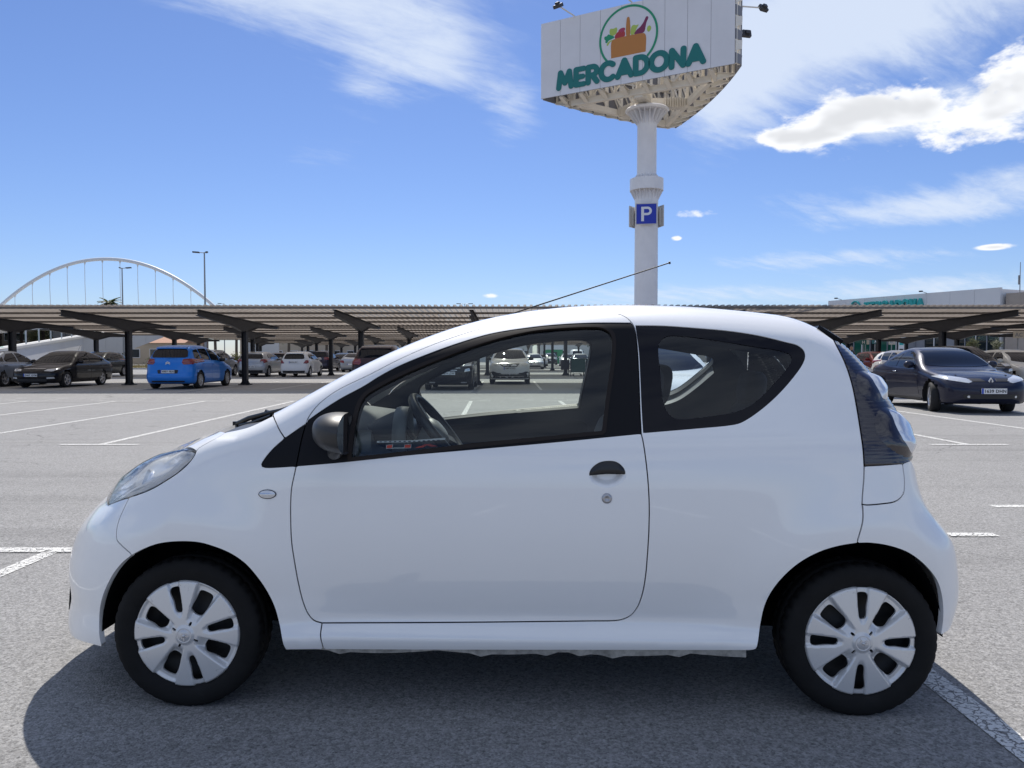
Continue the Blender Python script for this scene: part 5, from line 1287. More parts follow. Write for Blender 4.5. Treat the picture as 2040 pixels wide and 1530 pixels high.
def wheel(parent, u, v, rw, spokes=5, w=.19, rim=RIMM, steer=0.0):
    key = (round(rw, 3), spokes, w)
    if key not in RIMS:
        mb = MB(); r0 = rw * .66
        mb.lathe([(r0, -w / 2), (rw * .95, -w / 2), (rw, -w / 2 + .03), (rw, w / 2 - .03), (rw * .95, w / 2), (rw * .74, w / 2 + .004), (r0, w / 2 - .01)], 40); ty = mb.mesh('tyre'); ty.materials.append(TY2)
        mb = MB(); mb.lathe([(r0 * 1.02, w / 2 - .006), (r0 * .93, w / 2 - .002), (r0 * .90, w / 2 - .05), (r0 * .9, -w / 2)], 36); mb.lathe([(0, w / 2 - .012), (.06, w / 2 - .016), (.065, w / 2 - .05)], 20)
        mb.lathe([(0, -.01), (r0 * .9, -.01)], 28, mi=1)
        for i in range(spokes):
            a = 2 * math.pi * i / spokes; c, s = math.cos(a), math.sin(a); t = r0 * (.16 if spokes < 8 else .085)
            pl = [(.04, -t * .8), (r0 * .94, -t * 1.25), (r0 * .94, t * 1.25), (.04, t * .8)]
            mb.prism([(x * c - y * s, x * s + y * c, 0) for x, y in pl], (0, 0, w / 2 - .05), (0, 0, w / 2 - .014))
        rm = mb.mesh('rim'); RIMS[key] = (ty, rm)
    ty, rm = RIMS[key]
    e = empty('wheel'); e.parent = parent; e.location = (u, v, rw); e.rotation_euler = (math.radians(90 if v < 0 else -90), 0, steer)
    link('tyre', ty, None, e)
    if not rm.materials: rm.materials.append(rim); rm.materials.append(BLK)
    r = link('rim', rm, None, e); return e
def plate(parent, pos, nrm, text, w=.52, h=.11):
    n = Vector(nrm).normalized(); M3 = Matrix((Vector((0, 0, 1)).cross(n).normalized(), n.cross(Vector((0, 0, 1)).cross(n).normalized()).normalized(), n)).transposed()
    P = Vector(pos); mb = MB(); mb.box(P + n * .012, (w, h, .012), M3); mb.box(P + n * .015 + M3 @ Vector((-w / 2 + .022, 0, .0)), (.042, h * .97, .010), M3, 1)
    o = mb.build('number_plate', [PLATEM, PLBLUE], parent)
    if text:
        v, f = text_mesh(text, h * .66, .03, 1.08); s = (w - .085) / (v[:, 0].max() - v[:, 0].min()); v[:, 0] *= s
        mb = MB(); mb.add([P + n * .0205 + M3 @ Vector((x + .026, y, 0)) for x, y, z in v], f); mb.build('plate_text', PLTXT, o, fix=False)
    return o
def build_car(name, spec, pmat, front_plate=None, rear_plate=None):
    s = spec; sh = s['shell']; root = empty(name); wheels = (s['fo'], s['fo'] + s['wb']); rw = s['rw']; L, W = sh.L, sh.Wd
    me = body_mesh(sh, wheels, rw, s.get('cell', .07)); link('body', me, [pmat, BLK], root)
    put = lambda nm, P, ax, mat, off=.004, st=.22, both=True, par=root, fl=0.0, bg=None, gap=0.0: [geo_obj(nm, g_, mat, par, k) for g_ in [panel_geo(sh, [np.asarray(P)], ax, st, gap, off=off, flange=fl, bulge=bg)] for k in ((False, True) if both else (False,))]
    side = lambda poly, st=.10: sh.at('side', u=(q := resample(np.array(list(poly) + [poly[0]], float), st)[:-1])[:, 0], z=q[:, 1])
    def sym(poly, d, st=.10):
        q = resample(np.array(list(poly) + [poly[0]], float), st)[:-1]; return sh.at(d, y=-q[:, 0], z=q[:, 1])
    def full(poly, d, st=.10):
        q = np.array(poly, float); q = np.vstack([q * [-1, 1], q[::-1]]) if True else q
        q = resample(np.vstack([q, q[:1]]), st)[:-1]; return sh.at(d, y=q[:, 0], z=q[:, 1])
    # doors first (proud skins), then glass
    for poly in s.get('doors', []):
        d_ = put('door', side(poly), (0, -1, .15), pmat, .004, .14, fl=.010, gap=.004)
        if s.get('handles', True):
            for o_, sg in zip(d_, (-1, 1)):
                hx = max(p[0] for p in poly) - .16; hz = max(p[1] for p in poly) - s.get('hz', .13)
                q = sh.at('side', u=[hx], z=[hz])[0]; mb = MB(); mb.tube([(hx - .085, sg * (-q[1] + .012), hz), (hx - .05, sg * (-q[1] + .030), hz + .004), (hx + .05, sg * (-q[1] + .030), hz + .006), (hx + .085, sg * (-q[1] + .012), hz + .004)], .013, 8); mb.build('door_handle', s.get('handle_mat', pmat), o_)
    for poly in s['win']: put('side_window', side(poly), (0, -.9, .4), CGLASS, .006, .09, fl=.004)
    for poly in s.get('cladding', []): put('wheel_arch_trim' if s.get('suv') else 'sill_trim', side(poly), (0, -1, 0), BLK, .008, .2, fl=.01)
    u0, y0, u1, y1 = s['ws']
    yb = np.linspace(-y0, y0, 13); yt = np.linspace(y1, -y1, 11)
    P = np.vstack([sh.at('top', u=u0 + s.get('wsb', .20) * (yb / y0) ** 2, y=yb), sh.at('top', u=u1 + .05 * (yt / y1) ** 2, y=yt)])
    put('windscreen', P, (-.55, 0, .83), CGLASS, .007, .07, False)
    rwz = s['rwin']
    if rwz[0] == 'top':
        _, a, ya, b, yb_ = rwz; q1 = np.linspace(-ya, ya, 9); q2 = np.linspace(yb_, -yb_, 9)
        P = np.vstack([sh.at('top', u=a - .08 * (q1 / ya) ** 2, y=q1), sh.at('top', u=b - .14 * (q2 / yb_) ** 2, y=q2)]); put('rear_window', P, (.5, 0, .86), CGLASS, .007, .07, False)
    else:
        P = full(rwz[1], 'rear'); put('rear_window', P, (.93, 0, .36), CGLASS, .007, .08, False)
    for poly in s['head']: put('headlight', sym(poly, 'front', .05), (-.8, -.5, .3), HLAMP, .004, .06, bg=(.012, .05), fl=.006)
    for poly in s['tail']: put('tail_light', sym(poly, 'rear', .05), (.8, -.6, .1), RLAMP, .004, .06, bg=(.014, .06), fl=.006)
    for poly, mat in s.get('grille', []): put('grille', full(poly, 'front', .06), (-1, 0, .1), mat, .005, .12, False, fl=.005)
    for poly, mat in s.get('gtrim', []): put('grille_trim', full(poly, 'front', .05), (-1, 0, .1), mat, .010, .05, False, fl=.006)
    for poly, mat in s.get('rtrim', []): put('bumper_trim', full(poly, 'rear', .06), (1, 0, .1), mat, .006, .14, False, fl=.005)
    for poly, mat, nm in s.get('fsym', []): put(nm, sym(poly, 'front', .04), (-.8, -.5, .1), mat, .008, .05, fl=.006)
    for poly, mat, nm in s.get('rsym', []): put(nm, sym(poly, 'rear', .04), (.8, -.5, .1), mat, .008, .05, fl=.006)
    for u_, sg, st_ in ((wheels[0], -1, s.get('steer', 0)), (wheels[0], 1, s.get('steer', 0)), (wheels[1], -1, 0), (wheels[1], 1, 0)):
        wheel(root, u_, sg * (W / 2 - .10), rw, s.get('spokes', 5), s.get('tw', .19), steer=st_)
    mu, mz = s['mirror']; q = sh.at('side', u=[mu], z=[mz])[0]
    for sg in (-1, 1):
        mb = MB(); c = Vector((mu + .02, sg * (-q[1] + .11), mz + .05)); M4 = Matrix.Translation(c) @ Matrix.Diagonal((.075, .125, .085, 1))
        mb.lathe([(0, -1), (.55, -.85), (.9, -.45), (1, 0), (.9, .45), (.55, .85), (0, 1)], 14, M4); mb.beam((mu, sg * (-q[1] - .03), mz - .02), (mu + .01, sg * (-q[1] + .05), mz + .01), .05, .04); mb.build('door_mirror', s.get('mirror_mat', pmat), root)
    fp = sh.at('front', y=[0], z=[s['fpz']])[0]; rp = sh.at('rear', y=[0], z=[s['rpz']])[0]
    if front_plate is not None: plate(root, fp + [-.008, 0, 0], (-1, 0, 0), front_plate)
    if rear_plate is not None: plate(root, rp + [.010, 0, 0], (1, 0, 0), rear_plate)
    if s.get('spoiler'):
        a, yb_, z_ = s['spoiler']; mb = MB(); mb.prism([(a - .22, -yb_ * .98, z_ + .005), (a - .22, yb_ * .98, z_ + .005), (a + .04, yb_, z_ - .05), (a + .05, 0, z_ - .045), (a + .04, -yb_, z_ - .05)], (0, 0, -.02), (0, 0, .025)); mb.build('spoiler', s.get('spoiler_mat', pmat), root)
    if s.get('rails'):
        ra, rb = s['rails']
        for sg in (-1, 1):
            q = sh.at('top', u=np.linspace(ra, rb, 9), y=np.full(9, W * .345)); mb = MB(); mb.tube([(p[0], sg * p[1], p[2] + (.0 if i in (0, 8) else .045)) for i, p in enumerate(q)], .016, 8); mb.build('roof_rail', s.get('rail_mat', BLK), root)
    mb = MB()
    if s.get('aerial'): q = sh.at('top', u=[s['aerial']], y=[0])[0]; mb.tube([q, q + np.array([.25, 0, .28])], .006, 6); mb.build('aerial', BLK, root)
    mb = MB(); mb.box(((wheels[0] + wheels[1]) / 2, 0, .24), (L - 1.1, W - .5, .12)); mb.build('underbody', BLK, root)
    return root
def PR(belt, H, tum): return [(.1, -.10), (.22, -.035), (.38, -.012), (.58, 0), (belt - .12, -.012), (belt, -.035), (belt + .1, -.075), ((belt + H) / 2, -.035 - tum * .52), (H - .12, -.03 - tum), (H + .1, -.06 - tum * 1.3)]
def emblem_ring(parent, c, r, mat, d):
    mb = MB(); R4 = Matrix.Translation(c) @ Vector(d).to_track_quat('Z', 'Y').to_matrix().to_4x4(); mb.lathe([(r, 0), (r, .012), (r * .82, .012), (r * .82, 0)], 24, R4); mb.beam(Vector(c) - Vector((0, r * 1.2, 0)), Vector(c) + Vector((0, r * 1.2, 0)), .014, .014); mb.build('emblem', mat, parent)
SPEC = {}
SPEC['liftback'] = dict(shell=CarShell(4.57, 1.77, 1.46, [(0, .62), (.25, .745), (.5, .82), (1.0, .91), (1.25, .95), (1.5, 1.09), (1.9, 1.30), (2.2, 1.41), (2.6, 1.455), (3.0, 1.44), (3.4, 1.355), (3.8, 1.21), (4.1, 1.075), (4.35, 1.02), (4.7, .98)],
    PR(.93, 1.46, .23), [(.1, .12), (.25, .03), (.45, .0), (.6, .01), (.72, .05), (.85, .16)], [(.1, .15), (.3, .03), (.5, 0), (.7, .02), (.9, .05), (1.05, .10), (1.2, .3)]), fo=.92, wb=2.58, rw=.315, spokes=5,
    win=[[(1.66, .965), (2.58, .985), (2.58, 1.35), (2.27, 1.345), (1.98, 1.23)], [(2.66, .985), (3.42, 1.0), (3.46, 1.10), (3.16, 1.315), (2.66, 1.355)], [(3.50, 1.005), (3.86, 1.02), (3.50, 1.215)]],
    doors=[[(1.42, .36), (2.62, .34), (2.62, .955), (1.50, .93)], [(2.62, .34), (3.36, .36), (3.60, .72), (3.60, .97), (2.62, .955)]], ws=(1.30, .70, 2.10, .53), rwin=('top', 3.28, .50, 4.02, .60),
    head=[[(.43, .66), (.50, .73), (.80, .76), (.86, .72), (.72, .64)]], grille=[([(.38, .60), (.42, .735), (0, .735), (0, .60)], BLK), ([(.55, .26), (.56, .36), (0, .36), (0, .26)], BLK)],
    gtrim=[([(.43, .735), (.43, .755), (0, .755), (0, .735)], CHR)], fsym=[([(.56, .36), (.56, .42), (.78, .43), (.80, .37)], HLAMP, 'fog_light')], tail=[[(.50, .70), (.54, .90), (.80, .92), (.84, .74)]], mirror=(1.72, .96), fpz=.50, rpz=.60, aerial=3.2,
    cladding=[[(1.30, .24), (3.15, .24), (3.15, .27), (1.30, .27)]])
SPEC['mpv'] = dict(shell=CarShell(4.47, 1.83, 1.66, [(0, .66), (.3, .83), (.7, .95), (1.0, 1.04), (1.3, 1.20), (1.7, 1.42), (2.1, 1.57), (2.5, 1.64), (3.0, 1.655), (3.6, 1.63), (4.0, 1.58), (4.3, 1.52), (4.6, 1.42)],
    PR(1.0, 1.66, .25), [(.1, .12), (.25, .03), (.45, 0), (.6, .01), (.75, .07), (.9, .2)], [(.1, .16), (.26, .05), (.40, 0), (.52, .0), (.58, .04), (.8, .06), (.98, .08), (1.12, .13), (1.3, .26), (1.5, .42), (1.66, .6)], kr=.20), fo=.90, wb=2.73, rw=.325, spokes=9,
    win=[[(1.20, 1.04), (1.62, 1.05), (1.62, 1.30)], [(1.70, 1.05), (2.50, 1.08), (2.50, 1.52), (2.05, 1.49), (1.70, 1.33)], [(2.58, 1.08), (3.36, 1.11), (3.36, 1.51), (2.58, 1.525)], [(3.44, 1.115), (3.98, 1.15), (3.86, 1.44), (3.44, 1.50)]],
    doors=[[(1.40, .36), (2.54, .33), (2.54, 1.04), (1.55, 1.0)], [(2.54, .33), (3.22, .36), (3.46, .75), (3.46, 1.075), (2.54, 1.04)]], ws=(1.02, .74, 1.95, .56), rwin=('rear', [(.62, 1.17), (.67, 1.22), (.60, 1.47), (.40, 1.50), (0, 1.51)]),
    head=[[(.50, .70), (.55, .80), (.82, .86), (.86, .78)]], tail=[[(.50, .99), (.56, .915), (.86, .93), (.90, 1.02), (.86, 1.14), (.53, 1.125)]], mirror=(1.62, 1.04), fpz=.45, rpz=.655, spoiler=(4.03, .56, 1.575),
    rtrim=[([(.36, .585), (.39, .72), (0, .72), (0, .585)], BLK), ([(.60, .26), (.62, .32), (0, .32), (0, .26)], BLK)], grille=[([(.45, .30), (.50, .42), (0, .42), (0, .30)], BLK)], handle_mat=None, mirror_mat=BLK)
del SPEC['mpv']['handle_mat']
SPEC['hatch'] = dict(shell=CarShell(3.95, 1.70, 1.50, [(0, .62), (.25, .78), (.6, .89), (.85, .95), (1.1, 1.10), (1.5, 1.30), (1.9, 1.44), (2.3, 1.495), (2.8, 1.49), (3.3, 1.44), (3.65, 1.38), (3.8, 1.33), (4.1, 1.2)],
    PR(.96, 1.5, .22), [(.1, .12), (.25, .03), (.45, 0), (.6, .01), (.75, .08), (.9, .25)], [(.1, .16), (.25, .05), (.42, 0), (.58, .02), (.75, .07), (.95, .10), (1.1, .17), (1.25, .29), (1.4, .42), (1.55, .6)], kr=.20), fo=.80, wb=2.51, rw=.295, spokes=7,
    win=[[(1.42, 1.0), (2.18, 1.02), (2.18, 1.385), (1.86, 1.37), (1.60, 1.24)], [(2.26, 1.02), (2.92, 1.06), (2.92, 1.36), (2.26, 1.385)], [(3.0, 1.075), (3.34, 1.12), (3.20, 1.29), (3.0, 1.34)]],
    doors=[[(1.18, .34), (2.22, .31), (2.22, .985), (1.30, .95)], [(2.22, .31), (2.85, .34), (3.05, .68), (3.05, 1.03), (2.22, .985)]], ws=(.90, .68, 1.72, .52), rwin=('rear', [(.57, 1.05), (.60, 1.10), (.52, 1.33), (0, 1.36)]),
    head=[[(.42, .68), (.48, .78), (.74, .88), (.80, .80)]], tail=[[(.55, .80), (.66, .97), (.80, 1.0), (.82, .86), (.76, .78)]], mirror=(1.42, 1.0), fpz=.44, rpz=.86, rtrim=[([(.62, .25), (.66, .37), (0, .37), (0, .25)], BLK)],
    grille=[([(.40, .26), (.50, .42), (0, .42), (0, .26)], BLK)], spoiler=(3.60, .50, 1.42), cell=.075)
SPEC['hatch2'] = dict(SPEC['hatch'], shell=CarShell(4.20, 1.77, 1.50, [(0, .62), (.25, .78), (.6, .89), (.9, .95), (1.15, 1.09), (1.6, 1.31), (2.0, 1.44), (2.4, 1.495), (2.9, 1.49), (3.4, 1.43), (3.8, 1.36), (4.0, 1.31), (4.3, 1.2)],
    PR(.97, 1.5, .22), [(.1, .12), (.25, .03), (.45, 0), (.6, .01), (.75, .08), (.9, .25)], [(.1, .16), (.25, .05), (.42, 0), (.66, .0), (.72, .05), (.95, .07), (1.1, .14), (1.25, .27), (1.4, .42), (1.55, .6)], kr=.22), fo=.86, wb=2.60, rw=.31,
    win=[[(1.50, 1.0), (2.30, 1.02), (2.30, 1.385), (1.96, 1.37), (1.68, 1.24)], [(2.38, 1.02), (3.06, 1.06), (3.06, 1.36), (2.38, 1.385)], [(3.14, 1.075), (3.46, 1.12), (3.30, 1.30), (3.14, 1.33)]],
    doors=[[(1.25, .34), (2.34, .31), (2.34, .985), (1.38, .95)], [(2.34, .31), (3.0, .34), (3.22, .68), (3.22, 1.03), (2.34, .985)]], ws=(.95, .70, 1.80, .54), rwin=('rear', [(.66, 1.07), (.68, 1.12), (.56, 1.36), (0, 1.39)]),
    tail=[[(.52, .90), (.58, 1.04), (.84, 1.05), (.86, .86), (.72, .80), (.70, .92)]], rpz=.60, spoiler=(3.76, .52, 1.40), mirror=(1.50, 1.0), rtrim=[([(.66, .25), (.70, .40), (0, .40), (0, .25)], BLK)])
_suv = dict(fo=.86, wb=2.60, rw=.335, spokes=5, suv=True,
    win=[[(1.55, 1.06), (2.30, 1.08), (2.30, 1.46), (2.02, 1.45), (1.72, 1.31)], [(2.38, 1.08), (3.02, 1.10), (3.02, 1.44), (2.38, 1.46)], [(3.10, 1.12), (3.52, 1.19), (3.40, 1.37), (3.10, 1.42)]],
    doors=[[(1.28, .44), (2.34, .42), (2.34, 1.045), (1.40, 1.0)], [(2.34, .42), (2.98, .44), (3.20, .76), (3.20, 1.07), (2.34, 1.045)]], ws=(1.00, .72, 1.80, .56), rwin=('rear', [(.60, 1.14), (.63, 1.19), (.54, 1.42), (0, 1.45)]),
    tail=[[(.56, .92), (.62, 1.08), (.84, 1.10), (.86, .95)]], mirror=(1.50, 1.06), fpz=.70, rpz=.80, rails=(1.9, 3.6), cladding=[[(1.22, .26), (3.15, .26), (3.15, .42), (1.22, .42)]], rtrim=[([(.70, .28), (.74, .48), (0, .48), (0, .28)], BLK)], mirror_mat=BLK)
_suvT = [(0, .80), (.2, .92), (.5, .99), (.9, 1.05), (1.15, 1.18), (1.5, 1.37), (1.9, 1.53), (2.3, 1.595), (2.8, 1.595), (3.4, 1.555), (3.8, 1.50), (4.0, 1.45), (4.3, 1.3)]
_suvX = ([(.1, .14), (.3, .03), (.5, 0), (.75, .0), (.9, .04), (1.0, .14)], [(.1, .18), (.3, .04), (.5, 0), (.8, .03), (1.05, .07), (1.2, .16), (1.4, .32), (1.6, .52)])
SPEC['suv'] = dict(_suv, shell=CarShell(4.21, 1.78, 1.605, _suvT, PR(1.03, 1.6, .22), *_suvX, kf=.24, kr=.2),
    head=[[(.52, .80), (.48, .90), (.80, .95), (.83, .86), (.62, .79)]], grille=[([(.30, .76), (.45, .90), (0, .90), (0, .76)], BLK), ([(.84, .27), (.86, .52), (.72, .57), (.52, .50), (.40, .50), (.36, .43), (0, .43), (0, .27)], BLK)],
    gtrim=[([(.47, .90), (.47, .915), (0, .915), (0, .90)], CHR), ([(.46, .44), (.46, .46), (0, .46), (0, .44)], CHR), ([(.62, .335), (.62, .365), (0, .365), (0, .335)], CHR)], fsym=[])
SPEC['suv_dark'] = dict(_suv, shell=CarShell(4.15, 1.77, 1.65, [(a, b + (.03 if a > 1 else .0)) for a, b in _suvT], PR(1.03, 1.65, .22), *_suvX, kf=.24, kr=.2),
    head=[[(.50, .86), (.46, .95), (.78, 1.0), (.84, .93), (.80, .88)]], grille=[([(.34, .72), (.47, .84), (.42, .95), (0, .95), (0, .72)], BLK)],
    gtrim=[([(.45, .945), (.45, .962), (0, .962), (0, .945)], CHR), ([(.46, .865), (.46, .882), (0, .882), (0, .865)], CHR), ([(.46, .79), (.46, .807), (0, .807), (0, .79)], CHR), ([(.34, .715), (.34, .732), (0, .732), (0, .715)], CHR)],
    fsym=[([(.58, .66), (.60, .76), (.76, .80), (.78, .70)], HLAMP, 'fog_light'), ([(.46, .27), (.46, .31), (.66, .31), (.66, .27)], CHR, 'bumper_trim')], fpz=.62)
SPEC['coupe'] = dict(shell=CarShell(4.36, 1.78, 1.40, [(0, .60), (.2, .715), (.5, .80), (.9, .875), (1.2, .925), (1.38, .985), (1.7, 1.165), (2.05, 1.32), (2.4, 1.390), (2.75, 1.385), (3.1, 1.29), (3.4, 1.14), (3.6, 1.055), (3.85, 1.02), (4.2, .99), (4.5, .93)],
    PR(.90, 1.4, .235), [(.1, .10), (.25, .025), (.42, 0), (.55, .0), (.66, .035), (.75, .12), (.85, .26)], [(.1, .16), (.3, .04), (.5, 0), (.75, .02), (.95, .05), (1.1, .12)], kf=.28, kr=.2, crown=.045), fo=.90, wb=2.52, rw=.315, spokes=6, steer=math.radians(-17), cell=.05, tw=.205,
    win=[[(1.66, .935), (2.66, .955), (2.66, 1.295), (2.36, 1.31), (2.08, 1.225)], [(2.71, .957), (3.30, .975), (3.02, 1.175), (2.71, 1.275)]],
    doors=[[(1.42, .34), (2.70, .30), (2.86, .60), (2.86, .935), (1.55, .905)]], ws=(1.30, .72, 2.06, .565), rwin=('top', 3.08, .50, 3.52, .60),
    head=[[(.36, .665), (.42, .725), (.80, .80), (.875, .76), (.83, .70), (.46, .635)]], grille=[([(.40, .665), (.43, .725), (.13, .725), (.13, .665)], BLK), ([(.56, .315), (.58, .405), (0, .405), (0, .315)], BLK)], fsym=[([(.46, .335), (.46, .385), (.51, .385), (.51, .335)], HLAMP, 'fog_light')],
    tail=[[(.56, .82), (.60, .95), (.82, .95), (.82, .85)]], mirror=(1.78, .95), fpz=.475, rpz=.55, handle_mat=CHR, hz=.10, cladding=[[(1.28, .235), (3.10, .235), (3.10, .27), (1.28, .27)]])
SPEC['van'] = dict(shell=CarShell(5.0, 1.95, 2.2, [(0, .85), (.25, 1.05), (.6, 1.15), (.9, 1.45), (1.3, 1.85), (1.6, 2.1), (2.0, 2.18), (3, 2.2), (4.5, 2.19), (5.1, 2.15)], PR(1.2, 2.2, .16), [(.1, .12), (.3, .03), (.6, 0), (.9, .05), (1.1, .2)], [(.1, .1), (.4, 0), (1.2, .02), (2.2, .12)], kr=.05),
    fo=.95, wb=3.1, rw=.34, spokes=5, win=[[(1.25, 1.25), (2.0, 1.25), (2.0, 1.85), (1.65, 1.85)]], ws=(.68, .78, 1.40, .66), rwin=('rear', [(.62, 1.3), (.62, 1.85), (0, 1.85)]), head=[[(.55, .80), (.58, 1.0), (.85, 1.05), (.88, .85)]], tail=[[(.80, 1.0), (.80, 1.4), (.90, 1.4), (.90, 1.0)]], mirror=(1.2, 1.25), fpz=.5, rpz=.9, handles=False, cell=.10)
SPEC['saloon'] = dict(SPEC['liftback'], rwin=('top', 3.35, .50, 3.90, .58))
P_ = dict(blue=paint('metallic_blue', (.020, .20, .66), .15), navy=paint('dark_navy', (.012, .014, .032), .2), black=paint('black', (.008, .008, .012), .1), white=paint('white', (.76, .765, .77)), silver=paint('silver', (.40, .41, .43), .55), grey=paint('dark_grey_green', (.055, .062, .062), .4),
    maroon=paint('maroon', (.040, .017, .020), .3), dgrey=paint('graphite', (.035, .036, .042), .4), red=paint('red', (.20, .012, .014), .1), cream=paint('warm_white', (.66, .66, .63)), violet=paint('dark_violet', (.040, .036, .055), .4), sblue=paint('silver_blue', (.34, .38, .44), .5))
def place(o, X, Ynose, face='cam', rot=0.0, label=None, group=None):
    """face 'cam': nose towards the camera; 'away': tail towards the camera"""
    o.location = (X, Ynose, 0); o.rotation_euler = (0, 0, math.radians((90 if face == 'cam' else -90) + rot)); return tag(o, label, 'car', group)
def recolour(o, mat):
    for c in o.children:
        if c.name.split('.')[0] in ('body', 'door', 'spoiler', 'door_mirror') and c.material_slots:
            c.material_slots[0].link = 'OBJECT'; c.material_slots[0].material = mat
    return o
GRP = 'cars parked under and beside the canopies'
# near ones, each with its own face
convertible = place(build_car('parked_coupe', SPEC['coupe'], P_['navy'], '1639 DHN', ''), 10.19, 16.25, 'cam', -3, 'dark navy hardtop coupe with steered front wheels, plate 1639 DHN, right of the white car', GRP)
mb = MB(); n_ = SPEC['coupe']['shell'].at('front', y=[0], z=[.675])[0]
for o_, i_ in (((0, .085), (.0, .045)),): pass
dm = lambda w, h: [(0, h), (w, 0), (0, -h), (-w, 0)]
for k in range(4):
    A_, B_ = dm(.052, .078), dm(.026, .045); a1, a2, b1, b2 = A_[k], A_[(k + 1) % 4], B_[k], B_[(k + 1) % 4]
    mb.prism([(n_[0] - .012, p[0], n_[2] + p[1]) for p in (a1, a2, b2, b1)], (-.012, 0, 0), (.006, 0, 0))
mb.build('emblem', CHR, convertible); convertible.scale = (1, 1, 1.035)
# body-colour rubbing strip over the bumper and the side indicator
place(build_car('parked_mpv', SPEC['mpv'], P_['blue'], '', '4997 FRN'), -12.72, 28.35 + 4.47, 'away', 0, 'bright blue people carrier, tail lights red, plate 4997 FRN, nose in under front canopy', GRP)
bm_ = bpy.data.objects['parked_mpv']; q_ = SPEC['mpv']['shell'].at('rear', y=[0], z=[.95])[0]
mb = MB()
for dz in (0, .045):
    for sg in (-1, 1): mb.beam((q_[0] + .008, 0, .975 + dz), (q_[0] + .004, sg * .085, .925 + dz), .012, .020)
mb.build('emblem', CHR, bm_)
mb = MB(); mb.prism([(q_[0] + .03, -.1, 1.17), (q_[0] + .03, .32, 1.175), (q_[0] + .03, .32, 1.19), (q_[0] + .03, -.1, 1.19)], (-.06, 0, .0), (-.045, 0, .0)); mb.build('rear_wiper', BLK, bm_)
octa = place(build_car('parked_saloon', SPEC['liftback'], P_['black'], '3467 GVM', ''), -18.32, 29.25, 'cam', 0, 'black saloon facing the camera, plate 3467 GVM, chrome-rimmed grille, under front canopy', GRP)
cross = place(build_car('parked_crossover', SPEC['suv'], P_['white'], '5689 KWD', ''), -.10, 33.25, 'cam', 0, 'white crossover with black lower bumper, facing the camera, framed by the door window', GRP)
emblem_ring(cross, SPEC['suv']['shell'].at('front', y=[0], z=[.845])[0] + [-.012, 0, 0], .055, CHR, (-1, 0, 0))
eco = place(build_car('parked_crossover', SPEC['suv_dark'], P_['black'], '4874 LDW', ''), -2.28, 27.3, 'cam', 0, 'black crossover with barred chrome grille, plate 4874 LDW, seen through the door window', GRP)
yar = place(build_car('parked_hatchback', SPEC['hatch'], P_['white'], '', '8534 JKY'), -12.72, 44.7 + 3.95, 'away', 0, 'white hatchback with black lower bumper and rear plate, between silver hatchback and canopy post', GRP)
c4 = place(build_car('parked_hatchback', SPEC['hatch2'], P_['silver'], '', '7190 GSL'), -15.25, 44.8 + 4.2, 'away', 0, 'silver hatchback with wide dark rear window, behind the front canopy post', GRP)
man = [
 ('parked_saloon', octa, P_['sblue'], -21.15, 29.7 + 4.57, 'away', 'pale silver saloon cut by the left frame edge, beside the black saloon'),
 ('parked_hatchback', c4, P_['grey'], -24.75, 43.9, 'cam', 'dark grey-green hatchback behind the tail of the black saloon'),
 ('parked_crossover', cross, P_['silver'], -18.05, 44.4 + 4.21, 'away', 'silver crossover with roof rails, right behind the blue people carrier'),
 ('parked_mpv', bm_, P_['violet'], -15.25, 60.2 + 4.47, 'away', 'dark violet people carrier in the third row, right of the white hatchback'),
 ('parked_hatchback', yar, P_['maroon'], -18.4, 60.0 + 3.95, 'away', 'dark red hatchback showing only its roof above the silver hatchback'),
 ('parked_hatchback', yar, P_['black'], -15.0, 66.0, 'cam', 'black hatchback in shade between violet people carrier and small silver saloon'),
 ('parked_saloon', octa, P_['silver'], -12.1, 57.7 + 4.57, 'away', 'small-looking silver saloon with red lamps, third row, left of the maroon people carrier'),
 ('parked_mpv', bm_, P_['maroon'], -5.0, 27.9 + 4.47, 'away', 'maroon people carrier with clear-framed tail lights, cut by the white windscreen pillar'),
 ('parked_crossover', eco, P_['black'], -4.3, 64.0, 'cam', 'black crossover in deep shade, left of post and behind plate 4874 LDW'),
 ('parked_saloon', octa, P_['silver'], 2.05, 70.0, 'cam', 'silver saloon facing the camera, right behind the white crossover'),
 ('parked_saloon', octa, P_['white'], 3.45, 92.0, 'cam', 'white saloon farther back, between silver saloon and dark crossover'),
 ('parked_crossover', eco, P_['dgrey'], 5.35, 105.0, 'cam', 'dark grey crossover far off, under the green booth'),
 ('parked_hatchback', yar, P_['white'], 6.45, 88.0, 'cam', 'white hatchback far off, behind the litter bin post'),
 ('parked_saloon', octa, P_['sblue'], 6.55, 71.5, 'cam', 'pale blue-grey saloon behind the trolley shelter'),
 ('parked_crossover', eco, P_['dgrey'], 17.35, 27.7, 'cam', 'dark grey crossover with roof rails, behind the navy coupe'),
 ('parked_hatchback', yar, P_['cream'], 20.35, 29.2, 'cam', 'white hatchback at the right frame edge, beside dark grey crossover'),
 ('parked_hatchback', c4, P_['white'], 18.2, 33.2, 'cam', 'white hatchback whose roof shows left of the navy coupe roof'),
 ('parked_hatchback', yar, P_['red'], 21.7, 43.6, 'cam', 'red hatchback between tail light of the white car and the navy coupe'),
 ('parked_saloon', octa, P_['cream'], 27.0, 60.0, 'cam', 'pale saloon whose roof shows behind the red hatchback'),
 ('parked_saloon', octa, P_['black'], 12.7, 28.4, 'cam', 'black saloon right beside the ribbed tail light of the white car'),
 ('parked_hatchback', c4, P_['white'], 2.72, 12.6, 'cam', 'white hatchback close behind, seen through the rear side window'),
]
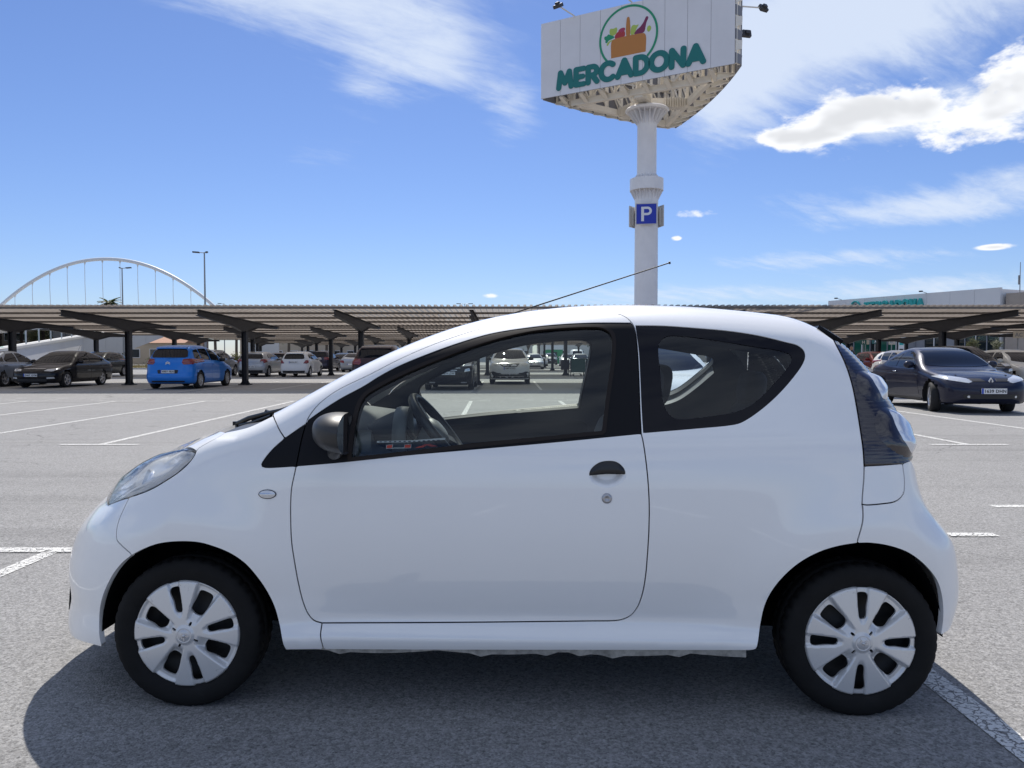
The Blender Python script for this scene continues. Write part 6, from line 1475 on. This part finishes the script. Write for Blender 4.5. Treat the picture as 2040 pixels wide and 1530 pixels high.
PL = iter(['2210 HBC', '5904 KLR', '1187 JTV', '6650 GHF', '9021 FMN', '3378 LBD', '7742 HWS', '4415 FPT', '8093 JNL', '1526 KDS', '2967 HGR', '6138 LCV', '5270 GXB', '3804 JPW'] * 2)
for nm, src, mat, X, Y, fc, lab in man:
    o = copy_tree(src); o.name = nm; recolour(o, mat); place(o, X, Y, fc, 0, lab, GRP)
    for ch in list(o.children):
        if ch.name.split('.')[0] == 'number_plate':       # copies keep a blank plate: too small to read
            for t_ in list(ch.children): bpy.data.objects.remove(t_)
van = place(build_car('parked_van', SPEC['van'], P_['white'], '', ''), 9.7, 113, 'cam', 0, 'white van far off at the right edge of the door window', GRP); van['category'] = 'van'
# ================================================================== bridge, store, houses, planting
WALLW = material('pale_render_wall', (.56, .555, .55), .8, vary=(.35, .05)); CONC = material('light_concrete', (.50, .49, .47), .85, vary=(.6, .08))
RAILM = material('galvanised_rail', (.52, .53, .54), .4, metal=.3); RGLASS = glass('railing_glass', (.80, .90, .88)); WSTEEL = material('white_bridge_steel', (.66, .68, .70), .4)
ramp = empty('bridge_ramp', (0, 0, 0), 0, 'pale concrete ramp wall with glass railing climbing to the arch bridge, far left', 'bridge ramp')
A_ = [(-62, 44, 0.75), (-38.0, 57, 1.75), (-44.0, 79, 3.30), (-41.6, 92, 4.9)]
for i in range(3):
    a, b = Vector(A_[i]), Vector(A_[i + 1]); d = (b - a); d.z = 0; n = Vector((d.y, -d.x, 0)).normalized()
    lo = [0, 0, 0, 3.6]
    m_ = 4
    for k in range(m_):
        p = a.lerp(b, k / m_); q = a.lerp(b, (k + 1) / m_); z0 = lo[i] + (lo[i + 1] - lo[i]) * k / m_ if i < 2 else 3.3 * k / m_ * 1.05; z1 = 3.3 * (k + 1) / m_ * 1.05 if i == 2 else 0
        e = d.normalized() * .012; mb = MB()
        mb.prism([(p.x + e.x, p.y + e.y, z0), (q.x - e.x, q.y - e.y, z1), (q.x - e.x, q.y - e.y, q.z - .22), (p.x + e.x, p.y + e.y, p.z - .22)], tuple(n * .0), tuple(-n * 5.0)); mb.build('wall_panel', WALLW, ramp)
    mb = MB(); mb.beam(a + n * .05 - n * .2 - Vector((0, 0, .11)), b + n * .05 - n * .2 - Vector((0, 0, .11)), .5, .22); mb.build('coping', CONC, ramp)
    for side in (0, 4.4):
        for k in range(7):
            p = a.lerp(b, k / 7) - n * (.2 + side); q = a.lerp(b, (k + 1) / 7) - n * (.2 + side)
            mb = MB(); mb.beam(p, p + Vector((0, 0, 1.25)), .10, .06); mb.build('railing_post', RAILM, ramp)
            mb = MB(); mb.beam(p + Vector((0, 0, .62)) + d.normalized() * .12, q + Vector((0, 0, .62)) - d.normalized() * .12, .012, 1.0); mb.build('glass_pane', RGLASS, ramp)
arch = empty('arch_bridge', (-52.5, 100, 0), 0, 'slender white steel arch with hanger cables rising over the canopies at left', 'arch bridge')
hw_, zt = 15.0, 13.75
arc = lambda x: zt - (zt - 6.6) * (abs(x) / hw_) ** 2.05
mb = MB(); mb.tube([(x, 0, arc(x)) for x in np.linspace(-16.6, 16.6, 60)], .22, 10); mb.build('arch', WSTEEL, arch)
for k in range(11):
    x = -11.9 + 2.28 * k; mb = MB(); mb.tube([(x, 0, 5.0), (x + .05, 0, 6.8), (x - .03, 0, arc(x) * .6 + 2.6), (x, 0, arc(x))], .035, 6); mb.tube([(x, 0, arc(x) - .5), (x, 0, arc(x) - .2)], [.05, .14], 8); mb.build('hanger', WSTEEL, arch)
mb = MB(); mb.box((0, 0, 4.7), (38, 5, .6)); mb.box((0, -2.5, 5.7), (38, .06, .08)); mb.build('deck', CONC, arch)
for sx in (-19.4, 19.4): mb = MB(); mb.box((sx, 0, 2.2), (1.4, 4.6, 4.4)); mb.build('pier', CONC, arch)
LAMPP = material('lamp_post_grey', (.30, .31, .32), .45, metal=.3)
def lamp(x, y, h, heads, lab):
    e = empty('street_lamp', (x, y, 0), 0, lab, 'street lamp', 'street lamps beyond the canopies')
    mb = MB(); mb.tube([(0, 0, 0), (0, 0, h)], [.11, .06], 10); mb.build('pole', LAMPP, e)
    for dx in heads:
        mb = MB(); mb.tube([(0, 0, h - .05), (dx * .5, 0, h)], .035, 6); mb.build('lamp_arm', LAMPP, e)
        mb = MB(); mb.prism([(dx * .45, -.16, h - .02), (dx, -.13, h + .02), (dx, .13, h + .02), (dx * .45, .16, h - .02)], (0, 0, -.05), (0, 0, .07)); mb.build('lamp_head', LAMPB, e)
lamp(-27.85, 70, 10.6, (-1.05, .3), 'tall street lamp at the right foot of the white arch, head turned left')
lamp(-42.9, 85, 10.9, (1.0, -.3), 'street lamp standing inside the white arch, head turned right')
lamp(-56.0, 150, 11.4, (-1.2,), 'far street lamp peeping over the canopy edge, right of the arch')
lamp(-9.2, 150, 11.35, (-1.6, 1.6), 'far twin-headed lamp peeping over the canopy in front of the small cloud')
# ---- the store
SA, SB = Vector((38.4, 93.6)), Vector((47.5, 75.0)); sd = (SB - SA).normalized(); sn = Vector((sd.y, -sd.x)) * 1.0
if sn.dot(Vector((-1, -1))) < 0: sn = -sn
SL = (SB - SA).length
store = empty('store_building', (SA.x, SA.y, 0), math.atan2(sd.y, sd.x), 'white-clad supermarket with teal letters on its parapet, behind the canopies at right', 'store')
CLAD = material('white_cladding', (.66, .665, .68), .5, vary=(.3, .03)); STONE = material('beige_stone_block', (.36, .31, .27), .8, vary=(.8, .1)); DARKGL = material('store_glass_dark', (.015, .022, .026), .04, spec=.8)
GREENGL = material('store_glass_green', (.010, .085, .062), .06, spec=.8); GPANEL = material('grey_panel', (.22, .23, .26), .6)
mb = MB(); mb.box((SL / 2, 6.3, 3.9), (SL - .2, 12, 7.7)); mb.build('core', CLAD, store)
fy = 0.0                                        # the facade lies on local y = 0 and looks to -y
np_ = 8
for i in range(np_):
    for z0, z1 in ((4.2, 6.15), (6.16, 7.9)):
        mb = MB(); mb.box(((i + .5) * SL / np_, .1, (z0 + z1) / 2), (SL / np_ - .02, .3, z1 - z0 - .02)); mb.build('cladding_panel', CLAD, store)
xs = np.linspace(.3, SL - .2, 19)
for i in range(18):
    m_ = GREENGL if i < 9 and i % 3 != 2 else (GPANEL if i in (9, 10, 13) else DARKGL)
    mb = MB(); mb.box(((xs[i] + xs[i + 1]) / 2, .2, 1.75), (xs[i + 1] - xs[i] - .07, .05, 3.3)); mb.build('glass_pane' if m_ is not GPANEL else 'wall_panel', m_, store)
    mb = MB(); mb.box((xs[i], .12, 2.0), (.07, .14, 4.0)); mb.build('mullion', CLAD if i % 4 == 0 else GPANEL, store)
mb = MB(); mb.box((SL / 2, .1, 3.75), (SL, .35, .7)); mb.build('lintel', GPANEL, store)
mb = MB(); mb.box((SL + 6.2, 5, 3.65), (12, 9, 7.3)); mb.build('stone_wing', STONE, store)
P2, tot2 = word('MERCADONA', .15, .20)
tx = lambda f: f
x0_, x1_ = 5.3, 12.7; k_ = (x1_ - x0_) / tot2
TEALS = material('store_letter_teal', (.02, .34, .34), .4); LSIDE = material('letter_side_white', (.7, .72, .72), .5)
for ch, polys in P2:
    mb = MB(); union_mesh([[(x0_ + p[0] * k_, 6.22 + p[1] * 1.02) for p in pl] for pl in polys], mb, lambda u, z, dep: Vector((u, -.06 - dep, z)), .34); mb.build('letter', TEALS, store, fix=False)
mb = MB(); t_ = np.linspace(0, 2 * math.pi, 40, endpoint=False)
union_mesh([[(4.05 + .62 * math.cos(a), 7.0 + .62 * math.sin(a)) for a in t_]], mb, lambda u, z, dep: Vector((u, -.06 - dep, z)), .25, minus=[[(4.05 + .50 * math.cos(a), 7.0 + .50 * math.sin(a)) for a in t_]]); mb.build('logo_ring', TEALS, store, fix=False)
mb = MB(); union_mesh([[(3.8, 6.6), (4.3, 6.6), (4.3, 6.95), (4.1, 6.95), (4.1, 7.3), (4.0, 7.3), (4.0, 6.95), (3.8, 6.95)]], mb, lambda u, z, dep: Vector((u, -.06 - dep, z)), .2); mb.build('logo_basket', material('logo_dark', (.08, .10, .10), .5), store, fix=False)
for u in (1.94, 12.9):
    mb = MB(); mb.tube([(u, 0, 7.9), (u, -.9, 8.05)], .03, 6); mb.box((u, -.95, 8.05), (.3, .25, .14)); mb.build('floodlight', LAMPB, store)
mb = MB(); mb.tube([(SL + .9, 1.5, 7.3), (SL + .9, 1.5, 10.3)], [.05, .03], 6); mb.box((SL + .8, 1.5, 8.6), (.12, .12, .9)); mb.build('mast', LAMPP, store)
def on_store(u, off): p = SA + sd * u + sn * off; return p
totem = empty('store_totem', (*on_store(11.0, 1.2), 0), math.atan2(sd.y, sd.x), 'white upright store panel with teal mark between dark doors', 'sign')
mb = MB(); mb.box((0, 0, 1.7), (.75, .2, 3.4)); mb.build('panel', CLAD, totem); mb = MB(); mb.box((0, -.11, 2.75), (.5, .02, .7)); mb.build('teal_mark', TEALS, totem); mb = MB(); mb.box((0, -.11, 1.75), (.45, .02, .5)); mb.build('dark_mark', BLK, totem)
# ---- signs, bins, shelter
def post_sign(x, y, h, w, hh, col, lab, txt=None, tcol=None):
    e = empty('row_sign', (x, y, 0), 0, lab, 'sign', 'row signs among the parked cars'); mb = MB(); mb.tube([(0, 0, 0), (0, 0, h)], .04, 8); mb.build('post', LAMPP, e)
    mb = MB(); mb.box((0, -.06, h - hh / 2), (w, .04, hh)); b = mb.build('board', col, e)
    if txt:
        v, f = text_mesh(txt, hh * .62, .02); mb = MB(); mb.add([(q[0], -.085, q[1] + h - hh / 2) for q in v], f); mb.build('letter', tcol, b, fix=False)
BEIGE = material('beige_board', (.50, .45, .37), .6); TEALB = material('teal_board', (.02, .12, .12), .5)
post_sign(31.0, 68, 2.65, .55, .42, TEALB, 'teal row sign with white letter H before the green glass', 'H', PLET)
post_sign(31.9, 69.5, 2.75, .62, .48, BEIGE, 'blank beige row sign beside the letter H sign')
post_sign(33.0, 70, 2.7, .60, .36, TEALB, 'small dark row sign with white roof-shaped mark, left of canopy post', 'A', PLET)
post_sign(35.0, 71, 2.7, .60, .42, BEIGE, 'beige row sign with lettering, right of the canopy post', 'AC', GPANEL)
post_sign(31.2, 47.5, 2.75, .66, .42, BEIGE, 'beige row sign at the right frame edge under the canopy', 'AC', GPANEL)
bin_ = empty('litter_bin', (3.32, 48.32, 0), 0, 'dark litter bin hung on a canopy post, seen through the door window', 'bin')
mb = MB(); mb.prism([(-.25, -.18, .36), (.25, -.18, .36), (.25, .12, .36), (-.25, .12, .36)], (0, 0, 0), (0, 0, .58)); mb.build('bucket', BLK, bin_); mb = MB(); mb.box((0, -.03, .97), (.56, .36, .05)); mb.build('lid', BLK, bin_)
DGREEN = material('dark_green_panel', (.008, .050, .040), .5)
shel = empty('trolley_shelter', (3.55, 46.4, 0), 0, 'dark green trolley shelter with rails beside the litter bin', 'trolley shelter')
for x in (0, .92, 1.84): mb = MB(); mb.box((x + .44, 0, .66), (.86, .05, .82)); mb.build('panel', DGREEN, shel)
for x in (0, .92, 1.84, 2.7):
    mb = MB(); mb.box((x, 0, .55), (.06, .06, 1.1)); mb.build('post', SLATE, shel)
    mb = MB(); mb.box((x, 1.6, .55), (.06, .06, 1.1)); mb.beam((x, 0, 1.08), (x, 1.6, 1.08), .05, .05); mb.build('side_rail', SLATE, shel)
WIRE = material('trolley_wire', (.40, .41, .42), .35, metal=.8)
for i in range(2):
    tr = empty('shopping_trolley', (4.0 + .75 * i, 46.9, 0), 0, ['wire shopping trolley inside the green shelter, nearer the bin', 'wire shopping trolley inside the green shelter, farther from the bin'][i], 'trolley', 'trolleys in the shelter')
    mb = MB()
    for z in (.5, .68, .86, 1.0): mb.tube([(-.25, 0, z), (.25, 0, z), (.3, .9, z + .02), (-.3, .9, z + .02), (-.25, 0, z)], .008, 5)
    for x in np.linspace(-.25, .25, 7): mb.tube([(x, 0, .45), (x, 0, 1.0)], .005, 5)
    mb.build('basket', WIRE, tr); mb = MB(); mb.tube([(-.25, .0, .15), (.25, 0, .15), (.25, .8, .15), (-.25, .8, .15), (-.25, 0, .15)], .014, 6); mb.tube([(-.25, .9, 1.05), (.25, .9, 1.05)], .02, 6); mb.tube([(-.2, .8, .15), (-.2, .9, 1.05)], .012, 6); mb.tube([(.2, .8, .15), (.2, .9, 1.05)], .012, 6); mb.build('frame', WIRE, tr)
    mb = MB()
    for x in (-.23, .23):
        for y in (.05, .75): mb.lathe([(.06, -.02), (.065, 0), (.06, .02)], 12, Matrix.Translation((x, y, .065)) @ Matrix.Rotation(math.pi / 2, 4, 'Y'))
    mb.build('castors', BLK, tr)
booth = empty('recycling_booth', (6.6, 121, 0), 0, 'green booth with white upper half, far behind the dark grey crossover', 'booth')
mb = MB(); mb.box((0, 0, 1.1), (2.6, 2.2, 2.2)); mb.build('base', material('booth_green', (.02, .26, .10), .5), booth); mb = MB(); mb.box((0, 0, 2.75), (2.66, 2.26, 1.1)); mb.build('top', CLAD, booth); mb = MB(); mb.box((0, -1.12, .95), (.9, .05, 1.8)); mb.build('door', DGREEN, booth)
# ---- houses far behind
def house(x, y, w, d, h, wall, nwin, floors, lab, roof=None, rz=0.0):
    e = empty('house', (x, y, 0), rz, lab, 'house', 'houses beyond the car park')
    mb = MB(); mb.box((0, d / 2, h / 2), (w, d, h)); mb.build('wall', wall, e)
    mb = MB()
    if roof: mb.prism([(-w / 2 - .3, -.3, h), (-w / 2 - .3, d + .3, h), (-w / 2 - .3, d / 2, h + 1.1)], (0, 0, .01), (w + .6, 0, .01)); mb.build('roof', roof, e)
    else: mb.box((0, d / 2, h + .2), (w + .2, d + .2, .4)); mb.build('parapet', wall, e)
    for f in range(floors):
        for i in range(nwin):
            cx_ = -w / 2 + (i + .5) * w / nwin; cz_ = 1.6 + f * 3.0
            mb = MB(); mb.box((cx_, -.03, cz_), (w / nwin * .52, .06, 1.35)); fr_ = mb.build('window', CLAD, e); mb = MB(); mb.box((cx_, -.07, cz_), (w / nwin * .44, .03, 1.15)); mb.build('pane', DARKGL, fr_)
TILE = material('terracotta_roof', (.36, .19, .12), .8, vary=(2, .15)); OCH = material('ochre_render', (.48, .40, .30), .85, vary=(.5, .06)); BRN = material('brown_brick_wall', (.17, .12, .10), .85, vary=(1.2, .12)); WHT = material('whitewashed_wall', (.62, .60, .57), .85)
for a_ in [(-62, 128, 16, 9, 5.2, BRN, 4, 2, 'brown brick house left of the blue people carrier, under the bridge end', TILE), (-52, 112, 8.5, 7, 3.1, OCH, 3, 1, 'low ochre house with tiled roof behind the canopy post at left', TILE),
           (-44, 150, 18, 10, 6.5, OCH, 6, 2, 'long ochre house far behind the blue people carrier', None), (-60, 105, 5, 4, 7.4, WHT, 1, 2, 'narrow white house block beyond the ramp end', None), (-25, 152, 22, 10, 8.5, OCH, 8, 2, 'pale two-storey terrace behind the palm trunks', None),
           (-4, 150, 16, 9, 6.0, WHT, 5, 2, 'white two-storey house behind the middle canopies', None), (16, 146, 22, 9, 5.4, WHT, 7, 1, 'long white shed with tall windows beyond the far cars', None), (34, 150, 12, 9, 7.0, OCH, 4, 2, 'ochre house far behind the sign pole', TILE), (-82, 120, 15, 9, 6.4, WHT, 4, 2, 'white house beyond the ramp at the left frame edge', None)]: house(*a_)
mb = MB(); mb.box((-47, 86.0, 2.5), (3.6, .4, 5.0)); hoard = mb.build('advertising_board', WHT); tag(hoard, 'plain white hoarding above the silver crossover, behind the canopies', 'hoarding')
hoard.location = (15.5, 12, 0)
# ---- trees
def leaf_mat(name, a, b):
    m = bpy.data.materials.new(name); m.use_nodes = True; t = NT(m.node_tree); bs = t.n['Principled BSDF']; out = t.n['Material Output']
    oi = t.new('ShaderNodeNewGeometry').outputs['Random Per Island']; col = t.mix(oi, a, b)
    t.l.new(col, bs.inputs['Base Color']); bs.inputs['Roughness'].default_value = .6
    tl = t.new('ShaderNodeBsdfTranslucent'); t.l.new(col, tl.inputs[0]); mx = t.new('ShaderNodeMixShader'); mx.inputs[0].default_value = .25; t.l.new(bs.outputs[0], mx.inputs[1]); t.l.new(tl.outputs[0], mx.inputs[2]); t.l.new(mx.outputs[0], out.inputs[0]); return m
LF1 = leaf_mat('dark_leaves', (.018, .036, .014), (.075, .095, .032)); LF2 = leaf_mat('olive_leaves', (.07, .085, .045), (.20, .20, .10)); LF3 = leaf_mat('palm_fronds', (.03, .055, .018), (.11, .12, .045)); BARK = material('bark', (.11, .085, .065), .9, bump=(12, .6, .03), vary=(5, .3))
def crown_mesh(n, clumps, r, leaf, seed):
    g = np.random.default_rng(seed); cc = g.normal(0, 1, (clumps, 3)); cc /= np.linalg.norm(cc, axis=1, keepdims=True); cc = cc * np.array(r) * g.uniform(.25, .8, (clumps, 1)); mb = MB()
    for i in range(n):
        c = cc[g.integers(clumps)] + g.normal(0, .28, 3) * np.array(r) * .75; a = Vector(g.normal(0, 1, 3)).normalized(); b = a.orthogonal().normalized(); s = leaf * g.uniform(.6, 1.4)
        mb.add([Vector(c) + a * s, Vector(c) + b * s * .55, Vector(c) - a * s, Vector(c) - b * s * .55], [(0, 1, 2, 3)])
    return mb.mesh('crown')
CR = [crown_mesh(1500, 16, (1, 1, .85), .075, 3), crown_mesh(1400, 13, (1, 1, .8), .07, 8)]
OL = crown_mesh(900, 10, (1, 1, .95), .085, 5)
def tree(x, y, h, r, mat, cm, lab, name='broadleaf_tree', cat='tree', group='trees beyond the canopies', tr=.16):
    e = empty(name, (x, y, 0), random.random() * 6, lab, cat, group); mb = MB()
    mb.tube([(0, 0, 0), (.04 * h, 0, h * .3), (0, .03 * h, h - r * .9)], [tr, tr * .8, tr * .45], 8)
    for k in range(4): a = k * 1.6 + .4; mb.tube([(0.03 * h, 0, h * .35), (math.cos(a) * r * .5, math.sin(a) * r * .5, h - r * .7)], [tr * .5, tr * .2], 6)
    mb.build('trunk', BARK, e)
    c = link('crown', cm, None, e); c.location = (0, 0, h - r * .85); c.scale = (r, r, r)
    if not cm.materials: cm.materials.append(mat)
    c.material_slots[0].link = 'OBJECT'; c.material_slots[0].material = mat
tl = [(-18, 122, 8.4, 2.6, 'dark tree left of the gap above the second canopy'), (-13.5, 126, 8.8, 2.8, 'dark tree in the gap between canopies above the white hatchback'), (-8.5, 124, 8.2, 2.5, 'dark tree behind the middle canopies, above the maroon people carrier'), (-1.5, 128, 7.6, 2.6, 'dark tree behind the canopies over plate 4874 LDW'),
      (3, 134, 6.4, 2.3, 'small dark tree behind the white crossover'), (14, 134, 6.4, 2.4, 'dark tree behind the white van'), (24, 130, 7.4, 2.6, 'dark tree behind the sign pole foot'), (-40, 126, 6.2, 2.6, 'green tree just above the roof of the blue people carrier'), (-67, 112, 5.0, 2.0, 'tree beyond the ramp at far left')]
for i, (x, y, h, r, lab) in enumerate(tl): tree(x, y, h, r, LF1 if i != 7 else LF2, CR[i % 2], lab)
for x, y, h, r, lab in [(35.9, 60, 2.75, .55, 'round olive tree in front of the store glass, left of two'), (37.75, 60, 2.70, .56, 'round olive tree in front of the store glass, right of two')]: tree(x, y, h, r, LF2, OL, lab, 'olive_tree', 'tree', 'olive trees before the store', .05)
for i, (x, y, r) in enumerate([(-31.5, 76, .9), (-29.6, 77, .8), (-33.6, 78, 1.0), (-35.5, 80, 1.1), (-30.2, 84, 1.3), (-38.5, 84, 1.2)]):
    e = empty('roadside_shrub', (x, y, 0), i, ['low grey-green shrub right behind the front canopy post at left', 'rightmost low shrub on the verge left of the blue car', 'low shrub second from the left on the dry verge', 'leftmost low shrub near the ramp wall', 'tall shrub at the back of the verge behind the post', 'shrub against the ramp wall end'][i], 'shrub', 'shrubs on the dry verge')
    c = link('foliage', OL, None, e); c.location = (0, 0, r * .7); c.scale = (r, r, r * .8)
mb = MB(); mb.add([(-52, 70, .05), (-26.5, 70, .05), (-26.5, 90, .05), (-52, 90, .05)], [(0, 1, 2, 3)]); tag(mb.build('verge', material('dry_verge_soil', (.21, .18, .10), .95, vary=(1.2, .3)), fix=False), kind='structure')
mb = MB(); mb.beam((-52, 69.9, .07), (-26.4, 69.9, .07), .25, .14); tag(mb.build('kerb', CONC), kind='structure')
g_ = np.random.default_rng(11); mb = MB()
for i in range(2600):
    x, y = g_.uniform(-51, -27), g_.uniform(70.3, 89); h = g_.uniform(.12, .38); a = g_.uniform(0, 6.3); w = .03
    mb.add([(x - w, y, .05), (x + w, y, .05), (x + math.cos(a) * .1, y + math.sin(a) * .1, .05 + h)], [(0, 1, 2)])
tag(mb.build('grass', leaf_mat('dry_grass', (.12, .11, .04), (.28, .22, .10)), fix=False), kind='stuff')
def palm_meshes():
    mb = MB(); mb.tube([(0, 0, 0), (.05, 0, 2.5), (.02, .03, 5.0), (0, 0, 7.0)], [.24, .20, .19, .22], 10); tk = mb.mesh('trunk'); tk.materials.append(BARK); mb = MB(); g = np.random.default_rng(2)
    for k in range(34):
        a = k * 2.399; up = g.uniform(-.35, 1.0); L = g.uniform(1.5, 2.1); p = Vector((0, 0, 7.0)); dv = Vector((math.cos(a) * math.cos(up), math.sin(a) * math.cos(up), math.sin(up)))
        for s in range(8):
            q = p + dv * (L / 8); sd_ = dv.cross(Vector((0, 0, 1))).normalized()
            for sg in (-1, 1):
                w = .34 * math.sin((s + 1.2) / 9 * math.pi); mb.add([p, q, q + sd_ * sg * w + dv * .12 + Vector((0, 0, -.10)), p + sd_ * sg * w * .9 + dv * .10 + Vector((0, 0, -.10))], [(0, 1, 2, 3)])
            p = q; dv = (dv + Vector((0, 0, -.13))).normalized()
    cr = mb.mesh('crown'); cr.materials.append(LF3); return tk, cr
PT, PC = palm_meshes()
pl = [(-62.6, 120, 1.34, 'palm whose green crown tops the canopy edge, inside the white arch'), (-43.2, 112, .86, 'palm trunk at the left end of the row, right of the blue people carrier')] + [(-40.4 + 2.55 * i, 113 + (i % 3), .82 + .03 * (i % 4), l) for i, l in enumerate(['palm trunk second from the left in the row beyond the canopies', 'palm trunk third from the left in the row, above the silver crossover', 'palm trunk fourth from the left, over the silver hatchback', 'palm trunk fifth from the left, over the silver hatchback roof end', 'palm trunk in the middle of the row, over the gap between hatchbacks', 'palm trunk over the left edge of the white hatchback', 'palm trunk over the middle of the white hatchback', 'palm trunk right above the white hatchback mirror', 'palm trunk over the dark violet people carrier', 'palm trunk beside the canopy post right of the violet people carrier', 'palm trunk at the right end of the row, left of the maroon people carrier'])]
for x, y, s_, lab in pl:
    e = empty('palm_tree', (x, y, 0), x, lab, 'palm tree', 'palm trees beyond the canopies'); link('trunk', PT, None, e).scale = (1, 1, s_); c = link('crown', PC, None, e); c.location = (0, 0, 7.0 * (s_ - 1))
# ---- a shopper behind the black saloon
def person(x, y, rz, lab):
    J = {'pel': (0, 0, .95), 'sp': (0, 0, 1.18), 'ch': (0, 0, 1.38), 'nk': (0, .0, 1.52), 'hd': (0, -.02, 1.62), 'tp': (0, -.02, 1.74), 'ls': (.19, 0, 1.43), 'le': (.25, .03, 1.16), 'lh': (.24, -.08, .93), 'rs': (-.19, 0, 1.43), 're': (-.25, .03, 1.16), 'rh': (-.22, -.10, .94),
         'lp': (.09, 0, .92), 'lk': (.10, -.05, .50), 'la': (.10, .03, .08), 'lt': (.11, -.12, .04), 'rp': (-.09, 0, .92), 'rk': (-.10, .0, .50), 'ra': (-.10, .10, .08), 'rt': (-.11, -.05, .04)}
    R = dict(pel=.13, sp=.12, ch=.15, nk=.055, hd=.085, tp=.07, ls=.065, le=.045, lh=.035, rs=.065, re=.045, rh=.035, lp=.09, lk=.06, la=.045, lt=.035, rp=.09, rk=.06, ra=.045, rt=.035)
    E_ = [('pel', 'sp'), ('sp', 'ch'), ('ch', 'nk'), ('nk', 'hd'), ('hd', 'tp'), ('ch', 'ls'), ('ls', 'le'), ('le', 'lh'), ('ch', 'rs'), ('rs', 're'), ('re', 'rh'), ('pel', 'lp'), ('lp', 'lk'), ('lk', 'la'), ('la', 'lt'), ('pel', 'rp'), ('rp', 'rk'), ('rk', 'ra'), ('ra', 'rt')]
    ks = list(J); me = bpy.data.meshes.new('body'); me.from_pydata([J[k] for k in ks], [(ks.index(a), ks.index(b)) for a, b in E_], [])
    o = link('person', me, None); o.location = (x, y, 0); o.rotation_euler = (0, 0, rz); tag(o, lab, 'person')
    o.modifiers.new('skin', 'SKIN'); sv = me.skin_vertices[0].data
    for i, k in enumerate(ks): sv[i].radius = (R[k], R[k] * (.75 if k in ('pel', 'sp', 'ch') else 1)); sv[i].use_root = (k == 'pel')
    sb = o.modifiers.new('smooth', 'SUBSURF'); sb.levels = 1; sb.render_levels = 1
    m = bpy.data.materials.new('person_cloth'); m.use_nodes = True; t = NT(m.node_tree); b = t.n['Principled BSDF']; z = t.new('ShaderNodeSeparateXYZ'); t.l.new(t.new('ShaderNodeTexCoord').outputs['Object'], z.inputs[0])
    t.l.new(t.ramp(t.m('DIVIDE', z.outputs[2], 1.8), [(.0, (.02, .02, .03)), (.50, (.03, .035, .05)), (.52, (.015, .015, .018)), (.845, (.015, .015, .018)), (.85, (.36, .22, .16)), (.93, (.36, .22, .16)), (.935, (.02, .014, .01))]), b.inputs['Base Color']); me.materials.append(m); return o
person(16.75, 38.0, .5, 'person in dark clothes standing behind the black saloon, before the green glass')
